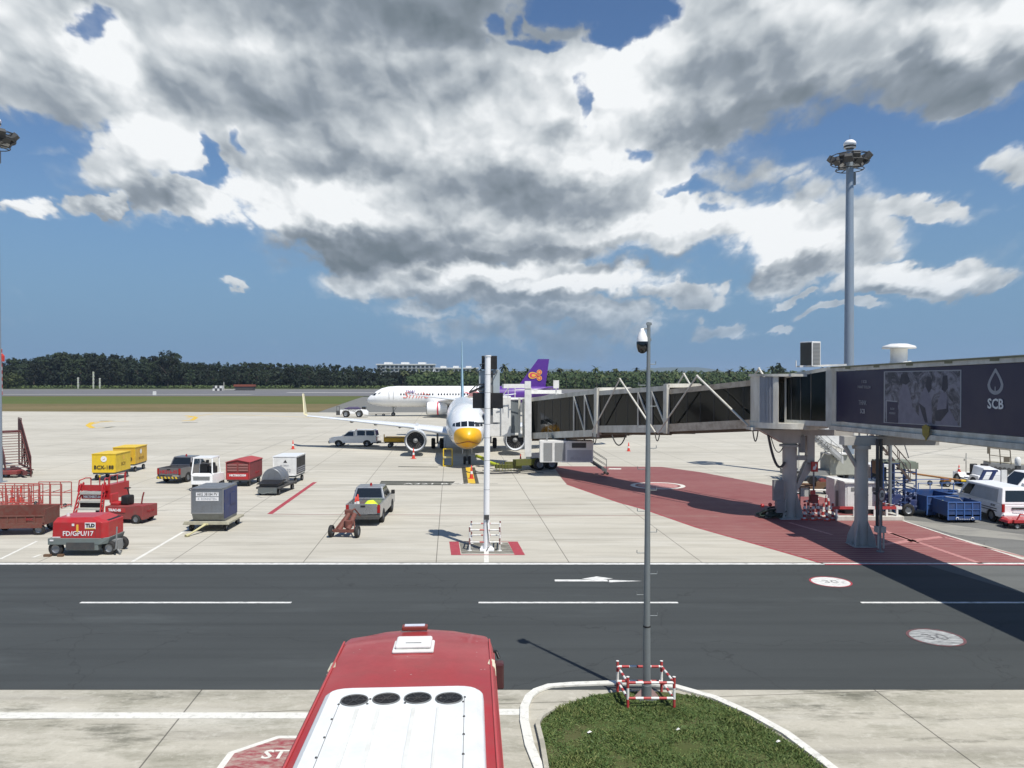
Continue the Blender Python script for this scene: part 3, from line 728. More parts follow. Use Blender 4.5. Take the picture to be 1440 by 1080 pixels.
def engine(root, x, y, z, r, L, m, stripe=None):
    b = B(); o = (x, y, z)
    b.lathe([(r * .78, .55), (r * .80, .2), (r * .86, .04), (r * .92, 0), (r * .97, .06), (r * 1.0, .5), (r * 1.02, L * .35), (r * .96, L * .62), (r * .78, L * .82), (r * .60, L * .86)], 32, 0, o, 'y')
    b.lathe([(r * .58, L * .70), (r * .5, L * .95), (r * .36, L * 1.08)], 24, 1, o, 'y')
    b.loft([[(x - .13, y + L * .3, z + r * .9), (x + .13, y + L * .3, z + r * .9), (x + .13, y + L * .35, z + r * 1.25), (x - .13, y + L * .35, z + r * 1.25)],
            [(x - .13, y + L * 1.2, z + r * .7), (x + .13, y + L * 1.2, z + r * .7), (x + .13, y + L * 1.2, z + r * 1.35), (x - .13, y + L * 1.2, z + r * 1.35)]], 0, False)
    e = b.out('engine', [m, dgrey], root)
    f = B(); f.lathe([(.001, .56), (r * .79, .56)], 30, 0, o, 'y')
    for i in range(22):
        a = 2 * PI * i / 22; c, s = math.cos(a), math.sin(a); c2, s2 = math.cos(a + .16), math.sin(a + .16)
        f.add([(x + .25 * r * c, y + .42, z + .25 * r * s), (x + .78 * r * c, y + .44, z + .78 * r * s), (x + .78 * r * c2, y + .52, z + .78 * r * s2), (x + .25 * r * c2, y + .5, z + .25 * r * s2)], [(0, 1, 2, 3)], 1)
    f.out('fan', [blackp, dgrey], e)
    s = B(); s.lathe([(.001, .12), (r * .10, .2), (r * .2, .36), (r * .24, .5)], 16, 0, o, 'y'); s.out('spinner', mgrey, e)
    l = B(); l.lathe([(r * .80, .2), (r * .862, .035), (r * .92, -.006), (r * .975, .055), (r * .99, .16)], 32, 0, o, 'y'); l.out('inlet_lip', alu, e)
    if stripe:
        l = B(); l.lathe([(r * 1.03, L * .44), (r * 1.01, L * .50)], 32, 0, o, 'y'); l.out('stripe', stripe, e)
    return e
def gear(root, x, y, r, w, sep, ztop, name='landing_gear'):
    b = B(); b.cyl((x, y, r), (x, y, ztop), .10, .13, 10); b.cyl((x - sep, y, r), (x + sep, y, r), .06, n=8)
    b.cyl((x, y, r + .35), (x, y + .9, ztop), .05, n=8); b.box(x - .03, x + .03, y - .35, y + .35, ztop - .5, ztop + .1)
    g = b.out(name, mgrey, root)
    for sx in (-sep, sep):
        t = B(); h = w / 2
        t.lathe([(r * .5, -h), (r * .9, -h), (r, -h * .6), (r, h * .6), (r * .9, h), (r * .5, h)], 20, 0, (x + sx, y, r), 'x')
        t.lathe([(.001, -h * .4), (r * .5, -h * .8), (r * .5, h * .8), (.001, h * .4)], 14, 1, (x + sx, y, r), 'x')
        t.out('wheel', [black, alu], g)
    return g

# parked jet with the yellow beak
P7 = Vector((-3.64, 64.2, 0))
jet = thing('airliner', 'white twin jet parked nose-on at the bridge with a yellow beak painted on its nose', 'airliner', P7, 4.5)
R7 = [(0, 2.62, .05, .05), (.1, 2.63, .34, .32), (.3, 2.66, .58, .56), (.7, 2.74, .88, .86), (1.2, 2.84, 1.13, 1.12), (1.7, 2.93, 1.32, 1.31), (2.2, 3.02, 1.46, 1.50), (2.8, 3.14, 1.59, 1.70),
      (3.6, 3.25, 1.71, 1.86), (4.8, 3.33, 1.82, 1.97), (6.5, 3.35, 1.88, 2.0), (24, 3.35, 1.88, 2.0), (28, 3.5, 1.74, 1.84), (32, 3.86, 1.28, 1.42), (35.5, 4.3, .75, .88), (37.9, 4.6, .28, .36), (38.1, 4.65, .02, .05)]
fuselage(R7).out('fuselage', nokwhite, jet)
b = B(); vs = []; nr, nt_ = 10, 44
for j in range(nr + 1):
    for i in range(nt_):
        a = 2 * PI * i / nt_; ca, sa = math.cos(a), math.sin(a)
        rx, rz = 1.18, (.90 if sa > 0 else .98)
        p = 2.9 if sa > 0 else 2.1
        rr = 1 / ((abs(ca) ** p + abs(sa) ** p) ** (1 / p)); t = j / nr
        x = rx * rr * ca * t * (1.0 if sa > 0 else 1.0); z = 2.56 + rz * rr * sa * t
        bul = .10 * max(0, 1 - (x / .9) ** 2) * max(0, 1 - ((z - 2.8) / .8) ** 2)
        vs.append((x, ysurf(R7, x, z) - .02 - bul, z))
b.add(vs, [(j * nt_ + i, j * nt_ + (i + 1) % nt_, (j + 1) * nt_ + (i + 1) % nt_, (j + 1) * nt_ + i) for j in range(nr) for i in range(nt_)], 0, True)
beak = b.out('beak', nokyel, jet)
b = B(); pts = []
for i in range(25):
    x = -.98 + 1.96 * i / 24; z = 2.22 + .11 * math.cos(x * 3.0) - .04 * abs(x); pts.append((x, ysurf(R7, x, z) - .05 - .10 * max(0, 1 - (x / .9) ** 2) * max(0, 1 - ((z - 2.8) / .8) ** 2), z))
b.tube(pts, .03, 6); b.out('mouth_line', M('mouth_brown', (.16, .03, .01), .5, dirt=0), beak)
b = B()
for sx in (-1, 1):
    for q in ([(.05, 3.56), (.56, 3.53), (.56, 3.92), (.05, 3.97)], [(.62, 3.52), (1.02, 3.50), (1.0, 3.80), (.62, 3.90)], [(1.07, 3.50), (1.30, 3.50), (1.25, 3.72), (1.06, 3.78)]):
        qq = [(sx * x, z) for x, z in q]
        w = B(); frontpane(w, R7, qq, .012); w.out('cockpit_window', glass, jet)
for sx in (-1, 1): b = B(); b.tube([(sx * 1.34, ysurf(R7, sx * 1.34, 2.7) + .1, 2.7), (sx * 1.42, ysurf(R7, sx * 1.34, 2.7) - .02, 2.68)], .03, 6); b.out('probe', mgrey, jet)
for sx in (-1, 1):
    b = B(); wing(b, [(sx * 1.5, 12.6, 20.8, 2.05, 1.0), (sx * 5.8, 15.6, 21.0, 2.55, .62), (sx * 12, 18.8, 22.1, 3.05, .36), (sx * 17.0, 21.3, 23.0, 3.42, .20)])
    w = b.out('wing', nokwhite, jet)
    b = B(); wing(b, [(sx * 17.0, 21.3, 23.0, 3.42, .18), (sx * 17.35, 21.6, 23.1, 3.62, .14)])
    b.loft([[(sx * (17.35 + dx), y, z) for y in (a, c) for dx in ((-.05, .05) if y == a else (.05, -.05))] for a, c, z, dx0 in ((21.6, 23.1, 3.60, 0),)] +
           [[(sx * (17.75 - .04), 22.9, 5.85), (sx * (17.75 + .04), 22.9, 5.85), (sx * (17.75 + .04), 23.6, 5.85), (sx * (17.75 - .04), 23.6, 5.85)]], 0, False)
    b.out('winglet', M('winglet_cream', (.66, .60, .38), .4, dirt=.05), w)
    for xx in (6.9, 9.6, 12.3):
        f = B(); f.lathe([(.02, -1.2), (.16, -.4), (.2, .6), (.13, 1.6), (.02, 2.4)], 10, 0, (sx * xx, 19.8 + (xx - 6.9) * .42, 2.35 + (xx - 6.9) * .085), 'y'); f.out('flap_fairing', mgrey, w)
    engine(jet, sx * 4.85, 10.9, 1.52, 1.07, 4.1, nokwhite)
    gear(jet, sx * 2.86, 19.6, .56, .42, .45, 2.3)
    b = B(); wing(b, [(sx * .4, 33.2, 36.9, 4.75, .4), (sx * 7.1, 37.0, 38.6, 5.45, .16)]); b.out('tailplane', nokwhite, jet)
gear(jet, 0, 4.0, .36, .22, .22, 1.6, 'nose_gear')
for sx in (-.4, .4): b = B(); b.box(sx - .02, sx + .02, 3.3, 4.9, 1.0, 1.55); b.out('gear_door', nokwhite, jet)
b = B()
b.loft([[(-.05, 29.2, 5.2), (.05, 29.2, 5.2), (.22, 33, 5.2), (.03, 37.2, 5.1), (-.03, 37.2, 5.1), (-.22, 33, 5.2)],
        [(-.03, 32.2, 7.2), (.03, 32.2, 7.2), (.17, 34.5, 7.2), (.03, 37.9, 7.2), (-.03, 37.9, 7.2), (-.17, 34.5, 7.2)],
        [(-.02, 36.3, 12.3), (.02, 36.3, 12.3), (.07, 37.3, 12.3), (.02, 39.2, 12.3), (-.02, 39.2, 12.3), (-.07, 37.3, 12.3)]], 0, False)
b.out('tail_fin', skyblue, jet)

# second jet side-on beyond
jet2 = thing('airliner', 'white airliner with pink lettering and a purple tail seen side-on beyond the beaked jet', 'airliner', (-28.4, 152, 0), -90)
R3 = [(0, 3.15, .04, .04), (.15, 3.16, .42, .38), (.5, 3.22, .78, .70), (1.1, 3.36, 1.15, 1.06), (1.9, 3.54, 1.48, 1.42), (2.9, 3.72, 1.72, 1.76), (4.2, 3.82, 1.9, 1.98), (6, 3.85, 1.975, 2.07), (25.5, 3.85, 1.975, 2.07),
      (29, 4.1, 1.75, 1.82), (32.5, 4.55, 1.2, 1.3), (35.5, 5.0, .65, .8), (37.3, 5.3, .22, .32), (37.5, 5.35, .02, .05)]
fuselage(R3, split=lambda y, z: y > 24.8 + (z - 3.8) * -.9).out('fuselage', [whitec, purple], jet2)
for q in ([(.05, 4.20), (.75, 4.15), (.7, 4.62), (.05, 4.7)], [(.85, 4.12), (1.3, 4.05), (1.22, 4.48), (.82, 4.58)]):
    for sx in (-1, 1):
        w = B(); frontpane(w, R3, [(sx * x, z) for x, z in q], .015); w.out('cockpit_window', glass, jet2)
# side windows of the flight deck towards the apron
w = B(); w.add([(1.46, 2.30, 4.18), (1.60, 2.95, 4.22), (1.50, 3.0, 4.66), (1.37, 2.5, 4.62)], [(0, 1, 2, 3)]); w.out('cockpit_window', glass, jet2)
pw = B(); pw.add([(0, -.13, -.19), (0, .13, -.19), (0, .13, .19), (0, -.13, .19)], [(0, 1, 2, 3)])
w0 = pw.out('cabin_window', glass, jet2, loc=(1.955, 6.9, 4.32)); k = 0
for i in range(1, 34):
    y = 6.9 + i * .56
    if 13.4 < y < 13.9 or 14.8 < y < 15.3: continue
    c = w0.copy(); C.objects.link(c); c.location = (1.955, y, 4.32); c.parent = jet2
b = B()
for y0 in (4.6, 24.2):
    b.tube([(1.97, y0, 3.3), (1.97, y0, 5.1), (1.75, y0 + .05, 5.2), (1.75, y0 + .8, 5.2), (1.97, y0 + .85, 5.1), (1.97, y0 + .85, 3.3)], .025, 5)
b.out('cabin_door', mgrey, jet2)
text('Smile', 1.9, M('coral_lettering', (.68, .14, .10), .4, dirt=.02), jet2, (2.0, 9.7, 4.15), RIGHTW, depth=.03, sx=1.25, bold=-.02, shear=.35)
text('THAI', .75, purple, jet2, (1.96, 8.6, 4.88), RIGHTW, depth=.05, sx=1.1, bold=.01, shear=.3)
for x, z0 in ((19.0, 5.2), (20.6, 5.4)):
    b = B(); b.add([(2.0, x, z0 - .4), (1.99, x + 4.2, z0 - 1.9), (1.99, x + 4.35, z0 - 1.78), (2.0, x + .3, z0 - .33)], [(0, 1, 2, 3)]); b.out('swoosh', magenta, jet2)
for sx in (-1, 1):
    b = B(); wing(b, [(sx * 1.5, 11.8, 19.2, 2.6, 1.0), (sx * 6.4, 14.8, 19.6, 3.2, .6), (sx * 16.9, 20.6, 22.2, 4.3, .22)]); w = b.out('wing', whitec, jet2)
    b = B(); b.loft([[(sx * 16.85, 20.6, 4.3), (sx * 16.95, 20.6, 4.3), (sx * 16.95, 21.6, 4.3), (sx * 16.85, 21.6, 4.3)], [(sx * 17.3, 22.1, 5.7), (sx * 17.36, 22.1, 5.7), (sx * 17.36, 22.6, 5.7), (sx * 17.3, 22.6, 5.7)]], 0, False)
    b.out('winglet', M('pale_pink', (.62, .30, .30), .4), w)
    engine(jet2, sx * 5.75, 12.3, 1.75, 1.2, 4.6, whitec, magenta)
    gear(jet2, sx * 3.8, 17.7, .58, .42, .45, 2.6)
    b = B(); wing(b, [(sx * .4, 32.2, 35.8, 5.1, .4), (sx * 6.2, 35.6, 37.2, 5.7, .16)]); b.out('tailplane', purple, jet2)
gear(jet2, 0, 5.1, .38, .22, .24, 2.2, 'nose_gear')
b = B()
b.loft([[(-.05, 29.3, 5.5), (.05, 29.3, 5.5), (.25, 32, 5.5), (.03, 34.9, 5.4), (-.03, 34.9, 5.4), (-.25, 32, 5.5)],
        [(-.02, 33.5, 11.2), (.02, 33.5, 11.2), (.1, 34.6, 11.2), (.02, 35.7, 11.2), (-.02, 35.7, 11.2), (-.1, 34.6, 11.2)]], 0, False)
fin = b.out('tail_fin', purple, jet2)
# emblem on the fin: three lobed petals
def petal(b, cy, cz, ang, L, wd, x, mi=0, n=20, p=1.6):
    ps = []
    for i in range(n):
        t = 2 * PI * i / n; u = math.cos(t); v = math.sin(t) * (abs(math.sin(t / 2)) ** p)
        u, v = u * L, v * wd; ps.append((x, cy + u * math.cos(ang) - v * math.sin(ang), cz + u * math.sin(ang) + v * math.cos(ang)))
    b.add(ps, [tuple(range(n))], mi)
def emblem(side):
    b = B(); k = 1 if side > 0 else -1
    for (L, wd, lay, mi) in ((1, 1, .00, 0), (.78, .74, .012, 1), (.42, .42, .024, 0)):
        X = (.235 + lay) * k
        petal(b, 32.7, 8.0, 0 if 1 else PI, 1.1 * L, .85 * wd, X, mi, p=.9)
        b.lathe([(.001, X), ((.52 * L), X)], 20, mi, (0, 33.75, 8.6), 'x', sm=False); b.lathe([(.001, X), ((.52 * L), X)], 20, mi, (0, 33.75, 7.45), 'x', sm=False)
    b.out('emblem', [gold, magenta], fin)
emblem(1)

# ---------------------------------------------------------------- boarding bridge and fixed walkway
def WB(root):
    b = B(); b.M = (Matrix.Translation(root.location) @ root.rotation_euler.to_matrix().to_4x4()).inverted(); return b
def run(b, P, Q, a, c, zp, zq, mi=0):   # beam from P to Q between side offsets a and c
    P = Vector(P[:2]); Q = Vector(Q[:2]); d = (Q - P).normalized(); n = Vector((d.y, -d.x))
    def v(p, o, z): return (p.x + n.x * o, p.y + n.y * o, z)
    return b.hexa([v(P, a, zp[0]), v(Q, a, zq[0]), v(Q, c, zq[0]), v(P, c, zp[0])], [v(P, a, zp[1]), v(Q, a, zq[1]), v(Q, c, zq[1]), v(P, c, zp[1])], mi)
def at(P, Q, t, o, z):
    P = Vector(P[:2]); Q = Vector(Q[:2]); d = (Q - P).normalized(); n = Vector((d.y, -d.x)); p = P + d * t + n * o
    return Vector((p.x, p.y, z))
walk = thing('fixed_walkway', 'raised walkway on a grey column with a navy advertising panel along its side', 'walkway', (15.95, 35.4, 0))
FP, FQ = Vector((16.35, 39.6)), Vector((18.95, 1.0)); FL = (FQ - FP).length
def fz(t): return .017 * t
def frun(b, t0, t1, a, c, z0, z1, mi=0):
    run(b, at(FP, FQ, t0, 0, 0), at(FP, FQ, t1, 0, 0), a, c, (z0 + fz(t0), z1 + fz(t0)), (z0 + fz(t1), z1 + fz(t1)), mi)
b = WB(walk)
frun(b, 0, FL, .03, -2.7, 5.22, 5.36); frun(b, 0, FL, .06, -2.76, 8.05, 8.22)
frun(b, 0, FL, -2.62, -2.70, 5.36, 8.05)
frun(b, 0, FL, .04, -.02, 5.36, 5.44); frun(b, 0, FL, .06, -.04, 7.97, 8.05)
frun(b, 0, .42, .02, -.1, 5.4, 8.0)
for t in (.45, 24.5): frun(b, t, t + .05, .045, -.05, 5.40, 8.0)
frun(b, 0, FL, .16, .0, 5.02, 5.12); frun(b, 0, FL, .16, .10, 5.12, 5.22); frun(b, 0, FL, -.2, -.4, 4.95, 5.22); frun(b, 0, FL, -2.3, -2.5, 4.95, 5.22)
for i in range(28): frun(b, i * 1.4, i * 1.4 + .1, .02, -2.6, 5.08, 5.2)
wt = b.out('tunnel', cream, walk)
b = WB(walk)
for i in range(14):
    t = 1.5 + i * 2.6; b.add([*[at(FP, FQ, t + dt, .075, 8.06 + fz(t) + dz) for dt, dz in ((0, 0), (.5, 0), (.5, .10), (0, .13))]], [(0, 1, 2, 3)])
frun(b, 0, FL, .10, .06, 8.14, 8.2)
b.out('gutter', M('mossy_gutter', (.20, .21, .13), .8, dirt=.6, sc=3), walk)
b = WB(walk); frun(b, .5, FL, .012, -.06, 5.45, 7.96); adp = b.out('advert_panel', navy, walk)
def onwall(tt, z): return walk.matrix_basis.inverted() @ at(FP, FQ, tt, .03, z + fz(tt))
wa = math.atan2(-(FQ - FP).x, -(FQ - FP).y)     # wall direction
WROT = (PI / 2, -math.atan(.017) * 0, math.atan2((FQ - FP).y, (FQ - FP).x))
def tfpx(px):
    k = (px - 720) / FPX; d = (FQ - FP).normalized(); return (k * FP.y - FP.x) / (d.x - k * d.y)
def wtext(s, px, z, size, m, sx=1.0, bold=0): return text(s, size, m, adp, onwall(tfpx(px), z), WROT, depth=.003, sx=sx, bold=bold)
wtext('I SCB', 1216, 7.42, .20, txtg); wtext('I WANT TO SLOW', 1216, 7.16, .19, txtg, .75)
wtext('THINK', 1214, 6.42, .32, txtg, .75); wtext('SCB', 1214, 6.02, .30, txtg, .85, .008)
wtext('SCB', 1401, 6.52, .50, txtw, .95, .012)
def wshape(name, pts, m, o0=.012, o1=.03, par=None):   # pts (px, z) -> flat plate on the wall
    b = WB(walk); n = len(pts)
    lo = [at(FP, FQ, tfpx(p), o0, z + fz(tfpx(p))) for p, z in pts]; hi = [at(FP, FQ, tfpx(p), o1, z + fz(tfpx(p))) for p, z in pts]
    b.add(lo + hi, [tuple(range(n)), tuple(range(n, 2 * n))] + [(i, (i + 1) % n, n + (i + 1) % n, n + i) for i in range(n)])
    return b.out(name, m, par or adp)
# photograph frame on the panel
fr = [(1243, 5.52, 1353, 7.86)]
wshape('picture_frame', [(1243.5, 5.56), (1352.5, 5.62), (1352.5, 7.80), (1243.5, 7.86)], txtg, .012, .020)
def picmat():
    m, nt, b = nodes_of('picture_print')
    n = ntex(nt, coords(nt, scale=(1, 1, 1.2)), 1.5, 7, .7, 1.0); n2 = ntex(nt, coords(nt), 6, 3, .6)
    c = mixc(nt, rng(nt, n, .42, .58), (.016, .017, .034), (.19, .19, .24)); c = mixc(nt, rng(nt, n2, .5, .7, 0, .5), c, (.05, .05, .09))
    nt.links.new(c, b.inputs['Base Color']); b.inputs['Roughness'].default_value = .4; return m
wshape('picture', [(1245.2, 5.60), (1350.8, 5.66), (1350.8, 7.76), (1245.2, 7.82)], picmat(), .018, .024)
lg1 = M('print_light', (.17, .165, .22), .5, dirt=.2, grime=(.05, .05, .08)); dk1 = M('print_dark', (.022, .024, .045), .5, dirt=.1, grime=(.02, .02, .04))
wshape('printed_figure', [(1264, 5.62), (1266, 6.9), (1270, 7.3), (1276, 7.35), (1281, 6.9), (1284, 6.3), (1292, 6.0), (1300, 5.64)], lg1, .022, .027)
wshape('printed_figure', [(1294, 5.64), (1293, 6.5), (1297, 6.9), (1301, 7.15), (1306, 7.1), (1311, 6.5), (1312, 5.64)], lg1, .022, .028)
wshape('printed_figure', [(1316, 5.64), (1320, 6.6), (1325, 6.95), (1332, 6.9), (1336, 6.3), (1344, 5.9), (1349, 5.66)], lg1, .022, .027)
wshape('printed_figure', [(1266, 7.35), (1268, 7.7), (1276, 7.74), (1281, 7.4), (1275, 7.25)], dk1, .022, .029)
wshape('printed_figure', [(1302, 7.2), (1305, 7.6), (1310, 7.55), (1311, 7.1), (1307, 6.9)], dk1, .022, .029)
wshape('printed_figure', [(1325, 7.05), (1327, 7.6), (1333, 7.6), (1334, 7.1), (1330, 6.95)], dk1, .022, .029)
wshape('printed_figure', [(1293, 6.5), (1296, 6.2), (1302, 5.7), (1306, 5.7), (1302, 6.3)], dk1, .028, .031)
wshape('printed_figure', [(1316, 6.2), (1322, 6.25), (1332, 6.3), (1333, 6.7), (1335, 6.2), (1324, 5.8), (1317, 5.8)], dk1, .028, .031)
wshape('caption_box', [(1247, 5.62), (1262.5, 5.64), (1262.5, 6.55), (1247, 6.58)], txtg, .022, .026)
wshape('caption_box', [(1248.2, 5.60), (1263.5, 5.60), (1263.5, 6.50), (1248.2, 6.53)], navy, .024, .030)
wtext('SLOW', 1256, 6.2, .13, txtg, .9); wtext('MOMENT', 1256, 6.0, .13, txtg, .9)
# bank emblem: a leaf shield
for s, m, o in ((1.0, txtg, .018), (.72, navy, .024)):
    pts = []
    for i in range(24):
        a = 2 * PI * i / 24; r = .5
        u = math.sin(a) * (11.2 if s == 1 else 7.4); v = math.cos(a)
        vv = (.58 * v if v > 0 else .36 * v) * (1 if s == 1 else .70)
        if v > 0: u *= (1 - .72 * v ** 1.3)
        pts.append((1400.5 + u, 7.22 + vv + (.02 if s < 1 else 0)))
    wshape('emblem', pts, m, .012, o)
wshape('emblem', [(1399.6, 6.86), (1401.3, 6.86), (1401.0, 7.15), (1399.9, 7.15)], txtg, .02, .028)
b = WB(walk); p = at(FP, FQ, tfpx(1309), .2, 5.42)
b.prism([(-.34, .38), (0, .5), (.34, .38), (.3, -.1), (.1, -.25), (.02, -.42), (-.08, -.25), (-.3, -.1)], -.012, .012)
b.M = Matrix(); b2 = B(); b2.prism([(x * .72, z * .72) for x, z in [(-.34, .38), (0, .5), (.34, .38), (.3, -.1), (.1, -.25), (.02, -.42), (-.08, -.25), (-.3, -.1)]], -.015, .015)
b2.out('warning_board', M('mustard_board', (.30, .24, .03), .7, dirt=.6, sc=5), walk, loc=walk.matrix_basis.inverted() @ p, rot=(0, 0, WROT[2]))
# column 2 with crossbeam, gussets, conduits
b = WB(walk); cx, cy = 15.95, 35.35
b.cyl((cx, cy, 0), (cx, cy, 4.6), .29, n=20)
for k_ in range(4):
    a_ = PI / 4 + k_ * PI / 2; ca_, sa_ = math.cos(a_), math.sin(a_); nx, ny = -sa_ * .02, ca_ * .02
    pr = [(.27, 1.2), (.60, .45), (.68, 0), (.27, 0)]
    b.add([(cx + r_ * ca_ + s_ * nx, cy + r_ * sa_ + s_ * ny, z_) for s_ in (-1, 1) for r_, z_ in pr], [(0, 1, 2, 3), (7, 6, 5, 4), (0, 4, 5, 1), (1, 5, 6, 2), (2, 6, 7, 3), (3, 7, 4, 0)])
b.box(cx - .5, cx + .55, cy - .5, cy + .5, .0, .05); b.cyl((cx, cy, 4.42), (cx, cy, 4.6), .40, n=20); b.cyl((cx, cy, 2.3), (cx, cy, 2.34), .305, n=20)
for k_ in range(10): a_ = k_ * PI / 5; b.cyl((cx + .42 * math.cos(a_), cy + .42 * math.sin(a_), .05), (cx + .42 * math.cos(a_), cy + .42 * math.sin(a_), .13), .03, n=6)
b.box(cx - .9, cx + 3.4, cy - .28, cy + .28, 4.6, 5.0); b.cyl((cx - .1, cy, 3.4), (cx - .8, cy, 4.6), .10, n=6)

b.out('column', bgrey, walk)
b = WB(walk)
for dx in (0, .16): b.cyl((cx + .52 + dx, cy - .45, .95), (cx + .52 + dx, cy - .45, 4.9), .07, n=8)
b.box(cx + .38, cx + .78, cy - .62, cy - .35, 2.4, 2.5)
b.out('conduit', dgrey, walk)
b = WB(walk); b.box(cx + .40, cx + .80, cy - .72, cy - .4, .72, .98); b.box(cx + .46, cx + .52, cy - .65, cy - .6, 0, .72); b.box(cx + .70, cx + .76, cy - .65, cy - .6, 0, .72); b.out('junction_box', cream, walk)
# rooftop ventilator and air conditioner
pv = at(FP, FQ, tfpx(1237), -.9, 8.2)
b = WB(walk); b.lathe([(.42, 0), (.42, .12), (.36, .2), (.36, .75), (.40, .78)], 20, 0, pv); b.lathe([(.001, 1.02), (.35, 1.0), (.66, .90), (.72, .82), (.70, .78), (.3, .80)], 24, 0, pv)
b.hexa([pv + Vector(q) for q in ((-.5, -.3, 0), (.6, -.3, 0), (.6, .3, 0), (-.5, .3, 0))], [pv + Vector(q) for q in ((-.3, -.3, .12), (.4, -.3, .22), (.4, .3, .22), (-.3, .3, .12))])
b.out('roof_ventilator', white, walk)
pa = AT(1130, 511, 40.6)
b = B(); b.box(-.30, .30, -.42, .42, 0, 1.3); a = b.out('air_conditioner', white, walk, loc=walk.matrix_basis.inverted() @ Vector((pa.x + .35, pa.y, 8.24)), rot=(0, 0, R(24)), bevel=.02)
b = B(); b.box(-.315, -.305, -.38, .38, .06, 1.24); b.out('coil_grille', M('coil_dark', (.05, .055, .05), .7), a)
b = B(); b.box(-.24, .24, -.435, -.425, .08, 1.22); b.out('side_grille', louv, a)
b = WB(walk); b.bar((pa.x - .2, pa.y, 8.25), (pa.x + 2.0, pa.y - .6, 8.32), .1); b.bar((pa.x - .2, pa.y + .6, 8.25), (pa.x + 2.0, pa.y, 8.32), .08); b.tube([(pa.x - .5, pa.y - .3, 8.2), (pa.x - .5, pa.y - .3, 8.55)], .03)
b.out('air_conditioner_rail', white, walk)
# glazed corner bay next to the rotunda
K0, K1 = (14.55, 41.35), (16.22, 39.75)
b = WB(walk)
run(b, K0, K1, .02, -2.5, (5.15, 5.42), (5.15, 5.42)); run(b, K0, K1, .02, -2.5, (7.62, 7.82), (8.02, 8.20)); run(b, K0, K1, -2.4, -2.5, (5.42, 7.62), (5.42, 8.02))
run(b, at(K0, K1, 0, 0, 0), at(K0, K1, .10, 0, 0), .02, -.1, (5.42, 7.62), (5.42, 7.66)); Lk = (Vector(K1) - Vector(K0)).length
run(b, at(K0, K1, Lk - .12, 0, 0), at(K0, K1, Lk, 0, 0), .02, -.1, (5.42, 7.98), (5.42, 8.02))
run(b, at(K0, K1, Lk + .02, 0, 0), at(K0, K1, Lk + .22, 0, 0), .05, -.15, (5.1, 8.2), (5.1, 8.22))
b.out('corner_bay', cream, walk)
b = WB(walk); run(b, at(K0, K1, .1, 0, 0), at(K0, K1, Lk - .12, 0, 0), 0, -.03, (5.42, 7.64), (5.42, 8.0)); b.out('window', bglass, walk)
for t in (.35, .85, 1.4): b = WB(walk); run(b, at(K0, K1, t, 0, 0), at(K0, K1, t + .035, 0, 0), .03, -.02, (5.42, 7.66 + t * .16), (5.42, 7.66 + t * .16)); b.out('mullion', dgrey, walk)

bridge = thing('boarding_bridge', 'telescopic passenger boarding bridge with dark glazed tunnels reaching the jet', 'boarding bridge', (15.2, 42.5, 0))
TA = Vector((13.6, 43.5)); TD = Vector((-.499, .867)).normalized(); TB = TA + TD * 30
def tpx(px): k = (px - 720) / FPX; return (TA.x - TA.y * k) / (-TD.x + TD.y * k)
def trun(b, t0, t1, a, c, z0, z1, mi=0): run(b, at(TA, TB, t0, 0, 0), at(TA, TB, t1, 0, 0), a, c, z0, z1, mi)
# rotunda
b = WB(bridge); rx, ry = 15.2, 42.6
b.cyl((rx, ry, 4.95), (rx, ry, 5.25), 2.05, n=32); b.cyl((rx, ry, 7.72), (rx, ry, 7.86), 2.1, n=32)
def arc(b, r, a0, a1, z0, z1, n=12, mi=0, th=.06):
    vs = []
    for rr in (r, r - th):
        for z in (z0, z1):
            for i in range(n + 1): a = R(a0 + (a1 - a0) * i / n); vs.append((rx + rr * math.cos(a), ry + rr * math.sin(a), z))
    m = n + 1
    fs = [(k * m + i, k * m + i + 1, q * m + i + 1, q * m + i) for k, q in ((0, 1), (2, 3), (1, 3), (0, 2)) for i in range(n)] + [(0, m, 3 * m, 2 * m), (n, m + n, 3 * m + n, 2 * m + n)]
    b.add(vs, fs, mi)
arc(b, 2.0, 150, 203, 5.25, 7.72); arc(b, 2.0, -60, 110, 5.25, 7.72); arc(b, 2.03, 228, 236, 5.25, 7.72)
b.hexa([(rx - 2.2, ry - .5, 4.8), (rx + 1.4, ry - .5, 4.8), (rx + 1.4, ry + .5, 4.8), (rx - 2.2, ry + .5, 4.8)], [(rx - 2.2, ry - .5, 4.95), (rx + 1.4, ry - .5, 4.95), (rx + 1.4, ry + .5, 4.95), (rx - 2.2, ry + .5, 4.95)])
rot = b.out('rotunda', cream, bridge)
b = WB(bridge); arc(b, 1.96, 203, 229, 5.25, 7.70, 10)
for i in range(11): a = R(204 + i * 2.5); b.cyl((rx + 1.99 * math.cos(a), ry + 1.99 * math.sin(a), 5.26), (rx + 1.99 * math.cos(a), ry + 1.99 * math.sin(a), 7.7), .035, n=6)
b.out('roller_curtain', M('curtain_grey', (.36, .38, .42), .45, .3, dirt=.1), bridge)
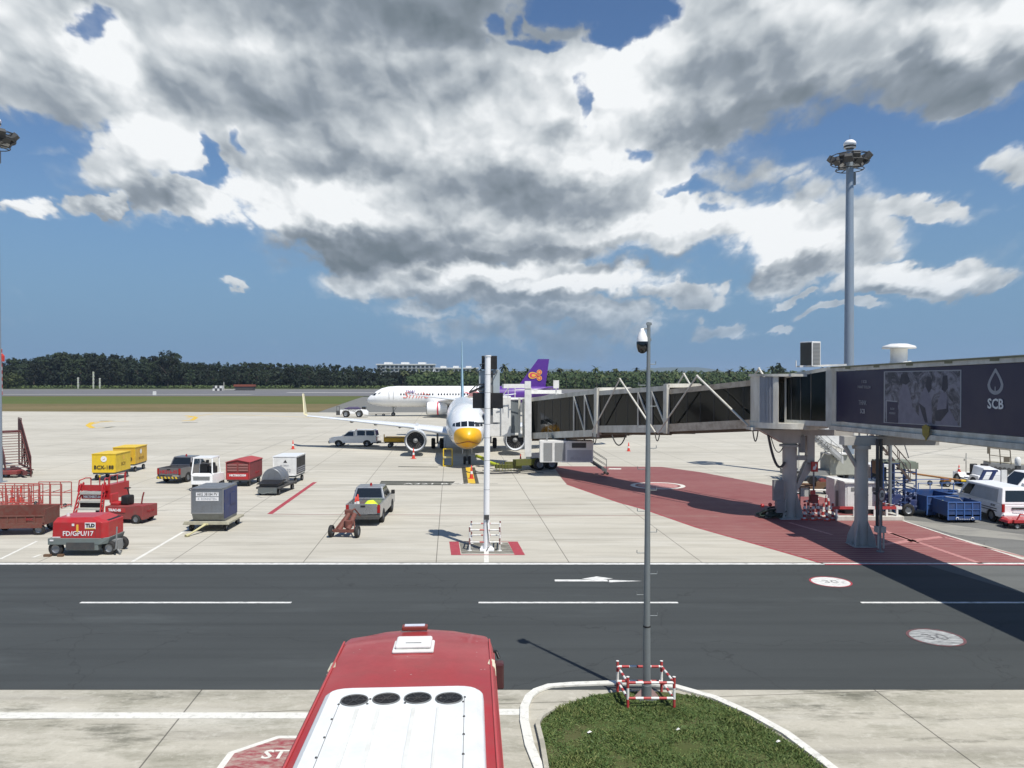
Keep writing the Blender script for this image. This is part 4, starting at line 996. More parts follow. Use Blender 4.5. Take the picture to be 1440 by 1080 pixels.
# column 1
b = WB(bridge); x, y = 15.2, 42.4
b.cyl((x, y, 0), (x, y, 4.1), .38, n=24)
b.hexa([(x - .45, y - .45, 4.1), (x + .45, y - .45, 4.1), (x + .45, y + .45, 4.1), (x - .45, y + .45, 4.1)], [(x - 1.75, y - .45, 4.82), (x + .5, y - .45, 4.82), (x + .5, y + .45, 4.82), (x - 1.75, y + .45, 4.82)])
cx, cy = x, y
for k_ in range(4):
    a_ = PI / 4 + k_ * PI / 2; ca_, sa_ = math.cos(a_), math.sin(a_); nx, ny = -sa_ * .02, ca_ * .02
    pr = [(.38, 1.5), (.72, .45), (.80, 0), (.38, 0)]
    b.add([(cx + r_ * ca_ + s_ * nx, cy + r_ * sa_ + s_ * ny, z_) for s_ in (-1, 1) for r_, z_ in pr], [(0, 1, 2, 3), (7, 6, 5, 4), (0, 4, 5, 1), (1, 5, 6, 2), (2, 6, 7, 3), (3, 7, 4, 0)])
b.box(x - .7, x + .7, y - .7, y + .7, 0, .05)
b.box(x + .9, x + 1.3, y - .2, y + .2, 2.95, 4.8); b.box(x - .2, x + 3.4, y - .25, y + .25, 4.5, 4.82)
b.hexa([(x + .05, y - .2, 1.2), (x + .35, y - .2, 1.5), (x + .35, y + .2, 1.5), (x + .05, y + .2, 1.2)], [(x + .85, y - .2, 3.05), (x + 1.3, y - .2, 2.9), (x + 1.3, y + .2, 2.9), (x + .85, y + .2, 3.05)])
b.box(x + .3, x + .95, y - .12, y + .12, 3.15, 3.4); b.cyl((x, y, 3.9), (x, y, 4.0), .55, n=20)
b.out('column', bgrey, bridge)
b = WB(bridge); b.box(x - 1.05, x - .5, y - .55, y - .3, 1.0, 2.1); b.out('junction_box', mgrey, bridge)
b = WB(bridge); b.box(x - .9, x - .45, y - .6, y - .3, .35, .997); b.out('junction_box', mgrey, bridge)
b = WB(bridge); b.cyl((x + .55, y - .35, 4.5), (x + .55, y - .35, 3.6), .16, n=12); b.out('slip_ring', mgrey, bridge)
# tunnels (inner narrow, outer wide)
segs = [(-.25, tpx(937) + .5, .10, 2.5, (5.08, 7.55), -.089, 0, ()), (tpx(937) - .05, tpx(840) + .5, 0, 2.75, (4.36, 7.12), -.062, 1, (tpx(937), tpx(898))), (tpx(840) - .1, tpx(745), -.10, 3.0, (3.62, 6.78), -.089, 2, (tpx(840), tpx(809)))]
for (t0, t1, a, w, (z0, z1), sl, idx, truss) in segs:
    L = t1 - t0; c = a + w
    def zz(t, lo, hi): return (lo + sl * (t - t0), hi + sl * (t - t0))
    b = WB(bridge)
    trun(b, t0, t1, a, c, zz(t0, z0 - .16, z0 + .06), zz(t1, z0 - .16, z0 + .06)); trun(b, t0, t1, a, c, zz(t0, z1 - .12, z1), zz(t1, z1 - .12, z1))
    for o in (a - .03, c - .05):
        trun(b, t0, t1, o, o + .08, zz(t0, z0 - .24, z0 + .26), zz(t1, z0 - .24, z0 + .26)); trun(b, t0, t1, o, o + .08, zz(t0, z1 - .30, z1 + .02), zz(t1, z1 - .30, z1 + .02))
        for te in ([t0] if idx == 0 else [t0]) + [t1 - .14]:
            trun(b, te, te + .16, o - .01, o + .09, zz(te, z0, z1), zz(te + .16, z0, z1))
    if idx:
        trun(b, t0 - .12, t0 + .22, a - .12, a + .12, zz(t0, z0 - .3, z1 + .10), zz(t0, z0 - .3, z1 + .10)); trun(b, t0 - .12, t0 + .22, c - .12, c + .12, zz(t0, z0 - .3, z1 + .10), zz(t0, z0 - .3, z1 + .10))
        trun(b, t0 - .12, t0 + .22, a, c, zz(t0, z1 - .1, z1 + .14), zz(t0, z1 - .1, z1 + .14))
    b.out('tunnel', cream if idx != 0 else M('rust_stained_cream', (.50, .45, .36), .6, dirt=.75, sc=2.2, grime=(.16, .10, .05)), bridge)
    if truss:
        ts = truss[1]; N = 2; dt = (ts - truss[0]) / N
        for o in (a - .03, c + .03):
            b = WB(bridge)
            for k in range(N + 1):
                tk = truss[0] + dt * k
                if k: trun(b, tk - .05, tk + .05, o - .04, o + .04, zz(tk, z0 + .2, z1 - .25), zz(tk, z0 + .2, z1 - .25))
                if k < N:
                    p = at(TA, TB, tk + dt, o, zz(tk + dt, 0, z1 - .3)[1]); q = at(TA, TB, tk + .05, o, zz(tk, z0 + .25, 0)[0])
                    b.bar(p, q, .10)
            b.out('truss', cream, bridge)
    b = WB(bridge)
    for o in (a + .02, c - .04): trun(b, t0 + .1, t1 - .1, o, o + .02, zz(t0, z0 + .2, z1 - .26), zz(t1, z0 + .2, z1 - .26))
    g = b.out('glazing', bglass, bridge)
    nb = int(L / 1.15)
    for k in range(1, nb):
        b = WB(bridge); tk = t0 + L * k / nb; trun(b, tk, tk + .03, a + .005, a + .02, zz(tk, z0 + .2, z1 - .27), zz(tk, z0 + .2, z1 - .27)); b.out('mullion', dgrey, bridge)
    b = WB(bridge); trun(b, t0 + .2, t1 - .1, a + .25, c - .25, zz(t0, z0 + .07, z0 + .12), zz(t1, z0 + .07, z0 + .12)); b.out('floor', M('carpet', (.03, .035, .05), .9), bridge)
    b = WB(bridge)
    for o in (a + .3, c - .4): trun(b, t0, t1, o, o + .12, zz(t0, z0 - .42, z0 - .16), zz(t1, z0 - .42, z0 - .16))
    for k in range(int(L / .9)): tk = t0 + .9 * k; trun(b, tk, tk + .08, a + .1, c - .1, zz(tk, z0 - .26, z0 - .18), zz(tk, z0 - .26, z0 - .18))
    b.out('underframe', M('rusty_underframe', (.10, .075, .055), .8, dirt=.4), bridge)
# cable trombone arms (V shaped tubes)
def vee(pl, pa_, pr, o, zs):
    b = WB(bridge); P = [at(TA, TB, tpx(p), o, z) for p, z in zip((pl, pa_, pr), zs)]
    b.cyl(P[0], P[1], .055, n=8); b.cyl(P[1], P[2], .065, n=8); b.sphere(P[1], .09, 8); b.out('hoist_arm', cream, bridge)
vee(840, 879, 929, -.45, (3.75, 7.55, 4.1)); vee(933, 988, 1061, -.45, (4.1, 7.75, 4.95))
vee(868, 912, 955, 3.1, (4.0, 7.9, 4.4)); vee(955, 1015, 1062, 3.1, (4.4, 8.2, 5.0))
# hanging cables
def sag(b, p, q, drop, r=.035, n=12):
    pts = []
    for i in range(n + 1):
        t = i / n; v = Vector(p).lerp(Vector(q), t); v.z -= drop * 4 * t * (1 - t); pts.append(v)
    b.tube(pts, r, 6)
b = WB(bridge)
sag(b, at(TA, TB, tpx(838), -.3, 3.6), at(TA, TB, tpx(844), -.3, 3.6), .75); sag(b, at(TA, TB, tpx(864), -.2, 3.6), at(TA, TB, tpx(884), -.2, 3.8), .75, .045)
sag(b, at(TA, TB, tpx(926), -.3, 4.1), at(TA, TB, tpx(933), -.3, 4.1), .55); sag(b, at(TA, TB, tpx(1064), -.3, 4.8), at(TA, TB, tpx(1072), -.3, 4.85), .7)
sag(b, (13.95, 42.2, 4.6), (14.8, 42.0, 3.1), .9, .07); sag(b, (14.1, 42.3, 4.6), (14.7, 42.0, 3.9), .6, .025)
b.out('hanging_cable', dgrey, bridge)
# cab
cab = B; b = WB(bridge)
b.box(-.92, -.10, 66.0, 69.6, 2.62, 5.98); b.box(-2.0, -.92, 66.2, 69.4, 2.60, 4.95); b.box(-2.0, -.92, 66.6, 69.3, 4.95, 5.5)
b.hexa([(-.10, 66.1, 2.7), (.62, 66.3, 2.7), (1.4, 68.6, 2.7), (-.10, 69.5, 2.7)], [(-.10, 66.1, 2.9), (.62, 66.3, 2.9), (1.4, 68.6, 2.9), (-.10, 69.5, 2.9)])
b.hexa([(-.10, 66.05, 5.72), (.7, 66.2, 5.72), (1.5, 68.6, 5.72), (-.10, 69.5, 5.72)], [(-.10, 66.05, 5.86), (.7, 66.2, 5.86), (1.5, 68.6, 5.86), (-.10, 69.5, 5.86)])
cb_ = b.out('cab', white, bridge, bevel=.03)
b = WB(bridge)
for i in range(5): b.box(-2.35 + i * .07, -2.32 + i * .07, 66.9, 69.2, 2.55, 5.1 - .02 * i)
b.out('canopy_bellows', dgrey, bridge)
b = WB(bridge); b.hexa([(-.10, 66.12, 2.9), (.55, 66.32, 2.9), (.55, 66.36, 2.9), (-.10, 66.16, 2.9)], [(-.10, 66.12, 5.7), (.55, 66.32, 5.7), (.55, 66.36, 5.7), (-.10, 66.16, 5.7)]); b.out('cab_window', glassmat('cab_glass', (.16, .18, .19), .12), bridge)
b = WB(bridge)
for xx, yy in ((.62, 65.4), (.95, 65.0), (1.05, 66.0)): b.box(xx - .09, xx + .09, yy - .09, yy + .09, 2.7, 5.9)
b.box(.55, 1.2, 65.0, 66.4, 2.62, 2.8)
b.out('portal_frame', cream, bridge)
# lifting column and bogie
b = WB(bridge)
b.box(1.05, 1.6, 63.6, 64.15, 1.15, 6.8); b.box(1.15, 1.5, 63.7, 64.05, .55, 1.2); b.box(1.05, 1.55, 63.55, 64.2, 6.75, 7.35)
b.box(3.8, 4.35, 65.3, 65.85, 1.15, 6.3)
run(b, (-.75, 63.2), (1.3, 63.9), -.22, .22, (6.78, 7.12), (6.78, 7.12)); run(b, (1.3, 63.85), (4.1, 65.55), -.18, .18, (1.0, 1.4), (1.0, 1.4)); run(b, (1.3, 63.85), (4.1, 65.55), -.15, .15, (6.3, 6.6), (6.3, 6.6))
b.out('lift_column', white, bridge)
b = WB(bridge); b.tube([(-.9, 65.6, 5.95), (-.2, 65.2, 6.9), (.25, 65.2, 6.95), (.25, 65.2, 5.95)], .04); b.tube([(-.35, 65.4, 5.9), (-.3, 65.3, 6.75)], .03)
b.tube([(.3, 65.2, 6.6), (1.6, 65.4, 6.65), (3.2, 66.5, 6.5)], .035)
b.out('handrail', white, bridge)
b = WB(bridge); run(b, (.2, 63.2), (3.6, 64.9), -.3, .3, (.45, .95), (.45, .95)); run(b, (-1.4, 63.6), (.8, 63.5), -.2, .2, (.2, .5), (.2, .5)); run(b, (-.6, 64.6), (2.5, 66.0), -.12, .12, (.3, .6), (.3, .6))
for k in range(9): b.box(-1.3 + k * .24, -1.25 + k * .24, 63.3, 63.34, 0, .75)
b.out('bogie_frame', olive, bridge)
for k, (wx, wy) in enumerate(((2.25, 63.9), (3.3, 64.4), (1.9, 64.8), (2.95, 65.3))):
    w = wheel(bridge, 0, 0, .50, .36); w.location = bridge.matrix_basis.inverted() @ Vector((wx, wy, .5)); w.rotation_euler = (0, 0, R(20))
b = WB(bridge); pt = [(-3.1, 67.6, .8), (-2.6, 66.6, .75), (-1.9, 65.3, .5), (-1.0, 64.0, .35)]; b.tube(pt, .14, 10); b.out('lime_hose', M('lime_sleeve', (.42, .48, .02), .6, dirt=.2), bridge)
b = WB(bridge)
for k, (cx_, cy_) in enumerate(((-1.5, 62.2), (-.8, 61.6), (.2, 61.3), (1.2, 61.8))):
    sag(b, (cx_ - .9, cy_ + .7, .12), (cx_ + 1.3, cy_ - .1, .05), .0, .03)
pts = [(-1.5 + 2.2 * math.cos(t / 14 * PI) * -1, 62.9 - 1.6 * math.sin(t / 14 * PI), .04) for t in range(15)]; b.tube(pts, .035, 6); b.tube([(p[0] * .8, p[1] + .35, .04) for p in pts], .03, 6)
b.out('ground_cable', dgrey, bridge)
b = WB(bridge)
p = AT(782, 541, 61.5); b.box(p.x - .22, p.x + .22, p.y - .2, p.y + .2, p.z - .28, p.z + .35); b.cyl((p.x, p.y, p.z - .9), (p.x, p.y, p.z - .2), .05); b.out('beacon_box', white, bridge)
# air conditioning pack slung under the outer tunnel
b = B(); b.box(0, 4.1, 0, 1.25, 0, 1.65); pk = b.out('cooling_unit', white, bridge, loc=bridge.matrix_basis.inverted() @ Vector((2.15, 59.6, 1.12)), bevel=.02)
for u0, u1 in ((.28, .95), (1.15, 1.95)): b = B(); b.box(u0, u1, -.03, 0, .12, 1.5); b.out('coil_panel', louvx, pk)
b = B(); b.box(2.1, 4.0, -.02, 0, .08, .95); b.out('access_panel', M('pale_grey_panel', (.40, .41, .44), .45, dirt=.1), pk); b = B(); b.box(2.45, 3.55, -.03, 0, 1.12, 1.5); b.out('dark_panel', dgrey, pk)
text('BLISS', .26, txtg, pk, (2.75, -.03, .3), FRONT, sx=1.4)
for u in (.5, 1.9, 3.4): b = B(); b.box(u, u + .12, .3, .42, 1.65, 2.2); b.out('hanger', mgrey, pk)
# service stairs
def stairs(root, P, Q, w, n, m, rail=True, rw=1.0, name='stair_flight', tread=None):
    """flight from the foot P to the head Q (3-D points, local), width w"""
    P = Vector(P); Q = Vector(Q); d = (Q - P); h = Vector((d.x, d.y, 0)).normalized(); s = Vector((h.y, -h.x, 0)) * w / 2
    b = B()
    for sg in (-1, 1):
        a, c = P + s * sg, Q + s * sg; up = Vector((0, 0, .13))
        o = s.normalized() * .03
        b.hexa([a - o, a + o, c + o, c - o], [a - o + up * 1.6, a + o + up * 1.6, c + o + up * 1.6, c - o + up * 1.6])
    for k in range(n):
        p = P + d * ((k + .6) / n); hh = h * .12
        b.hexa([p - s - hh, p + s - hh, p + s + hh, p - s + hh], [q + Vector((0, 0, .035)) for q in (p - s - hh, p + s - hh, p + s + hh, p - s + hh)], 1)
    f = b.out(name, [m, tread or m], root)
    if rail:
        b = B()
        for sg in (-1, 1):
            a, c = P + s * sg, Q + s * sg
            for z in (rw, rw * .55): b.cyl(a + Vector((0, 0, z)), c + Vector((0, 0, z)), .022, n=6)
            for k in range(5): p = a.lerp(c, k / 4); b.cyl(p, p + Vector((0, 0, rw)), .022, n=6)
        b.out('handrail', m, root)
    return f
inv = bridge.matrix_basis.inverted()
stairs(bridge, inv @ Vector((7.45, 61.0, .18)), inv @ Vector((2.9, 61.6, 3.1)), .8, 13, steelg, tread=mgrey)
b = WB(bridge); b.cyl((7.5, 60.75, .11), (7.5, 60.85, .11), .11, n=12); b.cyl((7.35, 61.3, .11), (7.35, 61.4, .11), .11, n=12); b.out('caster', black, bridge)

# ---------------------------------------------------------------- vehicles and ramp equipment
def V(px, py): return G(px, py)
def arch_profile(x0, x1, zb, top, wheels, r):
    """side outline: bottom edge with wheel arches, then the given top points (front to rear)"""
    pts = [(x0, zb)]
    for wx in sorted(wheels):
        for i in range(9):
            a = PI - PI * i / 8; z = r * 1.02 * math.sin(a) + r * .92
            pts.append((wx + r * 1.2 * math.cos(a), max(zb, z)))
    pts += [(x1, zb)] + top
    return pts
def lights(root, x, ys, z, m, s=(.03, .16, .28), name='tail_light'):
    for y in ys: b = B(); b.box(-s[0], s[0], -s[1] / 2, s[1] / 2, -s[2] / 2, s[2] / 2); b.out(name, m, root, loc=(x, y, z), bevel=.01)
def panes(root, F, lst, name='window'):
    """F: lower quad, upper quad of a cab; lst of (face, margins)"""
    lo, hi = F
    faces = {'rear': (lo[3], lo[0], hi[0], hi[3]), 'right': (lo[0], lo[1], hi[1], hi[0]), 'front': (lo[1], lo[2], hi[2], hi[1]), 'left': (lo[2], lo[3], hi[3], hi[2])}
    for f, m in lst: b = B(); b.pane(faces[f], m, .008); b.out(name, glass, root)
def cabF(x0, x1, w0, z0, x2, x3, w1, z1):  # lower x0..x1 width w0, upper x2..x3 width w1
    return ([(x0, -w0, z0), (x1, -w0, z0), (x1, w0, z0), (x0, w0, z0)], [(x2, -w1, z1), (x3, -w1, z1), (x3, w1, z1), (x2, w1, z1)])
def pickup(loc, rotz, m, label, canopy=False):
    t = thing('pickup_truck', label, 'pickup truck', loc, rotz)
    W_ = .90
    b = B(); prof = arch_profile(-2.6, 2.62, .42, [(2.66, .72), (2.55, .95), (1.25, 1.12), (-2.62, 1.13)], (-1.55, 1.6), .38)
    for y0, y1 in ((-W_, -W_ + .06), (W_ - .06, W_)): b.prism(prof, y0, y1)
    b.prism([(1.0, .5), (2.58, .5), (2.63, .74), (2.52, .97), (1.15, 1.13)], -W_ + .06, W_ - .06)
    b.box(-.95, 1.1, -W_ + .06, W_ - .06, .45, 1.12); b.box(-2.58, -.95, -W_ + .06, W_ - .06, .58, .66); b.box(-2.0, -1.1, -W_ + .06, -W_ + .3, .66, .9); b.box(-2.0, -1.1, W_ - .3, W_ - .06, .66, .9)
    body = b.out('body', m, t, bevel=.025)
    b = B()
    for y in (-W_ + .03, W_ - .03):
        for wx in (-1.55, 1.6): b.box(wx - .42, wx + .42, y - .015 * (1 if y > 0 else -1) - .2 * (1 if y > 0 else 0), y + (.2 if y < 0 else 0), .30, .80)
    b.out('wheel_well', blackp, t)
    if canopy:
        F = cabF(-.15, 1.22, .87, 1.12, -.05, .50, .72, 1.72); F2 = cabF(-2.58, -.18, .88, 1.13, -2.42, -.18, .74, 1.86)
        b = B(); b.hexa(*F); b.out('cab', m, t, bevel=.03); b = B(); b.hexa(*F2); b.out('canopy', m, t, bevel=.03)
        panes(t, F, [('right', (.06, .10, .1, .14)), ('left', (.10, .06, .1, .14)), ('front', (.06, .06, .08, .1))])
        panes(t, F2, [('right', (.06, .55, .16, .14)), ('right', (.50, .12, .16, .14)), ('left', (.55, .06, .16, .14)), ('left', (.12, .5, .16, .14)), ('rear', (.08, .08, .12, .12))])
    else:
        F = cabF(-.98, 1.22, .87, 1.12, -.72, .45, .70, 1.76); b = B(); b.hexa(*F); b.out('cab', m, t, bevel=.045)
        panes(t, F, [('rear', (.07, .07, .14, .12)), ('right', (.06, .52, .12, .14)), ('right', (.52, .10, .12, .14)), ('left', (.10, .52, .12, .14)), ('left', (.52, .06, .12, .14)), ('front', (.06, .06, .08, .08))])
    b = B(); b.box(-2.66, -2.60, -.72, .72, .60, 1.14); tg = b.out('tailgate', m, t, bevel=.015)
    b = B(); b.box(-2.68, -2.66, -.12, .12, .98, 1.06); b.out('handle', blackp, tg)
    b = B(); b.box(-2.80, -2.60, -.85, .85, .36, .55); b.box(-2.76, -2.60, -.25, .25, .55, .60); b.out('rear_bumper', dgrey, t, bevel=.02)
    b = B(); b.box(2.55, 2.74, -.86, .86, .36, .66); b.out('front_bumper', m if not canopy else dgrey, t, bevel=.04)
    lights(t, -2.62, (-.81, .81), .88, lamp_red, (.035, .15, .42)); lights(t, 2.58, (-.72, .72), .84, lamp_clear, (.04, .28, .18), 'headlight')
    for s in (-1, 1): b = B(); b.box(.95, 1.13, s * .92 - (.0 if s > 0 else .2), s * .92 + (.2 if s > 0 else 0), 1.12, 1.34); b.out('mirror', blackp if not canopy else m, t, bevel=.03)
    b = B(); b.cyl((-.2, 0, 1.76), (-.2, 0, 1.90), .07, .05, 10); b.out('beacon', lamp_red, t)
    for s in (-1, 1):
        for x in (-1.55, 1.6): wheel(t, x, s * .80, .38, .24)
    return t
p1 = pickup((-24.45, 58.4, 0), 84, dsilver, 'dark grey pickup with red lettering across its tailgate parked behind the white tractor')
text('HKS16-05', .34, txtr, p1, (-2.665, 0, .84), (PI / 2, 0, -PI / 2), sx=.95, bold=.012)
b = B()
for k in range(6):
    y = -.75 + k * .27
    b.hexa([(-2.805, y, .38), (-2.805, y + .13, .38), (-2.80, y + .13, .38), (-2.80, y, .38)], [(-2.805, y + .08, .53), (-2.805, y + .21, .53), (-2.80, y + .21, .53), (-2.80, y + .08, .53)])
b.out('hazard_stripes', yel, p1)
p2 = pickup((-7.72, 42.6, 0), 90.5, silver, 'silver pickup with cones and a lime sack in its bed')
pc = pickup((-17.5, 86.2, 0), 178, whitec, 'white pickup with a glazed canopy standing beyond the left engine', True)
def cone(loc, label, h=.72, group='traffic cones on the apron', band=True):
    t = thing('traffic_cone', label, 'traffic cone', loc, rn.uniform(0, 90), group)
    b = B(); b.box(-.2, .2, -.2, .2, 0, .035); b.out('base', conered, t, bevel=.01)
    k = h / .72; b = B(); b.lathe([(.15, .035), (.0785, .035 + .37 * k), (.03, .035 + .66 * k), (.001, .035 + .67 * k)], 16); b.out('cone_body', conered, t)
    b = B(); b.lathe([(.1115, .033 + .2 * k), (.079, .037 + .37 * k)], 16); b.out('reflective_band', white, t); return t
cone(G(412, 631.5), 'orange cone alone at the far tip of the wing shadow', 1.0)
cone(G(581.5, 645), 'red cone on the ground under the left engine', 1.05)
cone(G(663, 673), 'red and white cone on the yellow nose wheel line', 1.05)
cone(G(884, 634.5), 'orange cone alone on the open apron behind the camera pole', .95)
cone(G(732, 654), 'red cone beside the olive bridge bogie', 1.0)
cone((-8.12, 40.75, .66), 'tall red and white cone standing in the silver pickup bed at its left side', .9, 'cones in the silver pickup bed'); cone((-8.30, 41.15, .66), 'shorter red and white cone behind another in the silver pickup bed', .7, 'cones in the silver pickup bed')
b = B(); b.loft([[(-.34, y0, .0), (.36, y0, .0), (.34, y0, h * .6), (.12, y0, h), (-.12, y0, h * .95), (-.36, y0, h * .5)] for y0, h in ((-.3, .2), (-.1, .52), (.2, .48), (.42, .22))], 0, True)
o = b.out('sack', hiviz, loc=(-7.5, 41.0, .67)); tag(o, 'lime yellow sack lying in the silver pickup bed', 'sack')
b = B(); b.sphere((0, 0, .14), .14, 12); o = b.out('float_ball', white, loc=(-7.02, 40.9, .66)); tag(o, 'small white ball beside the lime sack in the pickup bed', 'ball')

def cart(loc, rotz, w, l, z0, z1, m, roof, label, side=None, front=None, gable=0, cat='baggage cart', grp='covered baggage carts on the apron'):
    t = thing('baggage_cart', label, cat, loc, rotz, grp); h = w / 2
    b = B()
    if gable:
        b.prism([(-h, z0), (h, z0), (h, z1 - gable), (0, z1), (-h, z1 - gable)], .03, l - .03)
    else: b.box(-h, h, 0, l, z0, z1)
    b.out('body', m, t, bevel=.02)
    b = B()
    if gable:
        b.hexa([(-h - .04, -.04, z1 - gable), (0, -.04, z1 + .01), (0, l + .04, z1 + .01), (-h - .04, l + .04, z1 - gable)], [(-h - .04, -.04, z1 - gable + .04), (0, -.04, z1 + .05), (0, l + .04, z1 + .05), (-h - .04, l + .04, z1 - gable + .04)])
        b.hexa([(0, -.04, z1 + .01), (h + .04, -.04, z1 - gable), (h + .04, l + .04, z1 - gable), (0, l + .04, z1 + .01)], [(0, -.04, z1 + .05), (h + .04, -.04, z1 - gable + .04), (h + .04, l + .04, z1 - gable + .04), (0, l + .04, z1 + .05)])
    else: b.box(-h - .03, h + .03, -.03, l + .03, z1, z1 + .05)
    b.out('roof', roof, t)
    if side: b = B(); b.box(h - .01, h + .012, .1, l - .1, z0 + .08, z1 - gable - .08); b.out('side_curtain', side, t)
    if front: b = B(); b.box(-h + .08, h - .08, -.012, .01, front[0], front[1]); b.out('front_panel', front[2], t)
    b = B(); b.box(-h + .05, h - .05, .05, l - .05, z0 - .12, z0 - .002); b.box(-.05, .05, -.9, .1, z0 - .14, z0 - .07); b.out('chassis', steelg, t)
    b = B(); b.box(-h, -h + .04, -.02, .02, z0, z1 - gable); b.box(h - .04, h, -.02, .02, z0, z1 - gable); b.box(-h, h, -.02, .015, z0, z0 + .04); b.out('frame', roof, t)
    for x in (-h + .16, h - .16):
        for y in (.4, l - .4): wheel(t, x, y, .22, .14, axis='x')
    return t
yc1 = cart((-30.2, 57.3, 0), 3, 1.72, 2.5, .62, 1.96, yel, yel, 'yellow container cart with black BCX-188 lettering on its front', grp='yellow container carts')
text('BCX-188', .38, txtk, yc1, (.0, -.03, 1.0), FRONT, sx=1.0, bold=.006)
b = B(); b.lathe([(.001, -.022), (.22, -.022)], 20, 0, (0, 0, 1.62), 'y', sm=False); b.out('roundel', txtw, yc1); b = B(); b.prism([(-.09, -.06), (.0, -.02), (.10, .07), (.03, -.05)], -.030, -.024); b.out('roundel_mark', txtr, yc1, loc=(0, 0, 1.62))
text('BCX', .36, M('brown_lettering', (.16, .09, .02), .6), yc1, (.87, 1.25, 1.15), RIGHTW)
b = B(); b.lathe([(.001, .87), (.17, .87)], 16, 0, (0, 1.3, 1.62), 'x', sm=False); b.out('roundel', gold, yc1)
yc2 = cart((-31.25, 62.4, 0), 6, 1.72, 2.6, .66, 1.98, M('amber_paint', (.62, .36, .02), .45, dirt=.25), yel, 'amber container cart coupled behind the yellow one', grp='yellow container carts')
text('13', .4, txtk, yc2, (.45, -.03, 1.05), FRONT); b = B(); b.lathe([(.001, .87), (.2, .87)], 16, 0, (0, 1.2, 1.6), 'x', sm=False); b.out('roundel', txtw, yc2); text('BCX-213', .3, MATS['brown_lettering'], yc2, (.87, 1.3, 1.05), RIGHTW)
rc1 = cart((-19.2, 54.2, 0), 0, 1.66, 2.8, .5, 1.86, dred, M('red_canvas', (.36, .05, .055), .7, dirt=.2), 'red covered baggage cart with white lettering beside the silver drum trailer', gable=.16, front=(.55, .98, red), side=M('red_side_canvas', (.22, .035, .04), .7, dirt=.3))
text('MKTBGC038', .19, txtw, rc1, (0, -.02, .80), FRONT, sx=1.1, bold=.01); text('BGC-038', .22, txtr, rc1, (.85, 1.6, .85), RIGHTW)
b = B()
for k in range(3):
    for s in (-.72, .06): b.box(s, s + .66, -.02, .01, 1.1 + k * .19, 1.22 + k * .19)
b.out('slats', M('slat_red', (.30, .12, .11), .6, dirt=.3), rc1)
wc1 = cart((-16.3, 55.5, 0), 0, 1.66, 2.5, .62, 1.96, white, whitec, 'white covered cart with a dark patterned side, at the right end of the cart row', side=blackp)
b = B()
for r in range(3):
    for k in range(8): b.box(.843, .852, .25 + k * .26, .43 + k * .26, .78 + r * .15, .86 + r * .15)
b.out('side_marks', txtg, wc1)
text('22', .3, txtg, wc1, (.3, -.02, .98), FRONT); b = B(); b.prism([(-.14, 0), (.14, 0), (0, .2)], -.012, -.004); b.out('triangle_mark', txtk, wc1, loc=(.05, 0, 1.55)); text('AIR CARGO', .12, txtg, wc1, (0, -.02, 1.35), FRONT)

# silver drum on a black dolly
dt_ = thing('drum_trailer', 'low black trailer with a flat front deck beneath the silver half drum', 'trailer', (-15.85, 50.2, 0), -4)
b = B(); b.box(-.78, .78, 0, 3.2, .42, .55); b.box(-.6, .6, .1, 1.2, .55, .74); b.out('deck', dgrey, dt_, bevel=.02)
b = B(); b.hexa([(-.72, -.05, .72), (.72, -.05, .72), (.72, 1.35, .82), (-.72, 1.35, .82)], [(-.72, -.05, .76), (.72, -.05, .76), (.72, 1.35, .90), (-.72, 1.35, .90)]); b.out('belt', blackp, dt_)
b = B(); b.box(-.62, .62, -.06, 0, .15, .5); b.tube([(-.5, -.4, .3), (0, -.9, .25), (.5, -.4, .3)], .03); b.out('front_frame', steelg, dt_)
for x in (-.62, .62):
    for y in (.35, 2.8): wheel(dt_, x, y, .21, .14, axis='x')
b = B(); n = 20
for ring in ((0, .82), (.06, .86), (.12, .82)): pass
rings = []
for y, r in ((0, .80), (.05, .84), (.3, .84), (.34, .80), (.6, .80), (.64, .84), (.9, .84), (.94, .80), (1.2, .80), (1.24, .84), (1.5, .84), (1.55, .78)):
    rings.append([(r * math.cos(a), y, .15 + r * 1.22 * math.sin(a)) for a in [PI * i / n for i in range(n + 1)]])
b.loft(rings, 0, True, False, False); b.add([p for p in rings[-1]], [tuple(range(n + 1))]); b.add([p for p in rings[0]], [tuple(range(n + 1))])
o = b.out('half_drum', alu, loc=(-15.92, 51.35, .56), rot=(0, 0, R(-3))); o.scale = (.88, .85, .92); tag(o, 'ribbed silver half drum cover on the black trailer', 'drum cover')

# white tow tractor with open cab
wt_ = thing('tow_tractor', 'small white tow tractor with an open cab frame behind the grey cargo container', 'tow tractor', (-20.85, 52.0, 0), 0)
b = B(); b.prism([(0, .45), (0, 1.12), (.35, 1.18), (2.2, 1.05), (2.4, .5)], -.72, .72, 'x'); b.out('body', whitec, wt_, bevel=.04)
b = B(); b.box(-.55, .55, -.03, 0, .78, 1.0); b.out('grille', louv, wt_)
b = B(); fr_ = [(-.70, .05, 1.12), (-.62, .25, 2.22), (.62, .25, 2.22), (.70, .05, 1.12)]
b.tube(fr_, .045); b.tube([(-.70, 1.45, 1.12), (-.62, 1.4, 2.22), (.62, 1.4, 2.22), (.70, 1.45, 1.12)], .045); b.box(-.68, .68, .2, 1.45, 2.2, 2.27); b.out('cab_frame', whitec, wt_)
b = B(); b.box(-.5, .05, .9, 1.35, 1.1, 1.75); b.box(.12, .6, .9, 1.3, 1.1, 1.6); b.out('seat', blackp, wt_, bevel=.06)
b = B(); b.box(.70, .86, .15, .2, 1.65, 1.95); b.box(-.84, -.70, .15, .2, 1.65, 1.95); b.out('mirror', blackp, wt_)
b = B(); b.box(-.60, -.2, -.02, .0, 1.0, 1.08); b.out('lamp', lamp_clear, wt_)
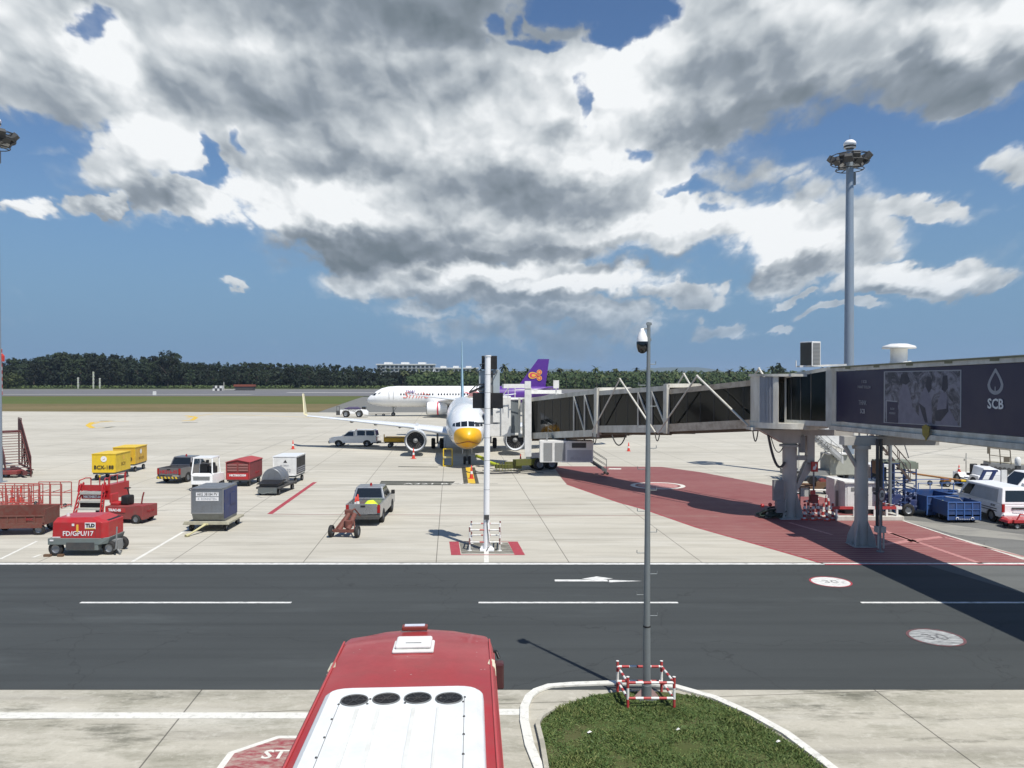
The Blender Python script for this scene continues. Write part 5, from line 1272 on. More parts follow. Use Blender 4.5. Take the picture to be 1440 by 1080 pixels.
for x in (-.6, .6):
    for y in (.4, 2.0): wheel(wt_, x, y, .30, .2, axis='x')

# cargo container and its dolly
dl = thing('container_dolly', 'cream four wheel dolly with a yellow drawbar carrying the grey cargo container', 'dolly', (-15.2, 38.6, 0), 1); dl.scale = (1, 1, .86)
b = B(); b.box(-1.08, 1.08, -.15, 2.3, .40, .52); b.prism([(-1.15, .42), (1.15, .42), (1.05, .62), (-1.05, .62)], -.22, -.15); b.out('deck', M('dolly_cream', (.42, .40, .30), .6, dirt=.5), dl, bevel=.015)
b = B(); b.hexa([(-.14, -.3, .42), (.14, -.3, .42), (.14, -.1, .42), (-.14, -.1, .42)], [(-.12, -.3, .5), (.12, -.3, .5), (.12, -.1, .5), (-.12, -.1, .5)]); b.cyl((0, -.25, .45), (-.42, -1.25, .10), .07, .05, 6); b.cyl((-.42, -1.25, .10), (-.50, -1.42, .06), .09, n=8); b.out('drawbar', M('pale_yellow', (.50, .46, .25), .6, dirt=.4), dl)
for x in (-.85, .85):
    for y in (.2, 1.9): wheel(dl, x, y, .20, .14, axis='x')
ul = thing('cargo_container', 'grey metal air cargo container with two white name plates and a blue side curtain', 'cargo container', (-15.2, 38.62, .452), 1); ul.scale = (1, 1, 1.05)
b = B(); b.prism([(.25, 0), (2.0, 0), (2.0, 1.62), (0, 1.62), (0, .42)], -.79, .79, 'x'); b.out('body', alu, ul, bevel=.012)
b = B()
for z in (.42, 1.59): b.box(-.80, .80, -.03, .0, z - .02, z + .03)
for x in (-.80, .76): b.box(x, x + .04, -.03, .0, .42, 1.62)
b.out('edge_frame', silver, ul)
b = B(); b.box(.795, .83, .1, 1.95, .15, 1.5); b.box(.80, .86, .9, 1.7, .7, 1.25); b.out('side_curtain', dblue, ul)
for z, s, sz in ((1.32, 'AKE 38184 PV', .20), (1.10, 'R  RONNSTEN', .17)):
    b = B(); b.box(-.56, .56, -.02, .0, z - .09, z + .09); pl = b.out('name_plate', txtw, ul); text(s, sz, txtk if sz == .2 else txtg, pl, (0, -.022, z), FRONT, sx=.85)

# ground power unit
gp = thing('ground_power_unit', 'red ground power unit on grey chassis lettered FD/GPU/17, nearest on the left', 'ground power unit', (-18.6, 33.2, 0), 0)
b = B(); b.loft([[(-1.14, 0, .78), (1.0, 0, .78), (1.18, .25, .78), (1.18, 1.5, .78), (-1.14, 1.5, .78)], [(-1.10, .0, 1.45), (1.0, .0, 1.45), (1.18, .25, 1.45), (1.18, 1.5, 1.45), (-1.10, 1.5, 1.45)], [(-.98, .12, 1.64), (.55, .12, 1.66), (.62, .3, 1.66), (.62, 1.4, 1.66), (-.98, 1.4, 1.64)]], 0, False)
b.out('housing', red, gp, bevel=.03)
b = B(); b.hexa([(.58, .1, 1.46), (1.14, .32, 1.46), (1.14, 1.45, 1.46), (.58, 1.45, 1.46)], [(.60, .14, 1.56), (1.10, .34, 1.50), (1.10, 1.4, 1.50), (.60, 1.4, 1.6)]); b.out('exhaust_grille', blackp, gp)
b = B(); b.box(-1.3, .9, -.05, 1.5, .50, .78); b.hexa([(.9, -.05, .5), (1.15, .2, .5), (1.15, 1.5, .5), (.9, 1.5, .5)], [(.9, -.05, .78), (1.25, .2, .78), (1.25, 1.5, .78), (.9, 1.5, .78)]); b.box(-.55, .85, -.04, 1.4, .26, .5); b.out('chassis', M('slate_chassis', (.14, .17, .165), .55, dirt=.35), gp, bevel=.02)
b = B(); b.box(-.5, .7, -.06, -.045, .30, .60); b.out('underside_tray', dgrey, gp)
wheel(gp, -1.02, .12, .31, .2); wheel(gp, -1.02, 1.4, .31, .2); wheel(gp, 1.15, .35, .29, .2); wheel(gp, 1.15, 1.4, .29, .2)
b = B(); b.tube([(1.35, .3, .2), (1.55, .1, .3), (1.6, .1, 1.25)], .035, 6); b.tube([(1.3, .6, .25), (1.65, .3, .08)], .05, 6); b.box(1.1, 1.45, .45, .9, .15, .6); b.out('tow_handle', mgrey, gp)
b = B(); b.box(-1.45, -1.15, -.12, .02, 0, .10); b.box(-.86, -.62, -.12, .02, 0, .10); b.out('chock', wood, gp)
text('FD/GPU/17', .285, txtw, gp, (-.02, -.012, .97), FRONT, sx=.98, bold=.005)
b = B(); b.box(.28, .74, -.015, .0, 1.17, 1.45); tp = b.out('maker_plate', txtw, gp); b = B(); b.box(.30, .72, -.02, -.014, 1.17, 1.21); b.out('plate_stripe', gold, tp); text('TLD', .2, txtk, tp, (.51, -.02, 1.32), FRONT, sx=1.05, bold=.012)
b = B(); b.box(-.28, -.18, -.015, 0, 1.30, 1.40); b.out('sticker', txtw, gp); b = B(); b.box(-.08, .0, -.03, 0, 1.05, 1.36); b.out('latch', gold, gp)
b = B(); b.box(.72, .74, -.01, 0, .80, 1.45); b.box(.92, .93, -.01, 0, .80, 1.45); b.out('panel_seam', dred, gp)
b = B(); b.cyl((-.72, .5, 1.64), (-.72, .5, 1.76), .08, .06, 12); b.out('beacon', lamp_clear, gp)
b = B(); b.box(-1.12, -.78, -.015, 0, .80, .84); b.box(-1.2, -1.05, -.07, -.05, .66, .72); b.out('reflector', txtw, gp)

# red access stand with steps
st = thing('access_stand', 'red step stand with three pale treads and tubular side rails behind the power unit', 'access stand', (-22.5, 40.9, 0), -4)
for s in (-1, 1):
    b = B()
    for y, dx in ((0, 0), (.25, 0)): b.cyl((s * .78, y - .1, 0), (s * .60, y + .5, 2.0), .04, n=6)
    for k in range(8): z = .15 + k * .24; b.bar((s * (.78 - .09 * z), -.08 + .3 * z, z), (s * (.78 - .09 * z), .2 + .3 * z, z + .2), .035)
    b.tube([(s * .72, .4, 1.55), (s * .70, .5, 2.15), (s * .55, .8, 2.25), (s * .5, 1.2, 2.2), (s * .5, 1.2, 1.4)], .03, 6)
    b.out('side_ladder', red, st)
for z, dz in ((.62, .10), (1.0, .10), (1.42, .14)): b = B(); b.hexa([(-.62, .0 + .3 * z, z), (.62, .0 + .3 * z, z), (.62, .35 + .3 * z, z), (-.62, .35 + .3 * z, z)], [(-.62, .0 + .3 * z, z + dz), (.62, .0 + .3 * z, z + dz), (.62, .35 + .3 * z, z + dz), (-.62, .35 + .3 * z, z + dz)]); b.out('tread', M('tread_grey', (.42, .43, .40), .6, dirt=.3), st)
b = B(); b.box(-.62, .62, .55, .62, 1.16, 1.40); b.box(-.80, .80, .6, .7, 1.6, 1.9); b.box(-.7, .7, .65, 2.4, 1.35, 1.5); b.box(.55, .9, .7, 2.5, 1.1, 1.9); b.out('platform', red, st)
b = B(); b.box(-.62, .62, .42, .45, .72, .98); b.out('dark_panel', blackp, st)
text('MKTMRT-04', .17, txtw, st, (0, .54, 1.28), FRONT, sx=1.1, bold=.012)
b = B()
for y in (.9, 1.6, 2.3): b.cyl((.75, y, 1.9), (.75, y, 2.35), .022, n=6)
b.tube([(.75, .9, 2.35), (.75, 2.3, 2.35)], .022, 6); b.cyl((.25, .8, 1.5), (.25, .8, 2.3), .03, n=6); b.cyl((.7, 2.5, 1.4), (.7, 2.5, 2.4), .03, n=6); b.out('guard_rail', red, st)
for x in (-.6, .6): wheel(st, x, 2.1, .25, .15, axis='x')
b = B(); b.cyl((.25, .8, 2.3), (.25, .8, 2.4), .05, n=8); b.out('beacon', yel, st)

# red low tractor
rt = thing('tow_tractor', 'red low tow tractor with a red seat and TRAC lettering, right of the step stand', 'tow tractor', (-20.35, 41.2, 0), -10)
b = B(); b.prism(arch_profile(-1.05, 1.15, .2, [(1.15, .95), (.95, .98), (.2, .90), (-1.05, .88)], (-.6, .75), .24), -.55, .0); b.prism([(-1.05, .25), (1.15, .25), (1.15, .92), (-1.05, .84)], 0.0, .7); b.out('body', dred, rt, bevel=.03)
b = B(); b.box(-1.0, .15, -.58, -.55, .58, .80); b.out('side_panel', red, rt); text('TRAC-05', .18, txtw, rt, (-.45, -.59, .69), FRONT, sx=1.05, bold=.01)
text('TRAC-05', .16, txtr, rt, (1.16, .1, .6), RIGHTW)
b = B(); b.box(-.95, -.45, -.3, .3, .88, 1.05); b.box(-1.0, -.85, -.3, .3, 1.0, 1.5); b.out('seat', red, rt, bevel=.05)
b = B(); b.box(-.4, .05, -.2, .35, .9, 1.4); b.out('engine_hood', blackp, rt, bevel=.08)
b = B(); b.tube([(.55, .2, .9), (.62, .2, 1.3), (.70, .2, 1.55)], .04); b.out('lever', dred, rt)
b = B(); b.cyl((-.1, .1, 1.4), (-.2, .1, 1.75), .03); b.lathe([(.16, 0), (.19, .02), (.16, .04)], 14, 0, (-.2, .1, 1.75)); b.out('steering_wheel', blackp, rt)
wheel(rt, .75, -.5, .24, .16); wheel(rt, -.6, -.48, .24, .16); wheel(rt, .75, .6, .24, .16); wheel(rt, -.6, .6, .24, .16)

# rust red open baggage cart at the left edge
oc_ = thing('open_cart', 'rust red open baggage cart at the left edge in front of the barrier racks', 'baggage cart', (-24.2, 37.5, 0), 6)
b = B(); b.box(-1.5, 1.45, 0, 1.6, .48, .58)
for x0, x1, y0, y1, z1 in ((-1.5, 1.45, 0, .05, .92), (-1.5, 1.45, 1.55, 1.6, 1.25), (1.40, 1.45, .05, 1.55, 1.25)): b.box(x0, x1, y0, y1, .58, z1)
b.box(-1.4, 1.35, -.03, 0, .35, .60); b.out('tray', rust, oc_, bevel=.01)
b = B()
for k in range(8): b.bar((-1.45 + k * .41, -.01, .6), (-1.45 + k * .41, -.01, .95), .05)
b.bar((-1.5, -.01, .95), (1.45, -.01, .95), .06); b.out('rail', rust, oc_)
for x in (-1.1, 1.15):
    for y in (.12, 1.48): wheel(oc_, x, y, .27, .18)
text('BGC', .16, txtr, oc_, (.8, -.04, .78), FRONT)
# tubular barrier racks
def rack(loc, rotz, bays, label, w=.65, h=1.42, slant=0.0):
    t = thing('barrier_rack', label, 'barrier rack', loc, rotz, 'red tubular barrier racks'); b = B()
    for k in range(bays + 1):
        x = k * w; b.cyl((x, 0, 0), (x, 0, h), .028, n=6); b.cyl((x, 1.0, 0), (x, 1.0, h), .028, n=6); b.cyl((x, 0, .08), (x, 1.0, .08), .03, n=6)
        b.cyl((x + .35, .4, .1), (x + .35 + slant, .4, h * .74), .028, n=6); b.cyl((x, .2, h * .66), (x + .35 + slant, .4, h * .74), .022, n=6)
    for z in (h, h * .55, .08): b.cyl((0, 0, z), (bays * w, 0, z), .025, n=6); b.cyl((0, 1.0, z), (bays * w, 1.0, z), .025, n=6)
    b.out('frame', M('barrier_red', (.38, .07, .06), .5, dirt=.25), t)
    for x in (.1, bays * w - .1): wheel(t, x, .5, .11, .07)
    return t
rack((-28.3, 45.3, 0), 0, 3, 'red tubular rack with tall open bays between the cart and the step stand')
rack((-31.6, 46.3, 0), -4, 5, 'red tubular rack with slanted rails at the left edge', .6, 1.2, -.18)
rack((-27.6, 41.3, 0), 4, 3, 'red tubular rack right behind the rust red open cart at the left edge', .6, 1.75, .1)
b = B()
for k in range(3):
    pass
for px, lab in ((17.5, 'small red and white cone at the left edge of the racks'), (29.5, 'small red and white cone right of its twin behind the racks')): cone(G(px, 707), lab, 1.1, 'cones behind the barrier racks')

# passenger stairs at the far left
ps = thing('passenger_stairs', 'dark red mobile passenger stairs at the left edge', 'passenger stairs', (-38.0, 59.6, 0), 0)
stairs(ps, (0, 0, .55), (-2.9, 3.4, 3.15), 1.6, 14, maroon, rail=False, tread=M('tread_maroon', (.16, .07, .065), .6))
b = B(); P0_, Q0_ = Vector((0, 0, .55)), Vector((-2.9, 3.4, 3.15)); hh = Vector((-2.9, 3.4, 0)).normalized(); sd_ = Vector((hh.y, -hh.x, 0)) * .85
for s in (-1, 1):
    a, c = P0_ + sd_ * s, Q0_ + sd_ * s; o_ = sd_.normalized() * .025
    b.hexa([a - o_, a + o_, c + o_, c - o_], [a - o_ + Vector((0, 0, .95)), a + o_ + Vector((0, 0, .95)), c + o_ + Vector((0, 0, .95)), c - o_ + Vector((0, 0, .95))])
b.out('side_panel', maroon, ps)
b = B(); q = Q0_; b.hexa([q + v for v in (sd_ * -1, sd_, sd_ + hh * 1.5, sd_ * -1 + hh * 1.5)], [q + v + Vector((0, 0, .12)) for v in (sd_ * -1, sd_, sd_ + hh * 1.5, sd_ * -1 + hh * 1.5)]); b.out('landing', maroon, ps)
b = B()
for s in (-1, 1):
    for k in (0, .75, 1.5): p = q + sd_ * s + hh * k; b.bar(p, p + Vector((0, 0, 1.15)), .05)
    for z in (.6, 1.15): b.bar(q + sd_ * s + Vector((0, 0, z)), q + sd_ * s + hh * 1.5 + Vector((0, 0, z)), .05)
    b.hexa(*[[q + sd_ * s * k + hh * u + Vector((0, 0, z)) for k, u in ((.97, .1), (1.0, .1), (1.0, 1.4), (.97, 1.4))] for z in (.15, 1.05)])
b.out('landing_rail', maroon, ps)
b = B()
for s in (-1, 1):
    for k in range(3):
        p = P0_.lerp(Q0_, .35 + .3 * k) + sd_ * s; b.bar((p.x, p.y, .5), p, .07)
        if k < 2: p2 = P0_.lerp(Q0_, .65 + .3 * k) + sd_ * s; b.bar((p.x, p.y, .5), p2, .05); b.bar(p, (p2.x, p2.y, .5), .05)
    p = P0_ + sd_ * s; p2 = Q0_ + sd_ * s + hh * 1.2; b.bar((p.x, p.y, .5), (p2.x, p2.y, .5), .12); b.bar((p2.x, p2.y, .5), (p2.x, p2.y, 3.1), .08)
b.bar((.9, -.6, .35), (-2.4, 3, .35), .3); b.out('underframe', maroon, ps)
b = B(); b.cyl((1.1, -.2, 0), (1.1, -.2, .6), .04); b.cyl((.9, -.2, .58), (1.3, -.2, .58), .04); b.cyl((.2, .1, .3), (1.1, -.2, .3), .05); b.out('outrigger', maroon, ps)
b = B(); b.box(-3.0, .3, -.7, .2, .25, .55); b.out('drive_base', dred, ps, bevel=.04)
for x, y in ((-.6, -.5), (-2.6, -.3), (.5, .5)): wheel(ps, x, y, .27, .2)
b = B(); b.box(-.4, .4, -.3, .3, .3, .85); 

# rusty two wheeled tow gear
tg = thing('towing_cart', 'rusty two wheeled towing cart behind the silver pickup', 'towing cart', (-8.05, 37.15, 0), -6)
b = B(); b.cyl((-.62, 0, .30), (.62, 0, .30), .045); b.cyl((-.28, 0, .3), (-.02, 1.0, 1.05), .13, .11, 10); b.cyl((.18, 0, .35), (.22, .9, .95), .12, n=10); b.bar((-.45, 0, .35), (-.15, 1.1, 1.0), .06); b.bar((.5, 0, .35), (.1, 1.2, .9), .06)
b.box(-.5, .5, -.12, .1, .25, .38); b.cyl((.1, .3, .4), (.1, .3, .75), .2, n=12); b.tube([(-.1, 1.0, 1.0), (.1, 1.3, 1.15), (.2, 1.9, .7)], .04); b.box(-.25, .1, .8, 1.1, .95, 1.15)
b.out('frame', rust, tg)
for x in (-.64, .64): wheel(tg, x, 0, .29, .17, axis='x')

# yellow ladder stand under the nose, yellow tool trailer, tug and tow bar
ld = thing('step_stand', 'yellow two rung step stand left of the nose wheel', 'step stand', G(629.5, 656), 0)
b = B()
for x in (-.37, .37): b.bar((x, 0, 0), (x, .15, 1.5), .08); b.bar((x, .9, 0), (x, .2, 1.5), .06)
b.bar((-.37, .15, 1.5), (.37, .15, 1.5), .08); b.bar((-.37, 0, .05), (.37, 0, .05), .08); b.out('frame', yel, ld)
b = B(); b.box(-.37, .37, -.05, .3, .72, .86); b.out('tread', M('pale_tread', (.62, .55, .25), .6), ld)
yt = thing('baggage_cart', 'low yellow baggage cart coupled behind the white canopy pickup', 'baggage cart', G(566, 629.5), 0)
b = B(); b.box(-2.0, 2.0, 0, 1.5, .62, 1.12); b.box(-2.05, -1.95, -.02, .1, .62, 1.45); b.out('tray', M('cart_amber', (.70, .40, .01), .5, dirt=.15), yt, bevel=.02); b = B(); b.box(-1.95, 1.95, -.02, 0, 1.04, 1.10); b.box(-1.95, 1.95, .05, 1.4, .5, .62); b.box(-3.4, -1.9, .7, .8, .42, .5); b.out('chassis', dgrey, yt)
for x in (-1.4, 1.4):
    for y in (.15, 1.35): wheel(yt, x, y, .24, .16)
tu = thing('pushback_tug', 'white pushback tug with a dark blue deck at the nose of the far airliner', 'pushback tug', G(497, 587), 2); tu.scale = (1.05, 1.05, 1.25)
b = B(); b.prism(arch_profile(-2.4, 2.6, .35, [(2.6, .8), (2.1, 1.2), (1.4, 1.3), (.9, .95), (.1, .85), (-.3, 1.0), (-1.1, 1.1), (-2.4, 1.15)], (-1.35, 1.0), .6), -.1, 1.3); b.out('body', whitec, tu, bevel=.04)
b = B(); b.box(-1.6, 1.3, -.12, 1.2, 1.22, 1.42); b.hexa([(-1.2, -.1, 1.42), (1.0, -.1, 1.42), (1.0, 1.1, 1.42), (-1.2, 1.1, 1.42)], [(-.9, 0, 1.6), (.8, 0, 1.6), (.8, 1, 1.6), (-.9, 1, 1.6)]); b.out('deck', M('tug_purple', (.05, .04, .11), .5), tu, bevel=.03)
b = B(); b.box(-3.1, -2.4, 0, 1.2, .35, 1.0)
for x in (-3.0, -2.5): b.bar((x, 0, 1.0), (x, 0, 1.7), .06)
b.bar((-3.0, 0, 1.7), (-2.5, 0, 1.7), .06); b.out('rear_platform', dgrey, tu)
b = B(); b.box(1.5, 2.2, -.12, 1.1, 1.2, 1.62); b.out('cab', glass, tu, bevel=.08)
for x in (-1.35, 1.0): wheel(tu, x, 0, .55, .3); wheel(tu, x, 1.1, .55, .3)
wb_ = thing('tow_bar', 'slim dark tow bar linking the tug and the nose gear of the far airliner', 'tow bar', G(530, 585.5), 0)
b = B(); b.cyl((-1.6, 0, .45), (2.4, 1.5, .4), .07, n=8); b.cyl((-.3, .3, .4), (-.1, .3, .1), .05); b.out('bar', dgrey, wb_); wheel(wb_, 1.2, .6, .28, .12); wheel(wb_, -.2, .2, .2, .1)
b = B(); b.cyl((-2.9, 0, 1.0), (1.6, 0, 2.4), .10, n=8); 

# ------------------------------------------------ right-hand group
def pxm(px, D): return (px - 720) * D / FPX
def van(loc, rotz, label, glazed=False, txt=None):
    t = thing('van', label, 'van', loc, rotz); W_ = .86
    b = B(); prof = arch_profile(-2.3, 2.35, .36, [(2.38, .75), (2.2, .98), (1.75, 1.05), (-2.32, 1.05)], (-1.35, 1.5), .34); b.prism(prof, -W_, W_)
    F = cabF(-2.32, 1.78, .86, 1.05, -2.16, .95, .72, 1.90); b.hexa(*F); b.out('body', whitec, t, bevel=.05)
    panes(t, F, [('rear', (.10, .10, .16, .16)), ('left', (.08, .72, .14, .16)), ('right', (.72, .08, .14, .16)), ('front', (.07, .07, .06, .08))])
    b = B(); lo, hi = F; b.pane((lo[2], lo[3], hi[3], hi[2]), (.29, .10, .08, .14), .012); b.out('blank_panel', M('van_grey_panel', (.40, .42, .44), .35), t)
    b = B(); b.box(-2.42, -2.28, -.8, .8, .32, .56); b.out('rear_bumper', whitec, t, bevel=.03)
    lights(t, -2.31, (-.78, .78), .86, lamp_red, (.04, .14, .42)); lights(t, 2.3, (-.65, .65), .8, lamp_clear, (.05, .3, .2), 'headlight')
    b = B(); b.box(-2.345, -2.33, -.28, .28, .62, .74); b.out('number_plate', txtw, t); b = B(); b.box(-2.35, -2.33, -.35, .35, .80, .90); b.out('handle_recess', dgrey, t)
    b = B(); b.box(-1.9, .9, .862, .872, .74, .78); b.box(-1.9, .9, .862, .872, .62, .66); b.out('side_stripe', dgrey, t)
    b = B(); b.box(-.1, .9, .862, .868, .5, 1.04); b.out('sliding_door', whitec, t)
    for s in (-1, 1): b = B(); b.box(1.35, 1.5, s * .92 - .1, s * .92 + .1, 1.1, 1.3); b.out('mirror', whitec, t, bevel=.03)
    for s in (-1, 1):
        for x in (-1.35, 1.5): wheel(t, x, s * .74, .34, .2)
    return t
v1 = van((26.35, 42.6, 0), 90, 'white delivery van seen from behind beside the blue carts')
text('03-07', .17, txtk, v1, (-1.6, .875, .92), (PI / 2, 0, PI), sx=1.0); b = B(); b.lathe([(.001, .870), (.10, .870)], 14, 0, (.45, 0, .88), 'y', sm=False); b.out('door_roundel', dblue, v1)
v2 = van((32.3, 47.6, 0), 180, 'white van farther back at the right edge behind the nearer van')
def bluecart(loc, rotz, w, d, h, label, open_=False):
    t = thing('blue_cart', label, 'baggage cart', loc, rotz, 'blue open baggage carts'); b = B()
    b.box(0, w, 0, d, .36, .44)
    hf = h if not open_ else h * .55
    for x0, x1, y0, y1 in ((0, w, 0, .04), (0, w, d - .04, d), (0, .04, .04, d - .04), (w - .04, w, .04, d - .04)): b.box(x0, x1, y0, y1, .16 if (y1 == .04 and not open_) else .44, hf)
    b.out('tray', blue, t)
    b = B(); n = 4
    for k in range(n + 1): x = k * (w - .05) / n; b.box(x, x + .05, -.03, 0, .16, h if open_ else hf)
    b.box(0, w, -.035, -.005, hf - .05, hf + .01); b.box(0, w, -.035, -.005, h * .62, h * .62 + .03)
    if open_: b.box(0, w, -.03, 0, h - .04, h); b.box(0, w, d - .03, d, h - .04, h)
    b.out('rib', M('light_blue_edge', (.05, .13, .36), .45, dirt=.2), t)
    for x in (.3, w - .3):
        for y in (.25, d - .25): wheel(t, x, y, .20, .13, axis='x')
    return t
bc1 = bluecart((pxm(1332.5, 40.8), 40.75, 0), 0, 1.76, 1.5, 1.12, 'blue ribbed baggage cart nearest the white van')
b = B()
for x in (.5, 1.3): b.tube([(x - .07, 0, 0), (x - .05, 0, .1), (x + .05, 0, .1), (x + .07, 0, 0)], .02, 5)
for k in range(6): b.box(.62 + k * .1, .66 + k * .1, -.02, 0, .0, .03)
b.out('hook', txtw, bc1, loc=(0, -.045, .20))
bc2 = bluecart((pxm(1301, 42.4), 42.2, 0), 8, 1.9, 2.0, 1.2, 'blue baggage cart behind and left of the nearest blue one')
b = B(); b.tube([(.9, -.3, 1.2), (1.6, -.5, 1.1), (1.75, -.5, .95)], .025); b.out('drawbar_handle', txtg, bc2)
b = B(); b.tube([(.75, -.25, 1.0), (.95, -.3, .35), (1.3, -.3, .2)], .05); b.cyl((1.05, -.35, .35), (1.05, -.15, .35), .2, n=14); b.out('drawbar', M('pale_lime', (.45, .50, .25), .6), bc2)
bc3 = bluecart((pxm(1290, 46.5), 46.4, 0), 4, 3.0, 1.6, 1.35, 'long blue cart with open rails behind the other two', True)
bs = thing('blue_step_frame', 'slanted blue frame leaning up behind the white van roof', 'step frame', (pxm(1364, 47.5), 47.4, 0), 0)
b = B(); 
for x in (0, .62): b.hexa([(x, 0, .3), (x + .16, 0, .3), (x + .16, .1, .3), (x, .1, .3)], [(x + .85, 0, 2.0), (x + 1.05, 0, 2.0), (x + 1.05, .1, 2.0), (x + .85, .1, 2.0)])
b.box(.5, 1.3, .02, .08, 1.25, 1.4); b.box(.85, 1.7, .02, .08, 1.88, 2.0); b.out('frame', dblue, bs)
b = B(); b.box(1.9, 2.25, .0, .1, .6, 2.0); b.out('side_post', white, bs); b = B(); b.box(0, 2.2, -.1, .3, .15, .3); b.out('foot', dblue, bs)
# white tow tractor on the right
wr = thing('tow_tractor', 'white tow tractor with black seats and a cone on its wing', 'tow tractor', (31.6, 54.0, 0), 0)
b = B(); b.prism(arch_profile(-1.5, 1.55, .35, [(1.55, .95), (.9, .98), (.55, .62), (-.3, .62), (-.6, 1.0), (-1.5, .98)], (-.95, 1.0), .40), 0, .28, 'x')
b.prism([(-1.45, .4), (1.5, .4), (1.5, .9), (.5, .62), (-.35, .62), (-.6, .95), (-1.45, .95)], .28, 1.6, 'x'); b.out('body', whitec, wr, bevel=.04)
b = B(); b.hexa([(.35, -1.45, .95), (1.6, -1.45, .95), (1.6, -.1, .95), (.35, -.1, .95)], [(.45, -1.4, 1.5), (1.6, -1.4, 1.35), (1.6, -.2, 1.5), (.45, -.2, 1.6)]); b.out('bonnet', whitec, wr, bevel=.05)
for x in (.35, 1.1): b = B(); b.box(x, x + .5, -.05, .1, .95, 1.65); b.box(x, x + .5, -.05, .5, .8, .98); b.out('seat', blackp, wr, bevel=.05)
b = B(); b.cyl((.6, .9, .9), (.6, .9, 2.3), .04); b.box(.45, .6, .85, .95, 1.75, 1.9); b.out('lamp_post', cream, wr)
for y in (-.95, 1.0):
    wheel(wr, .12, y, .44, .28, axis='x'); wheel(wr, 1.45, y, .44, .28, axis='x')
cone((31.75, 55.0, .98), 'red and white cone on top of the white tow tractor', .75, 'cones carried by vehicles').scale = (.65,) * 3
# belt loader behind
bl = thing('belt_loader', 'grey belt loader with a tubular side rail beyond the white tow tractor', 'belt loader', (pxm(1391, 58), 58.0, 0), -14)
b = B(); b.hexa([(0, 0, .9), (5.2, 0, .5), (5.2, 1.2, .5), (0, 1.2, .9)], [(0, 0, 1.30), (5.2, 0, .92), (5.2, 1.2, .92), (0, 1.2, 1.30)]); b.out('conveyor', mgrey, bl, bevel=.03)
b = B(); b.hexa([(0, .12, 1.31), (5.1, .12, .94), (5.1, 1.08, .94), (0, 1.08, 1.31)], [(0, .12, 1.34), (5.1, .12, .97), (5.1, 1.08, .97), (0, 1.08, 1.34)]); b.out('belt', M('belt_tan', (.30, .28, .2), .7, dirt=.4), bl)
b = B()
for k in range(16): z = .92 - k * .027; b.cyl((.15 + k * .3, -.06, z), (.15 + k * .3, -.0, z), .12, n=10)
b.out('roller', dgrey, bl)
b = B()
for x in (.1, .8, 1.5): b.cyl((x, 0, 1.2), (x - .08, 0, 2.4 - x * .1), .035)
b.tube([(.02, 0, 2.4), (1.42, 0, 2.25)], .035); b.tube([(.06, 0, 1.85), (1.46, 0, 1.7)], .03); b.box(-.1, .08, -.06, .04, 1.95, 2.45); b.box(1.0, 1.4, -.03, .03, 1.35, 1.75); b.out('side_rail', M('rail_brown', (.12, .10, .07), .6), bl)
b = B(); b.box(.4, 5.0, .1, 1.1, .4, .8); b.out('chassis', steelg, bl)
for x in (.9, 4.2): wheel(bl, x, .05, .36, .24); wheel(bl, x, 1.1, .36, .24)
bk = thing('signal_post', 'white round headed post standing behind the far white van', 'signal post', (pxm(1432, 52), 52.0, 0), 0)
b = B(); b.box(-.13, .13, -.13, .13, 0, 1.75); b.out('post', dgrey, bk); b = B(); b.lathe([(.16, 1.75), (.19, 1.85), (.19, 2.15), (.12, 2.3), (.001, 2.34)], 16); b.out('head', white, bk)
tb = thing('tow_bar', 'long rusty orange tow bar lying left of the white tow tractor', 'tow bar', G(1325, 684), 0)
b = B(); b.cyl((-1.35, 1.1, .75), (1.3, -.4, .45), .07, n=8); b.cyl((-1.35, 1.1, .75), (-1.75, 1.3, .95), .12, .05, 8); b.box(.0, .5, -.25, .25, .35, .6); b.cyl((1.2, -.35, .45), (1.7, -.6, .4), .09); b.out('bar', M('rusty_orange', (.30, .13, .03), .7, dirt=.4), tb)
b = B(); b.cyl((1.1, -.4, .45), (1.6, -.65, .42), .09); b.out('painted_end', yel, tb); wheel(tb, .2, -.3, .22, .12); wheel(tb, .2, .3, .22, .12); wheel(tb, -.6, .5, .18, .1)
rl = thing('red_trolley', 'low red trolley at the right edge below the white van bumper', 'trolley', (pxm(1424, 39.2), 39.0, 0), 0)
b = B(); b.box(0, 1.6, 0, 1.1, .32, .48); b.hexa([(-.25, .1, .30), (0, .1, .30), (0, .9, .30), (-.25, .9, .30)], [(-.2, .2, .42), (0, .1, .48), (0, .9, .48), (-.2, .8, .42)]); b.tube([(.2, .1, .48), (.35, .1, .75), (.9, .1, .68), (1.5, .1, .75)], .04); b.out('frame', red, rl, bevel=.02)
for x in (.2, 1.4): wheel(rl, x, .1, .16, .1); wheel(rl, x, 1.0, .16, .1)

# blue maintenance stairs
ms = thing('maintenance_stairs', 'blue lattice maintenance stairs with dark steps behind the speed sign', 'maintenance stairs', (pxm(1272, 42.6), 42.9, 0), 0)
b = B(); rr_ = random.Random(9)
X0, X1 = -1.0, .82
for x in (X0, -.4, .2, X1):
    for y in (0, 1.4): b.bar((x, y, .3), (x, y, 2.9), .06)
for z in (.35, .75, 1.1, 1.5, 1.95, 2.4, 2.9):
    for y in (0, 1.4): b.bar((X0, y, z), (X1, y, z), .05)
    b.bar((X0, 0, z), (X0, 1.4, z), .05); b.bar((X1, 0, z), (X1, 1.4, z), .05)
for k in range(60):
    x = rr_.uniform(X0, X1 - .5); z = rr_.uniform(.3, 1.9); y = rr_.choice((0, .5, 1.0, 1.4)); b.bar((x, y, z), (x + rr_.uniform(.3, .6), y, z + rr_.uniform(-.5, .5)), .045)
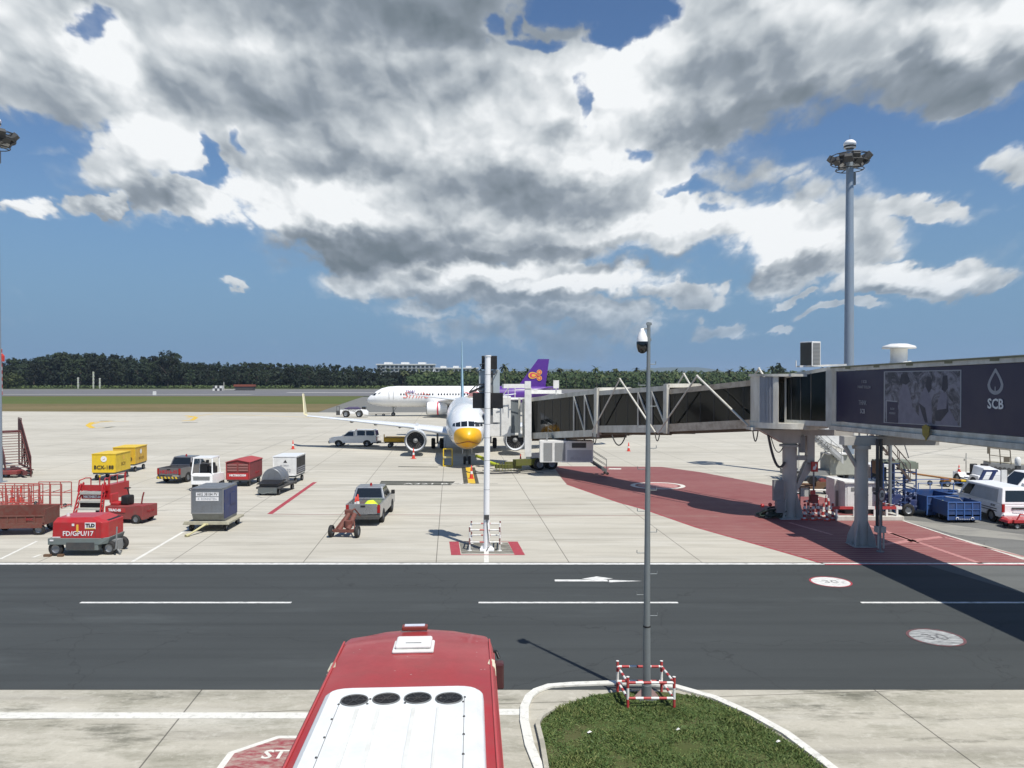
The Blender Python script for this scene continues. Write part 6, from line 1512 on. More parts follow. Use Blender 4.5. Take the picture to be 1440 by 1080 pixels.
b.out('lattice', M('deep_blue', (.016, .050, .16), .5, dirt=.3), ms)
b = B(); b.box(X0, X1, .05, 1.3, .35, .62); b.box(X0 + .1, .0, -.05, .6, .62, 1.2); b.box(.1, .7, .1, .9, .62, 1.0); b.box(.45, .85, -.1, .2, .3, .9); b.out('base_tank', dblue, ms, bevel=.03)
b = B(); rr2 = random.Random(4)
for k in range(44):
    x = rr2.uniform(X0, X1); z = rr2.uniform(.4, 1.7); b.box(x, x + rr2.uniform(.03, .10), -.12, -.09, z, z + rr2.uniform(.03, .09))
b.out('fittings', M('pale_blue_fittings', (.22, .26, .40), .5, dirt=.2), ms)
b = B(); b.box(X0, X1, 0, 1.4, 2.9, 3.0); b.box(-.1, X1 + .1, -.05, 0, 2.6, 2.95); b.out('platform', M('green_grey', (.20, .23, .18), .6, dirt=.3), ms)
stairs(ms, (.55, .2, 1.9), (-1.5, 1.0, 4.7), .85, 11, M('dark_stair_brown', (.11, .085, .075), .6), rw=1.0)
b = B(); b.cyl((-.72, -.2, 0), (-.72, -.2, 4.75), .09, n=10); b.tube([(-.72, -.2, 4.7), (-.1, -.1, 4.65), (.45, .1, 3.2)], .03); b.tube([(-1.8, 1.2, 0), (-1.8, 1.2, 4.7)], .05); b.tube([(-1.3, 1.2, 0), (-1.8, 1.2, 2.3), (-1.3, 1.2, 4.6)], .03); b.out('post', galv, ms)
b = B(); b.box(X0 - .3, X0 + .1, .2, .7, 2.3, 3.0); b.out('control_box', wood, ms)
wheel(ms, .35, -.05, .34, .22); wheel(ms, .35, 1.4, .34, .22); wheel(ms, -.8, 1.4, .34, .22)
# white cabinets, kerb and striped barrier
cbn = thing('equipment_cabinet', 'white double door equipment cabinet behind the striped barrier', 'cabinet', (pxm(1189, 43.4), 43.4, 0), 0)
b = B(); b.box(0, 2.35, 0, 1.3, .30, 1.72); b.out('body', M('cabinet_white', (.62, .63, .62), .45, dirt=.2), cbn, bevel=.02)
b = B(); b.box(-.08, 2.5, -.12, 1.4, 1.74, 1.84); b.out('roof', white, cbn, bevel=.01)
b = B(); b.box(.05, 2.3, .05, 1.25, 0, .30); b.out('plinth', blackp, cbn)
for u in (.12, 1.3): b = B(); b.box(u, u + 1.0, -.02, 0, .4, 1.62); d_ = b.out('door', white, cbn); b = B(); b.box(u + .2, u + .8, -.03, -.02, 1.28, 1.5); b.out('vent', louv, d_); b = B(); b.box(u + .9, u + .94, -.05, -.02, .9, 1.1); b.out('handle', blackp, d_)
cb2 = thing('equipment_cabinet', 'plain white box cabinet with a shaded front at the left of the double door cabinet', 'cabinet', (pxm(1173, 44.4), 44.3, 0), 0)
b = B(); b.box(0, .62, 0, 1.2, .0, 1.86); b.out('body', white, cb2, bevel=.02); b = B(); b.box(.06, .56, -.015, 0, .1, 1.2); b.out('door', mgrey, cb2)
cb3 = thing('guard_booth', 'small grey booth with a white roof behind the double door cabinet', 'booth', (pxm(1224, 47.5), 47.4, 0), 0)
b = B(); b.box(0, .95, 0, 1.1, 0, 2.2); b.out('body', mgrey, cb3); b = B(); b.box(-.12, 1.07, -.15, 1.2, 2.2, 2.34); b.out('roof', white, cb3); b = B(); b.box(.1, .7, -.01, 0, 1.45, 2.05); b.out('window', glass, cb3); b = B(); b.box(.68, .95, -.03, 0, 1.2, 2.15); b.out('side_panel', blackp, cb3)
kb = thing('concrete_kerb', 'low pale concrete plinth under the striped barrier', 'kerb', (pxm(1175, 41.6), 41.4, 0), 0)
b = B(); b.box(0, 3.62, 0, .35, 0, .24); b.box(3.27, 3.62, .35, 4.0, 0, .24); b.box(0, .35, .35, 2.0, 0, .24); b.out('plinth', cream, kb, bevel=.02)
br = thing('striped_barrier', 'red and white striped horizontal rail on short white posts before the cabinet', 'barrier', (pxm(1172, 41.4), 41.55, .24), 0)
b = B(); b.box(-.1, 3.75, -.05, .05, .36, .50); b.out('rail', striped('red_white_rail', RR, RW, 2.3, 0), br)
b = B(); b.hexa([(3.65, .02, .36), (3.75, .05, .36), (2.9, 3.2, .36), (2.8, 3.2, .36)], [(3.65, .02, .50), (3.75, .05, .50), (2.9, 3.2, .50), (2.8, 3.2, .50)]); b.out('side_rail', rwy, br)
for x in (.25, 1.2, 2.3, 2.95, 3.5): b = B(); b.box(x - .05, x + .05, -.04, .04, 0, .36); b.out('post', white, br)
sg = thing('speed_sign', 'round 30 speed limit sign on a slim pole beside the walkway column', 'road sign', G(1237.8, 776), 38)
b = B(); b.cyl((0, 0, 0), (0, 0, 2.85), .045, n=10); b.cyl((0, 0, 0), (0, 0, .04), .16, n=14); b.out('pole', mgrey, sg)
b = B(); b.lathe([(.001, -.06), (.31, -.06), (.31, -.045), (.001, -.045)], 32, 0, (0, 0, 2.5), 'y', sm=False); dd = b.out('plate', M('sign_rim', (.13, .05, .05), .5, dirt=.3), sg)
b = B(); b.lathe([(.001, -.066), (.235, -.066)], 32, 0, (0, 0, 2.5), 'y', sm=False); b.out('sign_face', M('sign_white', (.42, .43, .42), .5, dirt=.3), dd); text('30', .30, txtk, dd, (0, -.068, 2.5), FRONT, sx=.95, bold=.01)
# fire point, barriers and hose bundle by the bridge column
fp = thing('fire_point', 'grey post with a red fire call board and a red cabinet below', 'fire point', G(1144, 729), 0)
b = B(); b.cyl((0, 0, 0), (0, 0, 3.15), .045, n=8); b.out('post', mgrey, fp)
b = B(); b.box(-.17, .20, -.12, -.02, 2.55, 3.10); bb = b.out('call_board', red, fp, bevel=.02); b = B(); b.prism([(-.10, 2.68), (.04, 2.66), (.12, 2.9), (.06, 3.02), (.02, 2.86), (-.06, 2.84)], -.13, -.122); b.out('flame_symbol', txtw, bb)
b = B(); b.box(-.2, .2, -.15, .1, .85, 1.25); b.box(-.22, .22, -.17, .12, 1.25, 1.30); b.out('hose_cabinet', dred, fp, bevel=.02); b = B(); b.box(-.2, .05, -.14, -.02, 1.32, 1.55); b.out('small_sign', red, fp)
fd = thing('framed_board', 'grey framed notice board on legs between the bridge column and the fire point', 'notice board', G(1131, 722), 0)
b = B()
for x in (-.25, .28): b.bar((x, 0, 0), (x, 0, 1.5), .05)
b.bar((-.25, 0, 1.5), (.28, 0, 1.5), .05); b.out('frame', dgrey, fd); b = B(); b.box(-.22, .25, .0, .02, .95, 1.45); b.out('board', M('board_grey', (.45, .46, .44), .5), fd)
rb = random.Random(12)
spots = [(1131, 731), (1137, 724), (1143, 731.5), (1149, 722), (1152, 731), (1157, 726), (1163, 732.5), (1167, 724), (1171, 731), (1160, 719)]
for i, (px, py) in enumerate(spots):
    t = thing('plastic_bollard', 'red and white banded bollard in the cluster beside the fire point', 'bollard', G(px, py), rb.uniform(-20, 20), 'banded bollards beside the fire point')
    h = rb.uniform(.70, .95); b = B(); b.cyl((0, 0, .05), (rb.uniform(-.1, .1), 0, h), .075, .06, 12); b.out('post', rwz if i % 2 else striped('red_white_bands_fine', RW, RR, .3, 2), t)
    b = B(); b.box(-.16, .16, -.12, .12, 0, .06); b.out('foot', white if i % 2 else conered, t)
b = B(); 
ch = thing('chain_barrier', 'tangle of red and white linked rails among the bollards by the fire point', 'barrier', G(1150, 728), 0)
for k in range(9): p = Vector((rb.uniform(-.7, .55), rb.uniform(-.2, .5), rb.uniform(.2, .85))); b.bar(p, p + Vector((rb.uniform(.2, .5), 0, rb.uniform(-.3, .3))), .09)
b.out('links', striped('red_white_links', RR, RW, .22, 0), ch)
hb = thing('hose_bundle', 'heap of dark green hoses with red valve caps at the foot of the bridge column', 'hose bundle', G(1088, 728), 0)
b = B()
for k in range(26):
    a = rb.uniform(0, PI); r = rb.uniform(.18, .45); cx_, cy_ = rb.uniform(-.55, .5), rb.uniform(-.2, .4); zz_ = rb.uniform(.05, .30); w_ = rb.uniform(.0, .6)
    pts = [(cx_ + r * math.cos(t * .5 + a), cy_ + r * .6 * math.sin(t * .5 + a), zz_ + w_ * (.5 + .5 * math.sin(t * .5 + a * 2)) * .6) for t in range(9)]; b.tube(pts, rb.uniform(.04, .07), 7)
b.out('hoses', hose, hb)
for x, z in ((-.62, .85), (-.2, .92), (.15, 1.0)): b = B(); b.sphere((x, 0, z * .78), .11, 10); b.out('valve_cap', red, hb)
b = B(); 
for k in range(7): x = rb.uniform(-.7, .6); b.cyl((x, -.25, .05), (x + .1, -.3, rb.uniform(.2, .4)), .06, n=8)
b.out('nozzle', M('nozzle_grey', (.2, .25, .23), .4, .4), hb)
# white passenger stairs vehicle
wsx = pxm(1176, 57)
ws = thing('passenger_stairs', 'white covered passenger stairs vehicle behind the equipment cabinets', 'passenger stairs', (wsx, 57.0, 0), 0)
stairs(ws, (.2, 0, 1.5), (-2.6, .4, 4.1), 1.4, 13, M('stair_grey', (.30, .31, .30), .5), rw=.95)
b = B(); b.hexa([(.25, -.72, 1.35), (.25, -.68, 1.35), (-2.65, -.28, 3.95), (-2.65, -.32, 3.95)], [(.25, -.72, 1.9), (.25, -.68, 1.9), (-2.65, -.28, 4.35), (-2.65, -.32, 4.35)]); sp_ = b.out('side_panel', M('stair_panel_grey', (.50, .51, .50), .5, dirt=.2), ws)
text('P3-0 1XL', .34, txtk, ws, (-1.2, -.62, 2.92), (PI / 2, math.atan2(2.6, 2.9), R(-8)), sx=1.1)
b = B(); b.hexa([(-1.5, .7, 3.3), (.9, .7, 2.3), (.9, 1.9, 2.3), (-1.5, 1.9, 3.3)], [(-1.5, .7, 4.5), (1.5, .7, 4.5), (1.5, 1.9, 4.5), (-1.5, 1.9, 4.5)]); b.out('canopy', white, ws)
b = B(); b.prism([(-.5, .5), (1.9, .5), (1.9, 1.3), (1.3, 2.0), (-.5, 2.0)], -.2, 1.7); b.out('body', M('stair_truck_beige', (.36, .37, .32), .5, dirt=.25), ws, bevel=.04)
b = B(); b.box(-.7, .8, -.4, 1.0, 2.0, 2.10); b.out('cab_roof', white, ws); b = B(); b.box(-3.6, .5, -.1, 1.5, .45, .8); b.out('chassis', mgrey, ws)
for x in (-2.8, 1.1): wheel(ws, x, 0, .4, .25); wheel(ws, x, 1.5, .4, .25)
b = B()
for x in (-2.6, -1.6): b.bar((x, .4, .8), (x, .4, 2.6 + (-x - 1.6) * .9), .1); b.bar((x, .4, .8), (x + 1.0, .4, 2.2), .07)
b.out('support', cream, ws)
tr = thing('hose_cart', 'dark low hose cart with red and white drums beyond the fire point', 'hose cart', G(1152, 695), 0)
b = B(); b.box(-1.9, .9, 0, .6, .35, .5); b.cyl((-1.9, .2, .7), (.6, .2, .55), .08); b.box(-.2, .7, .0, .6, .5, .8); b.out('deck', wood, tr); b = B(); b.cyl((-.35, .1, .9), (-.35, .5, .9), .28, n=16); b.out('reel', blackp, tr); b = B(); b.cyl((.35, .1, .75), (.35, .5, .75), .25, n=16); b.out('drum', dred, tr); wheel(tr, -1.4, 0, .25, .14); wheel(tr, .5, 0, .25, .14)
b = B(); b.cyl((-1.0, -.25, .3), (.9, -.2, .3), .05); b.out('bar', white, tr)

# ---------------------------------------------------------------- red bus in the foreground
bus = thing('bus', 'red apron bus seen from above with a white roof cooling unit', 'bus', (-1.43, 9.3, 0), 3.0)
L2, H2 = 5.25, 3.05       # half length; local +Y is the front
def busring(y, w, z0, z1, r=.22):
    pts = []
    for sx, a0 in ((1, 0), (-1, 1)):
        for k in range(7):
            a = (PI / 2) * k / 6
            a = a if sx > 0 else PI / 2 - a
            pts.append((sx * (w - r + r * math.cos(a)), y, z1 - r + r * math.sin(a)))
    crown = .05
    q = [(w, y, z0)] + pts[:7] + [(w * .5, y, z1 + crown * .8), (0, y, z1 + crown), (-w * .5, y, z1 + crown * .8)] + pts[7:] + [(-w, y, z0)]
    return q
b = B(); rings = []
for y, w, z1, r in ((-L2, 1.26, 3.0, .10), (-L2 + .15, 1.32, 3.12, .10), (3.3, 1.32, 3.12, .10), (3.9, 1.31, 3.115, .10), (4.2, 1.29, 3.10, .10), (4.42, 1.25, 3.08, .10)): rings.append(busring(y, w, .32, z1, r))
b.loft(rings, 0, True)
# domed front: the roof edge bows forward in the middle
def bowring(s):
    base = busring(4.42, 1.25, .32, 3.08, .10); out = []
    for x, y, z in base: out.append((x * (1 - .02 * s), 4.42 + s * .48 * (1 - (x / 1.26) ** 2) + .04 * s, z - .07 * s * s))
    return out
b.loft([bowring(s) for s in (0, .35, .7, 1.0)], 0, True)
b.out('body', busred, bus)
b = B()
for s in (-1, 1):
    b.cyl((s * 1.25, -L2 + .2, 3.135), (s * 1.25, 4.1, 3.125), .018, n=6); b.cyl((s * 1.32, -L2 + .2, 2.95), (s * 1.32, 3.9, 2.95), .015, n=6)
b.out('gutter_trim', M('bus_trim_red', (.45, .06, .065), .4), bus)
for s in (-1, 1): b = B(); b.box(s * 1.318 - .01, s * 1.318 + .01, -L2 + .4, 4.3, 1.35, 2.45); b.out('side_window', glass, bus)
b = B(); b.loft([[(x, y + .02, z) for x, y, z in (( -1.0, 4.95, 1.3), (-.5, 5.16, 1.25), (0, 5.24, 1.25), (.5, 5.16, 1.25), (1.0, 4.95, 1.3))], [(-1.0, 4.62, 2.6), (-.5, 4.87, 2.6), (0, 4.95, 2.6), (.5, 4.87, 2.6), (1.0, 4.62, 2.6)]], 0, True, False, False); b.out('windscreen', glass, bus)
b = B(); b.box(-1.2, 1.2, 4.5, 5.02, .3, .7); b.out('bumper', dgrey, bus, bevel=.08)
for s in (-1, 1):
    b = B(); pts = [(s * 1.322, 2.85, 2.85), (s * 1.322, 3.22, 2.85), (s * 1.318, 3.22, 3.03), (s * 1.318, 2.90, 3.03)]
    b.hexa([(p[0] - .012, p[1], p[2]) for p in pts], [(p[0] + .012, p[1], p[2]) for p in pts]); b.hexa([(s * 1.21, 2.95, 3.10), (s * 1.30, 2.90, 3.05), (s * 1.30, 3.22, 3.05), (s * 1.24, 3.20, 3.09)], [(s * 1.20, 2.95, 3.135), (s * 1.318, 2.90, 3.085), (s * 1.318, 3.22, 3.085), (s * 1.24, 3.20, 3.13)]); b.out('corner_marker', M('marker_cream', (.62, .58, .44), .5, dirt=.3), bus)
for x in (-1.08, 1.08):
    for y in (-3.2, 3.0): wheel(bus, x, y, .48, .28, axis='x')
# number lamp on the front edge
b = B(); b.box(-.23, .23, 0, .16, 0, .08); nl = b.out('roof_lamp', M('lamp_housing', (.186, .035, .025), .4, dirt=.1), bus, loc=(-.08, 4.60, 3.13), bevel=.02); b = B(); b.box(-.18, .18, .02, .13, .08, .09); b.out('lamp_top', M('lamp_top_grey', (.55, .58, .66), .4), nl)
# roof hatch
b = B(); b.box(-.34, .34, -.26, .26, 0, .05); ht = b.out('roof_hatch', white, bus, loc=(-.02, 3.62, 3.165), bevel=.02); b = B(); b.box(-.30, .30, -.20, .28, .05, .12); b.out('hatch_lid', white, ht, bevel=.04); b = B(); b.box(-.13, .13, -.10, -.08, .12, .128); b.out('hatch_groove', mgrey, ht)
# cooling unit
b = B(); A1 = 1.70
def acpoly(w, y1, c, n=4):
    pts = [(-w, -4.6), (w, -4.6)]
    for k in range(n + 1): a = PI / 2 * k / n; pts.append((w - c + c * math.cos(a), y1 - c * .55 + c * .55 * math.sin(a)))
    for k in range(n + 1): a = PI / 2 + PI / 2 * k / n; pts.append((-w + c + c * math.cos(a), y1 - c * .55 + c * .55 * math.sin(a)))
    return pts
lo = acpoly(1.12, A1, .30); mid = acpoly(1.10, A1 - .02, .30); hi = acpoly(1.01, A1 - .10, .27)
b.loft([[(x, y, 3.10) for x, y in lo], [(x, y, 3.25) for x, y in mid], [(x, y, 3.325) for x, y in hi]], 0, False)
ac = b.out('cooling_unit', M('unit_white', (.72, .75, .76), .4, dirt=.34, sc=1.8, grime=(.40, .39, .34)), bus, bevel=.03)
for k in range(4):
    x = -.64 + k * .425; y = 1.20 - (.03 if k in (0, 3) else 0)
    b = B(); b.lathe([(.001, 3.3270), (.172, 3.3270)], 30, 0, (x, y, 0)); b.lathe([(.172, 3.3250), (.178, 3.3400), (.186, 3.3400), (.192, 3.3250)], 30, 1, (x, y, 0)); f = b.out('fan', [blackp, M('fan_ring', (.12, .13, .13), .5)], ac)
    b = B()
    for r in (.06, .12, .165): b.lathe([(r, 3.3350), (r + .006, 3.3350)], 24, 0, (x, y, 0))
    for a in range(6): aa = a * PI / 3; b.bar((x, y, 3.3330), (x + .18 * math.cos(aa), y + .18 * math.sin(aa), 3.3330), .006)
    b.lathe([(.001, 3.3360), (.035, 3.3360)], 12, 0, (x, y, 0)); b.out('fan_guard', dgrey, f)
for x, w in ((-.56, .05), (-.28, .05), (.18, .05), (.50, .03)):
    b = B(); b.box(x - w / 2, x + w / 2, -4.4, .88, 3.3280, 3.3420); b.out('panel_rib', M('rib_cream', (.66, .67, .63), .5, dirt=.2), ac)
b = B()
for x in (-.83, .84): b.box(x, x + .008, -4.4, 1.2, 3.3255, 3.3290)
b.out('panel_seam', mgrey, ac)
sc_ = B(); 
for x in (-.83, -.45, .05, .50, .83):
    for y in (1.05, 1.20): sc_.lathe([(.001, 3.3400), (.014, 3.3380), (.018, 3.3260)], 8, 0, (x + (.02 if y > 1.1 else 0), y, 0))
for x in (-.84, .845):
    for y in (.6, .1, -.4): sc_.lathe([(.001, 3.3400), (.014, 3.3380), (.018, 3.3260)], 8, 0, (x, y, 0))
sc_.out('bolt_heads', dgrey, ac)
b = B()
for s in (1, -1): b.tube([(s * 1.24, 4.30, 2.85), (s * 1.38, 4.42, 2.80), (s * 1.43, 4.35, 2.70)], .03, 8)
b.out('mirror_arm', blackp, bus)
for s in (1, -1): b = B(); b.box(1.34, 1.50, 3.95, 4.15, 2.30, 2.75) if s > 0 else b.box(-1.30, -1.26, 4.42, 4.5, 2.1, 2.45); mm = b.out('mirror', M('mirror_maroon', (.06, .012, .016), .35), bus, bevel=.03)
rnb = random.Random(8); b = B()
for k in range(26):
    x, y = rnb.uniform(-1.15, 1.15), rnb.uniform(2.3, 4.3); s = rnb.uniform(.004, .014)
    z = 3.125 + .05 * (1 - (abs(x) / 1.25)) + .002
    b.add([(x - s, y - s * .4, z), (x + s, y - s * .3, z), (x + s * .7, y + s * .5, z), (x - s * .8, y + s * .4, z)], [(0, 1, 2, 3)])
b.out('paint_chips', white, bus)

# ---------------------------------------------------------------- guard rails, camera pole, guidance stand
def guard(loc, rotz, w, d, h, rails, label, r=.035, skew=0.0, feet=False, mx=None, my=None, mz=None):
    t = thing('guard_rail', label, 'guard rail', loc, rotz)
    for (x, y) in ((0, 0), (w, 0), (skew, d), (w + skew, d)):
        b = B(); b.cyl((x, y, 0), (x, y, h), r * 1.05, n=12); p = b.out('post', mz or rwz, t)
        b = B(); b.cyl((x, y, h), (x, y, h + .012), r * 1.15, n=12)
        if feet: b.cyl((x, y, 0), (x, y, .02), .10, n=12)
        b.out('cap', white, p)
    for z in rails:
        for y, s in ((0, 0), (d, skew)): b = B(); b.cyl((s, y, z), (w + s, y, z), r, n=10); b.out('rail', mx or rwx, t)
        for x in (0, w): b = B(); b.cyl((x, 0, z), (x + skew, d, z), r, n=10); b.out('rail', my or rwy, t)
    return t
gl = G(882.8, 998.9)
guard((gl.x, gl.y, 0), 0, 1.07, 1.0, .77, (.28, .64), 'red and white tubular guard rail around the foot of the camera pole', .032, -.10)
polep = G(906, 975)
cp = thing('camera_pole', 'tall grey steel pole with climbing pegs and a dome camera on top', 'camera pole', (polep.x, 18.45, 0), 0)
b = B(); b.cyl((0, 0, 0), (0, 0, 1.75), .095, .085, 20); b.cyl((0, 0, 1.75), (.035, 0, 9.0), .080, .040, 20); b.cyl((0, 0, .0), (0, 0, .35), .115, n=20); b.box(-.20, .20, -.20, .20, .03, .06); b.out('pole', galv, cp)
b = B(); b.lathe([(.086, 1.73), (.092, 1.74), (.092, 1.76), (.084, 1.77)], 20); b.out('collar', blackp, cp)
b = B()
for s in (-1, 1): b.hexa([(s * .09, -.01, .06), (s * .30, -.01, .06), (s * .30, .01, .06), (s * .09, .01, .06)], [(s * .09, -.01, .25), (s * .12, -.01, .25), (s * .12, .01, .25), (s * .09, .01, .25)])
b.out('gusset', M('gusset_pink', (.42, .28, .26), .6), cp)
for k in range(13):
    z = 2.0 + k * .5; s = -1 if k % 2 else 1; x = .08 - .004 * k
    b = B(); b.tube([(s * x, 0, z), (s * (x + .17), 0, z), (s * (x + .17), 0, z + .07)], .009, 6); b.out('climbing_peg', galv, cp)
b = B(); b.tube([(.02, 0, 8.85), (-.10, 0, 8.85), (-.10, 0, 8.78)], .02, 8); b.box(-.03, .09, -.04, .04, 8.55, 8.62); b.box(-.02, .10, -.04, .04, 8.93, 8.99); b.out('camera_bracket', galv, cp)
b = B(); b.lathe([(.001, 8.86), (.04, 8.85), (.05, 8.80), (.08, 8.74), (.125, 8.63), (.13, 8.54)], 20, 0, (-.12, 0, 0)); dm = b.out('camera_housing', whitec, cp)
b = B(); b.lathe([(.135, 8.54), (.138, 8.50), (.13, 8.40), (.10, 8.30), (.04, 8.26), (.001, 8.255)], 20, 0, (-.12, 0, 0)); b.out('camera_dome', glassmat('dome_black', (.006, .007, .010), .08), dm)
sp2 = G(684, 775)
gs = thing('guidance_stand', 'white pole carrying black display boxes and grey panels in the red painted square', 'guidance stand', (sp2.x, 34.35, 0), 0)
b = B(); b.cyl((0, 0, 0), (0, 0, 1.45), .16, .14, 16); b.cyl((0, 0, 1.45), (.06, 0, 8.6), .135, .135, 16); b.cyl((.06, 0, 8.6), (.06, 0, 8.66), .155, n=16)
b.box(-.28, .34, -.22, .22, 0, .06); b.hexa([(-.3, -.03, .06), (.34, -.03, .06), (.34, .03, .06), (-.3, .03, .06)], [(-.14, -.03, .35), (.14, -.03, .35), (.14, .03, .35), (-.14, .03, .35)]); b.out('pole', whitec, gs)
b = B()
for z in (2.7, 4.0, 5.0, 5.6, 6.3, 7.0, 7.8): b.lathe([(.1365, z), (.139, z), (.139, z + .015), (.1365, z + .015)], 16, 0, (.06 * (z - 1.45) / 7.15, 0, 0))
b.out('strap', mgrey, gs)
b = B(); b.box(-.22, .46, .12, .62, 8.03, 8.64); b.out('display_box', blackp, gs, bevel=.02)
b = B(); b.box(-.35, .10, .25, .5, 6.35, 7.98); b.out('grey_panel', M('panel_light_grey', (.38, .43, .45), .5, dirt=.15), gs, bevel=.02); b = B(); b.box(.28, .58, .25, .5, 6.35, 8.02); b.out('grey_panel', MATS['panel_light_grey'], gs, bevel=.02)
b = B(); b.box(.10, .28, .3, .42, 5.6, 8.0); b.out('spine', mgrey, gs)
b = B(); b.box(-.62, .73, .14, .40, 6.30, 6.99); b.out('display_board', blackp, gs, bevel=.015)
b = B(); b.tube([(-.35, .2, 7.95), (-.2, .1, 8.1), (-.3, .1, 8.25), (-.05, .0, 8.3)], .02, 6); b.out('cable_loop', dgrey, gs)
b = B(); b.tube([(.5, .2, 8.0), (.35, .1, 7.8), (.2, .05, 7.9)], .02, 6); b.out('cable_loop', dgrey, gs)
b = B(); b.tube([(-.28 + (.16 + .004 * j) * math.cos(j * .5) + .004 * j, .10 + .001 * j, 7.22 + .17 * math.sin(j * .5)) for j in range(44)], .017, 5); b.out('cable_coil', dgrey, gs)
b = B(); b.bar((-.78, .3, 7.0), (-.1, .2, 7.28), .09); b.bar((-.75, .25, 7.06), (-.5, .25, 7.3), .05); b.out('bracket', dgrey, gs)
b = B(); b.tube([(.02, -.16, 1.45), (.05, -.17, 1.0), (.10, -.2, .6), (.12, -.24, .2), (0, -.26, .05)], .018, 6); b.box(-.1, .12, -.2, -.1, 1.4, 1.6); b.out('power_cable', dgrey, gs)
b = B(); b.box(-.62, .58, .5, .56, 5.58, 5.65); b.out('cross_bar', mgrey, gs)
g2 = G(660.5, 774.4)
wf = striped('white_guard_x', RW, RR, 1.33, 0); wz2 = striped('white_guard_z', RR, RW, .92, 2)
guard((g2.x, g2.y, 0), 0, 1.33, 1.5, 1.05, (.38, .92), 'white and red guard rail around the foot of the guidance stand', .035, 0, True, mx=striped('rail_white_centre', RW, (.45, .12, .11), .88, 0), my=white, mz=striped('post_mostly_white', RW, (.22, .10, .09), .56, 2))

# ---------------------------------------------------------------- high masts
def mast(loc, label, H=24.6):
    t = thing('floodlight_mast', label, 'floodlight mast', loc, 0, 'floodlight masts')
    b = B(); b.cyl((0, 0, 0), (0, 0, H * .35), .40, .36, 18); b.cyl((0, 0, H * .35), (0, 0, H * .7), .35, .31, 18); b.cyl((0, 0, H * .7), (0, 0, H), .30, .25, 18); b.box(-.5, .5, -.5, .5, 0, .06); b.out('pole', M('mast_steel', (.30, .36, .42), .4, .35, dirt=.15, sc=1), t)
    b = B()
    for k in range(3):
        rr = (1.35, 1.35, 1.0)[k]; z = H - (.45, .95, 1.45)[k]; n = 14
        pts = [(rr * math.cos(2 * PI * i / n), rr * math.sin(2 * PI * i / n), z) for i in range(n + 1)]; b.tube(pts, .035, 5)
        for i in range(0, n, 2): b.bar((.2 * math.cos(2 * PI * i / n), .2 * math.sin(2 * PI * i / n), z + .15), pts[i], .05)
    b.tube([(.0, 0, H + .2), (0, 0, H + 1.15)], .012, 5); b.tube([(.15, .2, H + .2), (.15, .2, H + .9)], .01, 5)
    b.out('ring_frame', dgrey, t)
    b = B(); b.lathe([(.30, H + .1), (.42, H + .14), (.42, H + .38), (.46, H + .42), (.42, H + .58), (.26, H + .72), (.001, H + .78)], 20); b.out('dome', whitec, t)
    b = B(); b.lathe([(.43, H + .18), (.43, H + .30)], 20); b.out('dome_band', blackp, t)
    for i in range(14):
        a = 2 * PI * i / 14 + .2; c, s = math.cos(a), math.sin(a)
        b = B(); b.hexa([(-.36, -.2, -.26), (.36, -.2, -.26), (.36, .2, -.26), (-.36, .2, -.26)], [(-.26, -.15, .26), (.26, -.15, .26), (.26, .15, .26), (-.26, .15, .26)]); f = b.out('floodlight', dgrey, t, loc=((1.30 - .25 * (i % 3)) * c, (1.30 - .25 * (i % 3)) * s, H - .62 - .25 * (i % 2)), rot=(R(-55), 0, a - PI / 2))
        b = B(); b.box(-.30, .30, -.16, .16, -.275, -.26); b.out('lens', lamp_clear, f)
    b = B(); b.box(.2, .42, -.1, .1, H - 2.6, H - 1.7); b.out('winch_box', mgrey, t)
    return t
mB = G(1190, 674.5)
mast((pxm(1193.8, 58), 58, 0), 'tall pale floodlight mast rising behind the boarding bridge', (530 - 212) * 58 / 1090 + 7.7)
mast((pxm(-6, 56.5), 56.5, 0), 'tall floodlight mast cut off by the left edge', (530 - 180) * 56.5 / 1090 + 7.7)

# ---------------------------------------------------------------- far side of the runway
def hotel(loc, w, h, d, fl, n, label):
    t = thing('hotel_building', label, 'building', loc, 0, 'white hotel blocks beyond the trees')
    b = B(); b.box(0, w, .0, d, 0, h); b.out('wall', M('far_white_wall', (.62, .63, .62), .6, dirt=.1), t)
    b = B(); b.box(-.8, w + .8, -1.6, d, h, h + .9)
    for k in range(3): x = w * (.12 + .3 * k); b.box(x, x + w * .12, 2, d - 1, h + .9, h + 2.6)
    b.out('roof', M('far_roof_white', (.70, .71, .70), .6, dirt=.1), t)
    for f in range(fl):
        z = h - 3.0 - f * 3.3
        b = B(); b.box(0, w, -1.5, 0, z - .35, z - .1); b.out('balcony', MATS['far_white_wall'], t)
        for k in range(n):
            x = w * (k + .18) / n; b = B(); b.box(x, x + w / n * .62, -.05, .02, z, z + 2.1); b.out('window', M('far_window', (.06, .08, .09), .2), t)
    return t
Dh = 760
hotel((pxm(530, Dh), Dh, 0), 80 * Dh / FPX, (530 - 512) * Dh / FPX + 7.0, 16, 3, 13, 'long white hotel block above the trees left of the jet tail fin')
hotel((pxm(612, Dh + 30), Dh + 30, 0), 62 * Dh / FPX, (530 - 516) * Dh / FPX + 6.5, 14, 2, 11, 'lower white hotel block above the trees right of the longer one')
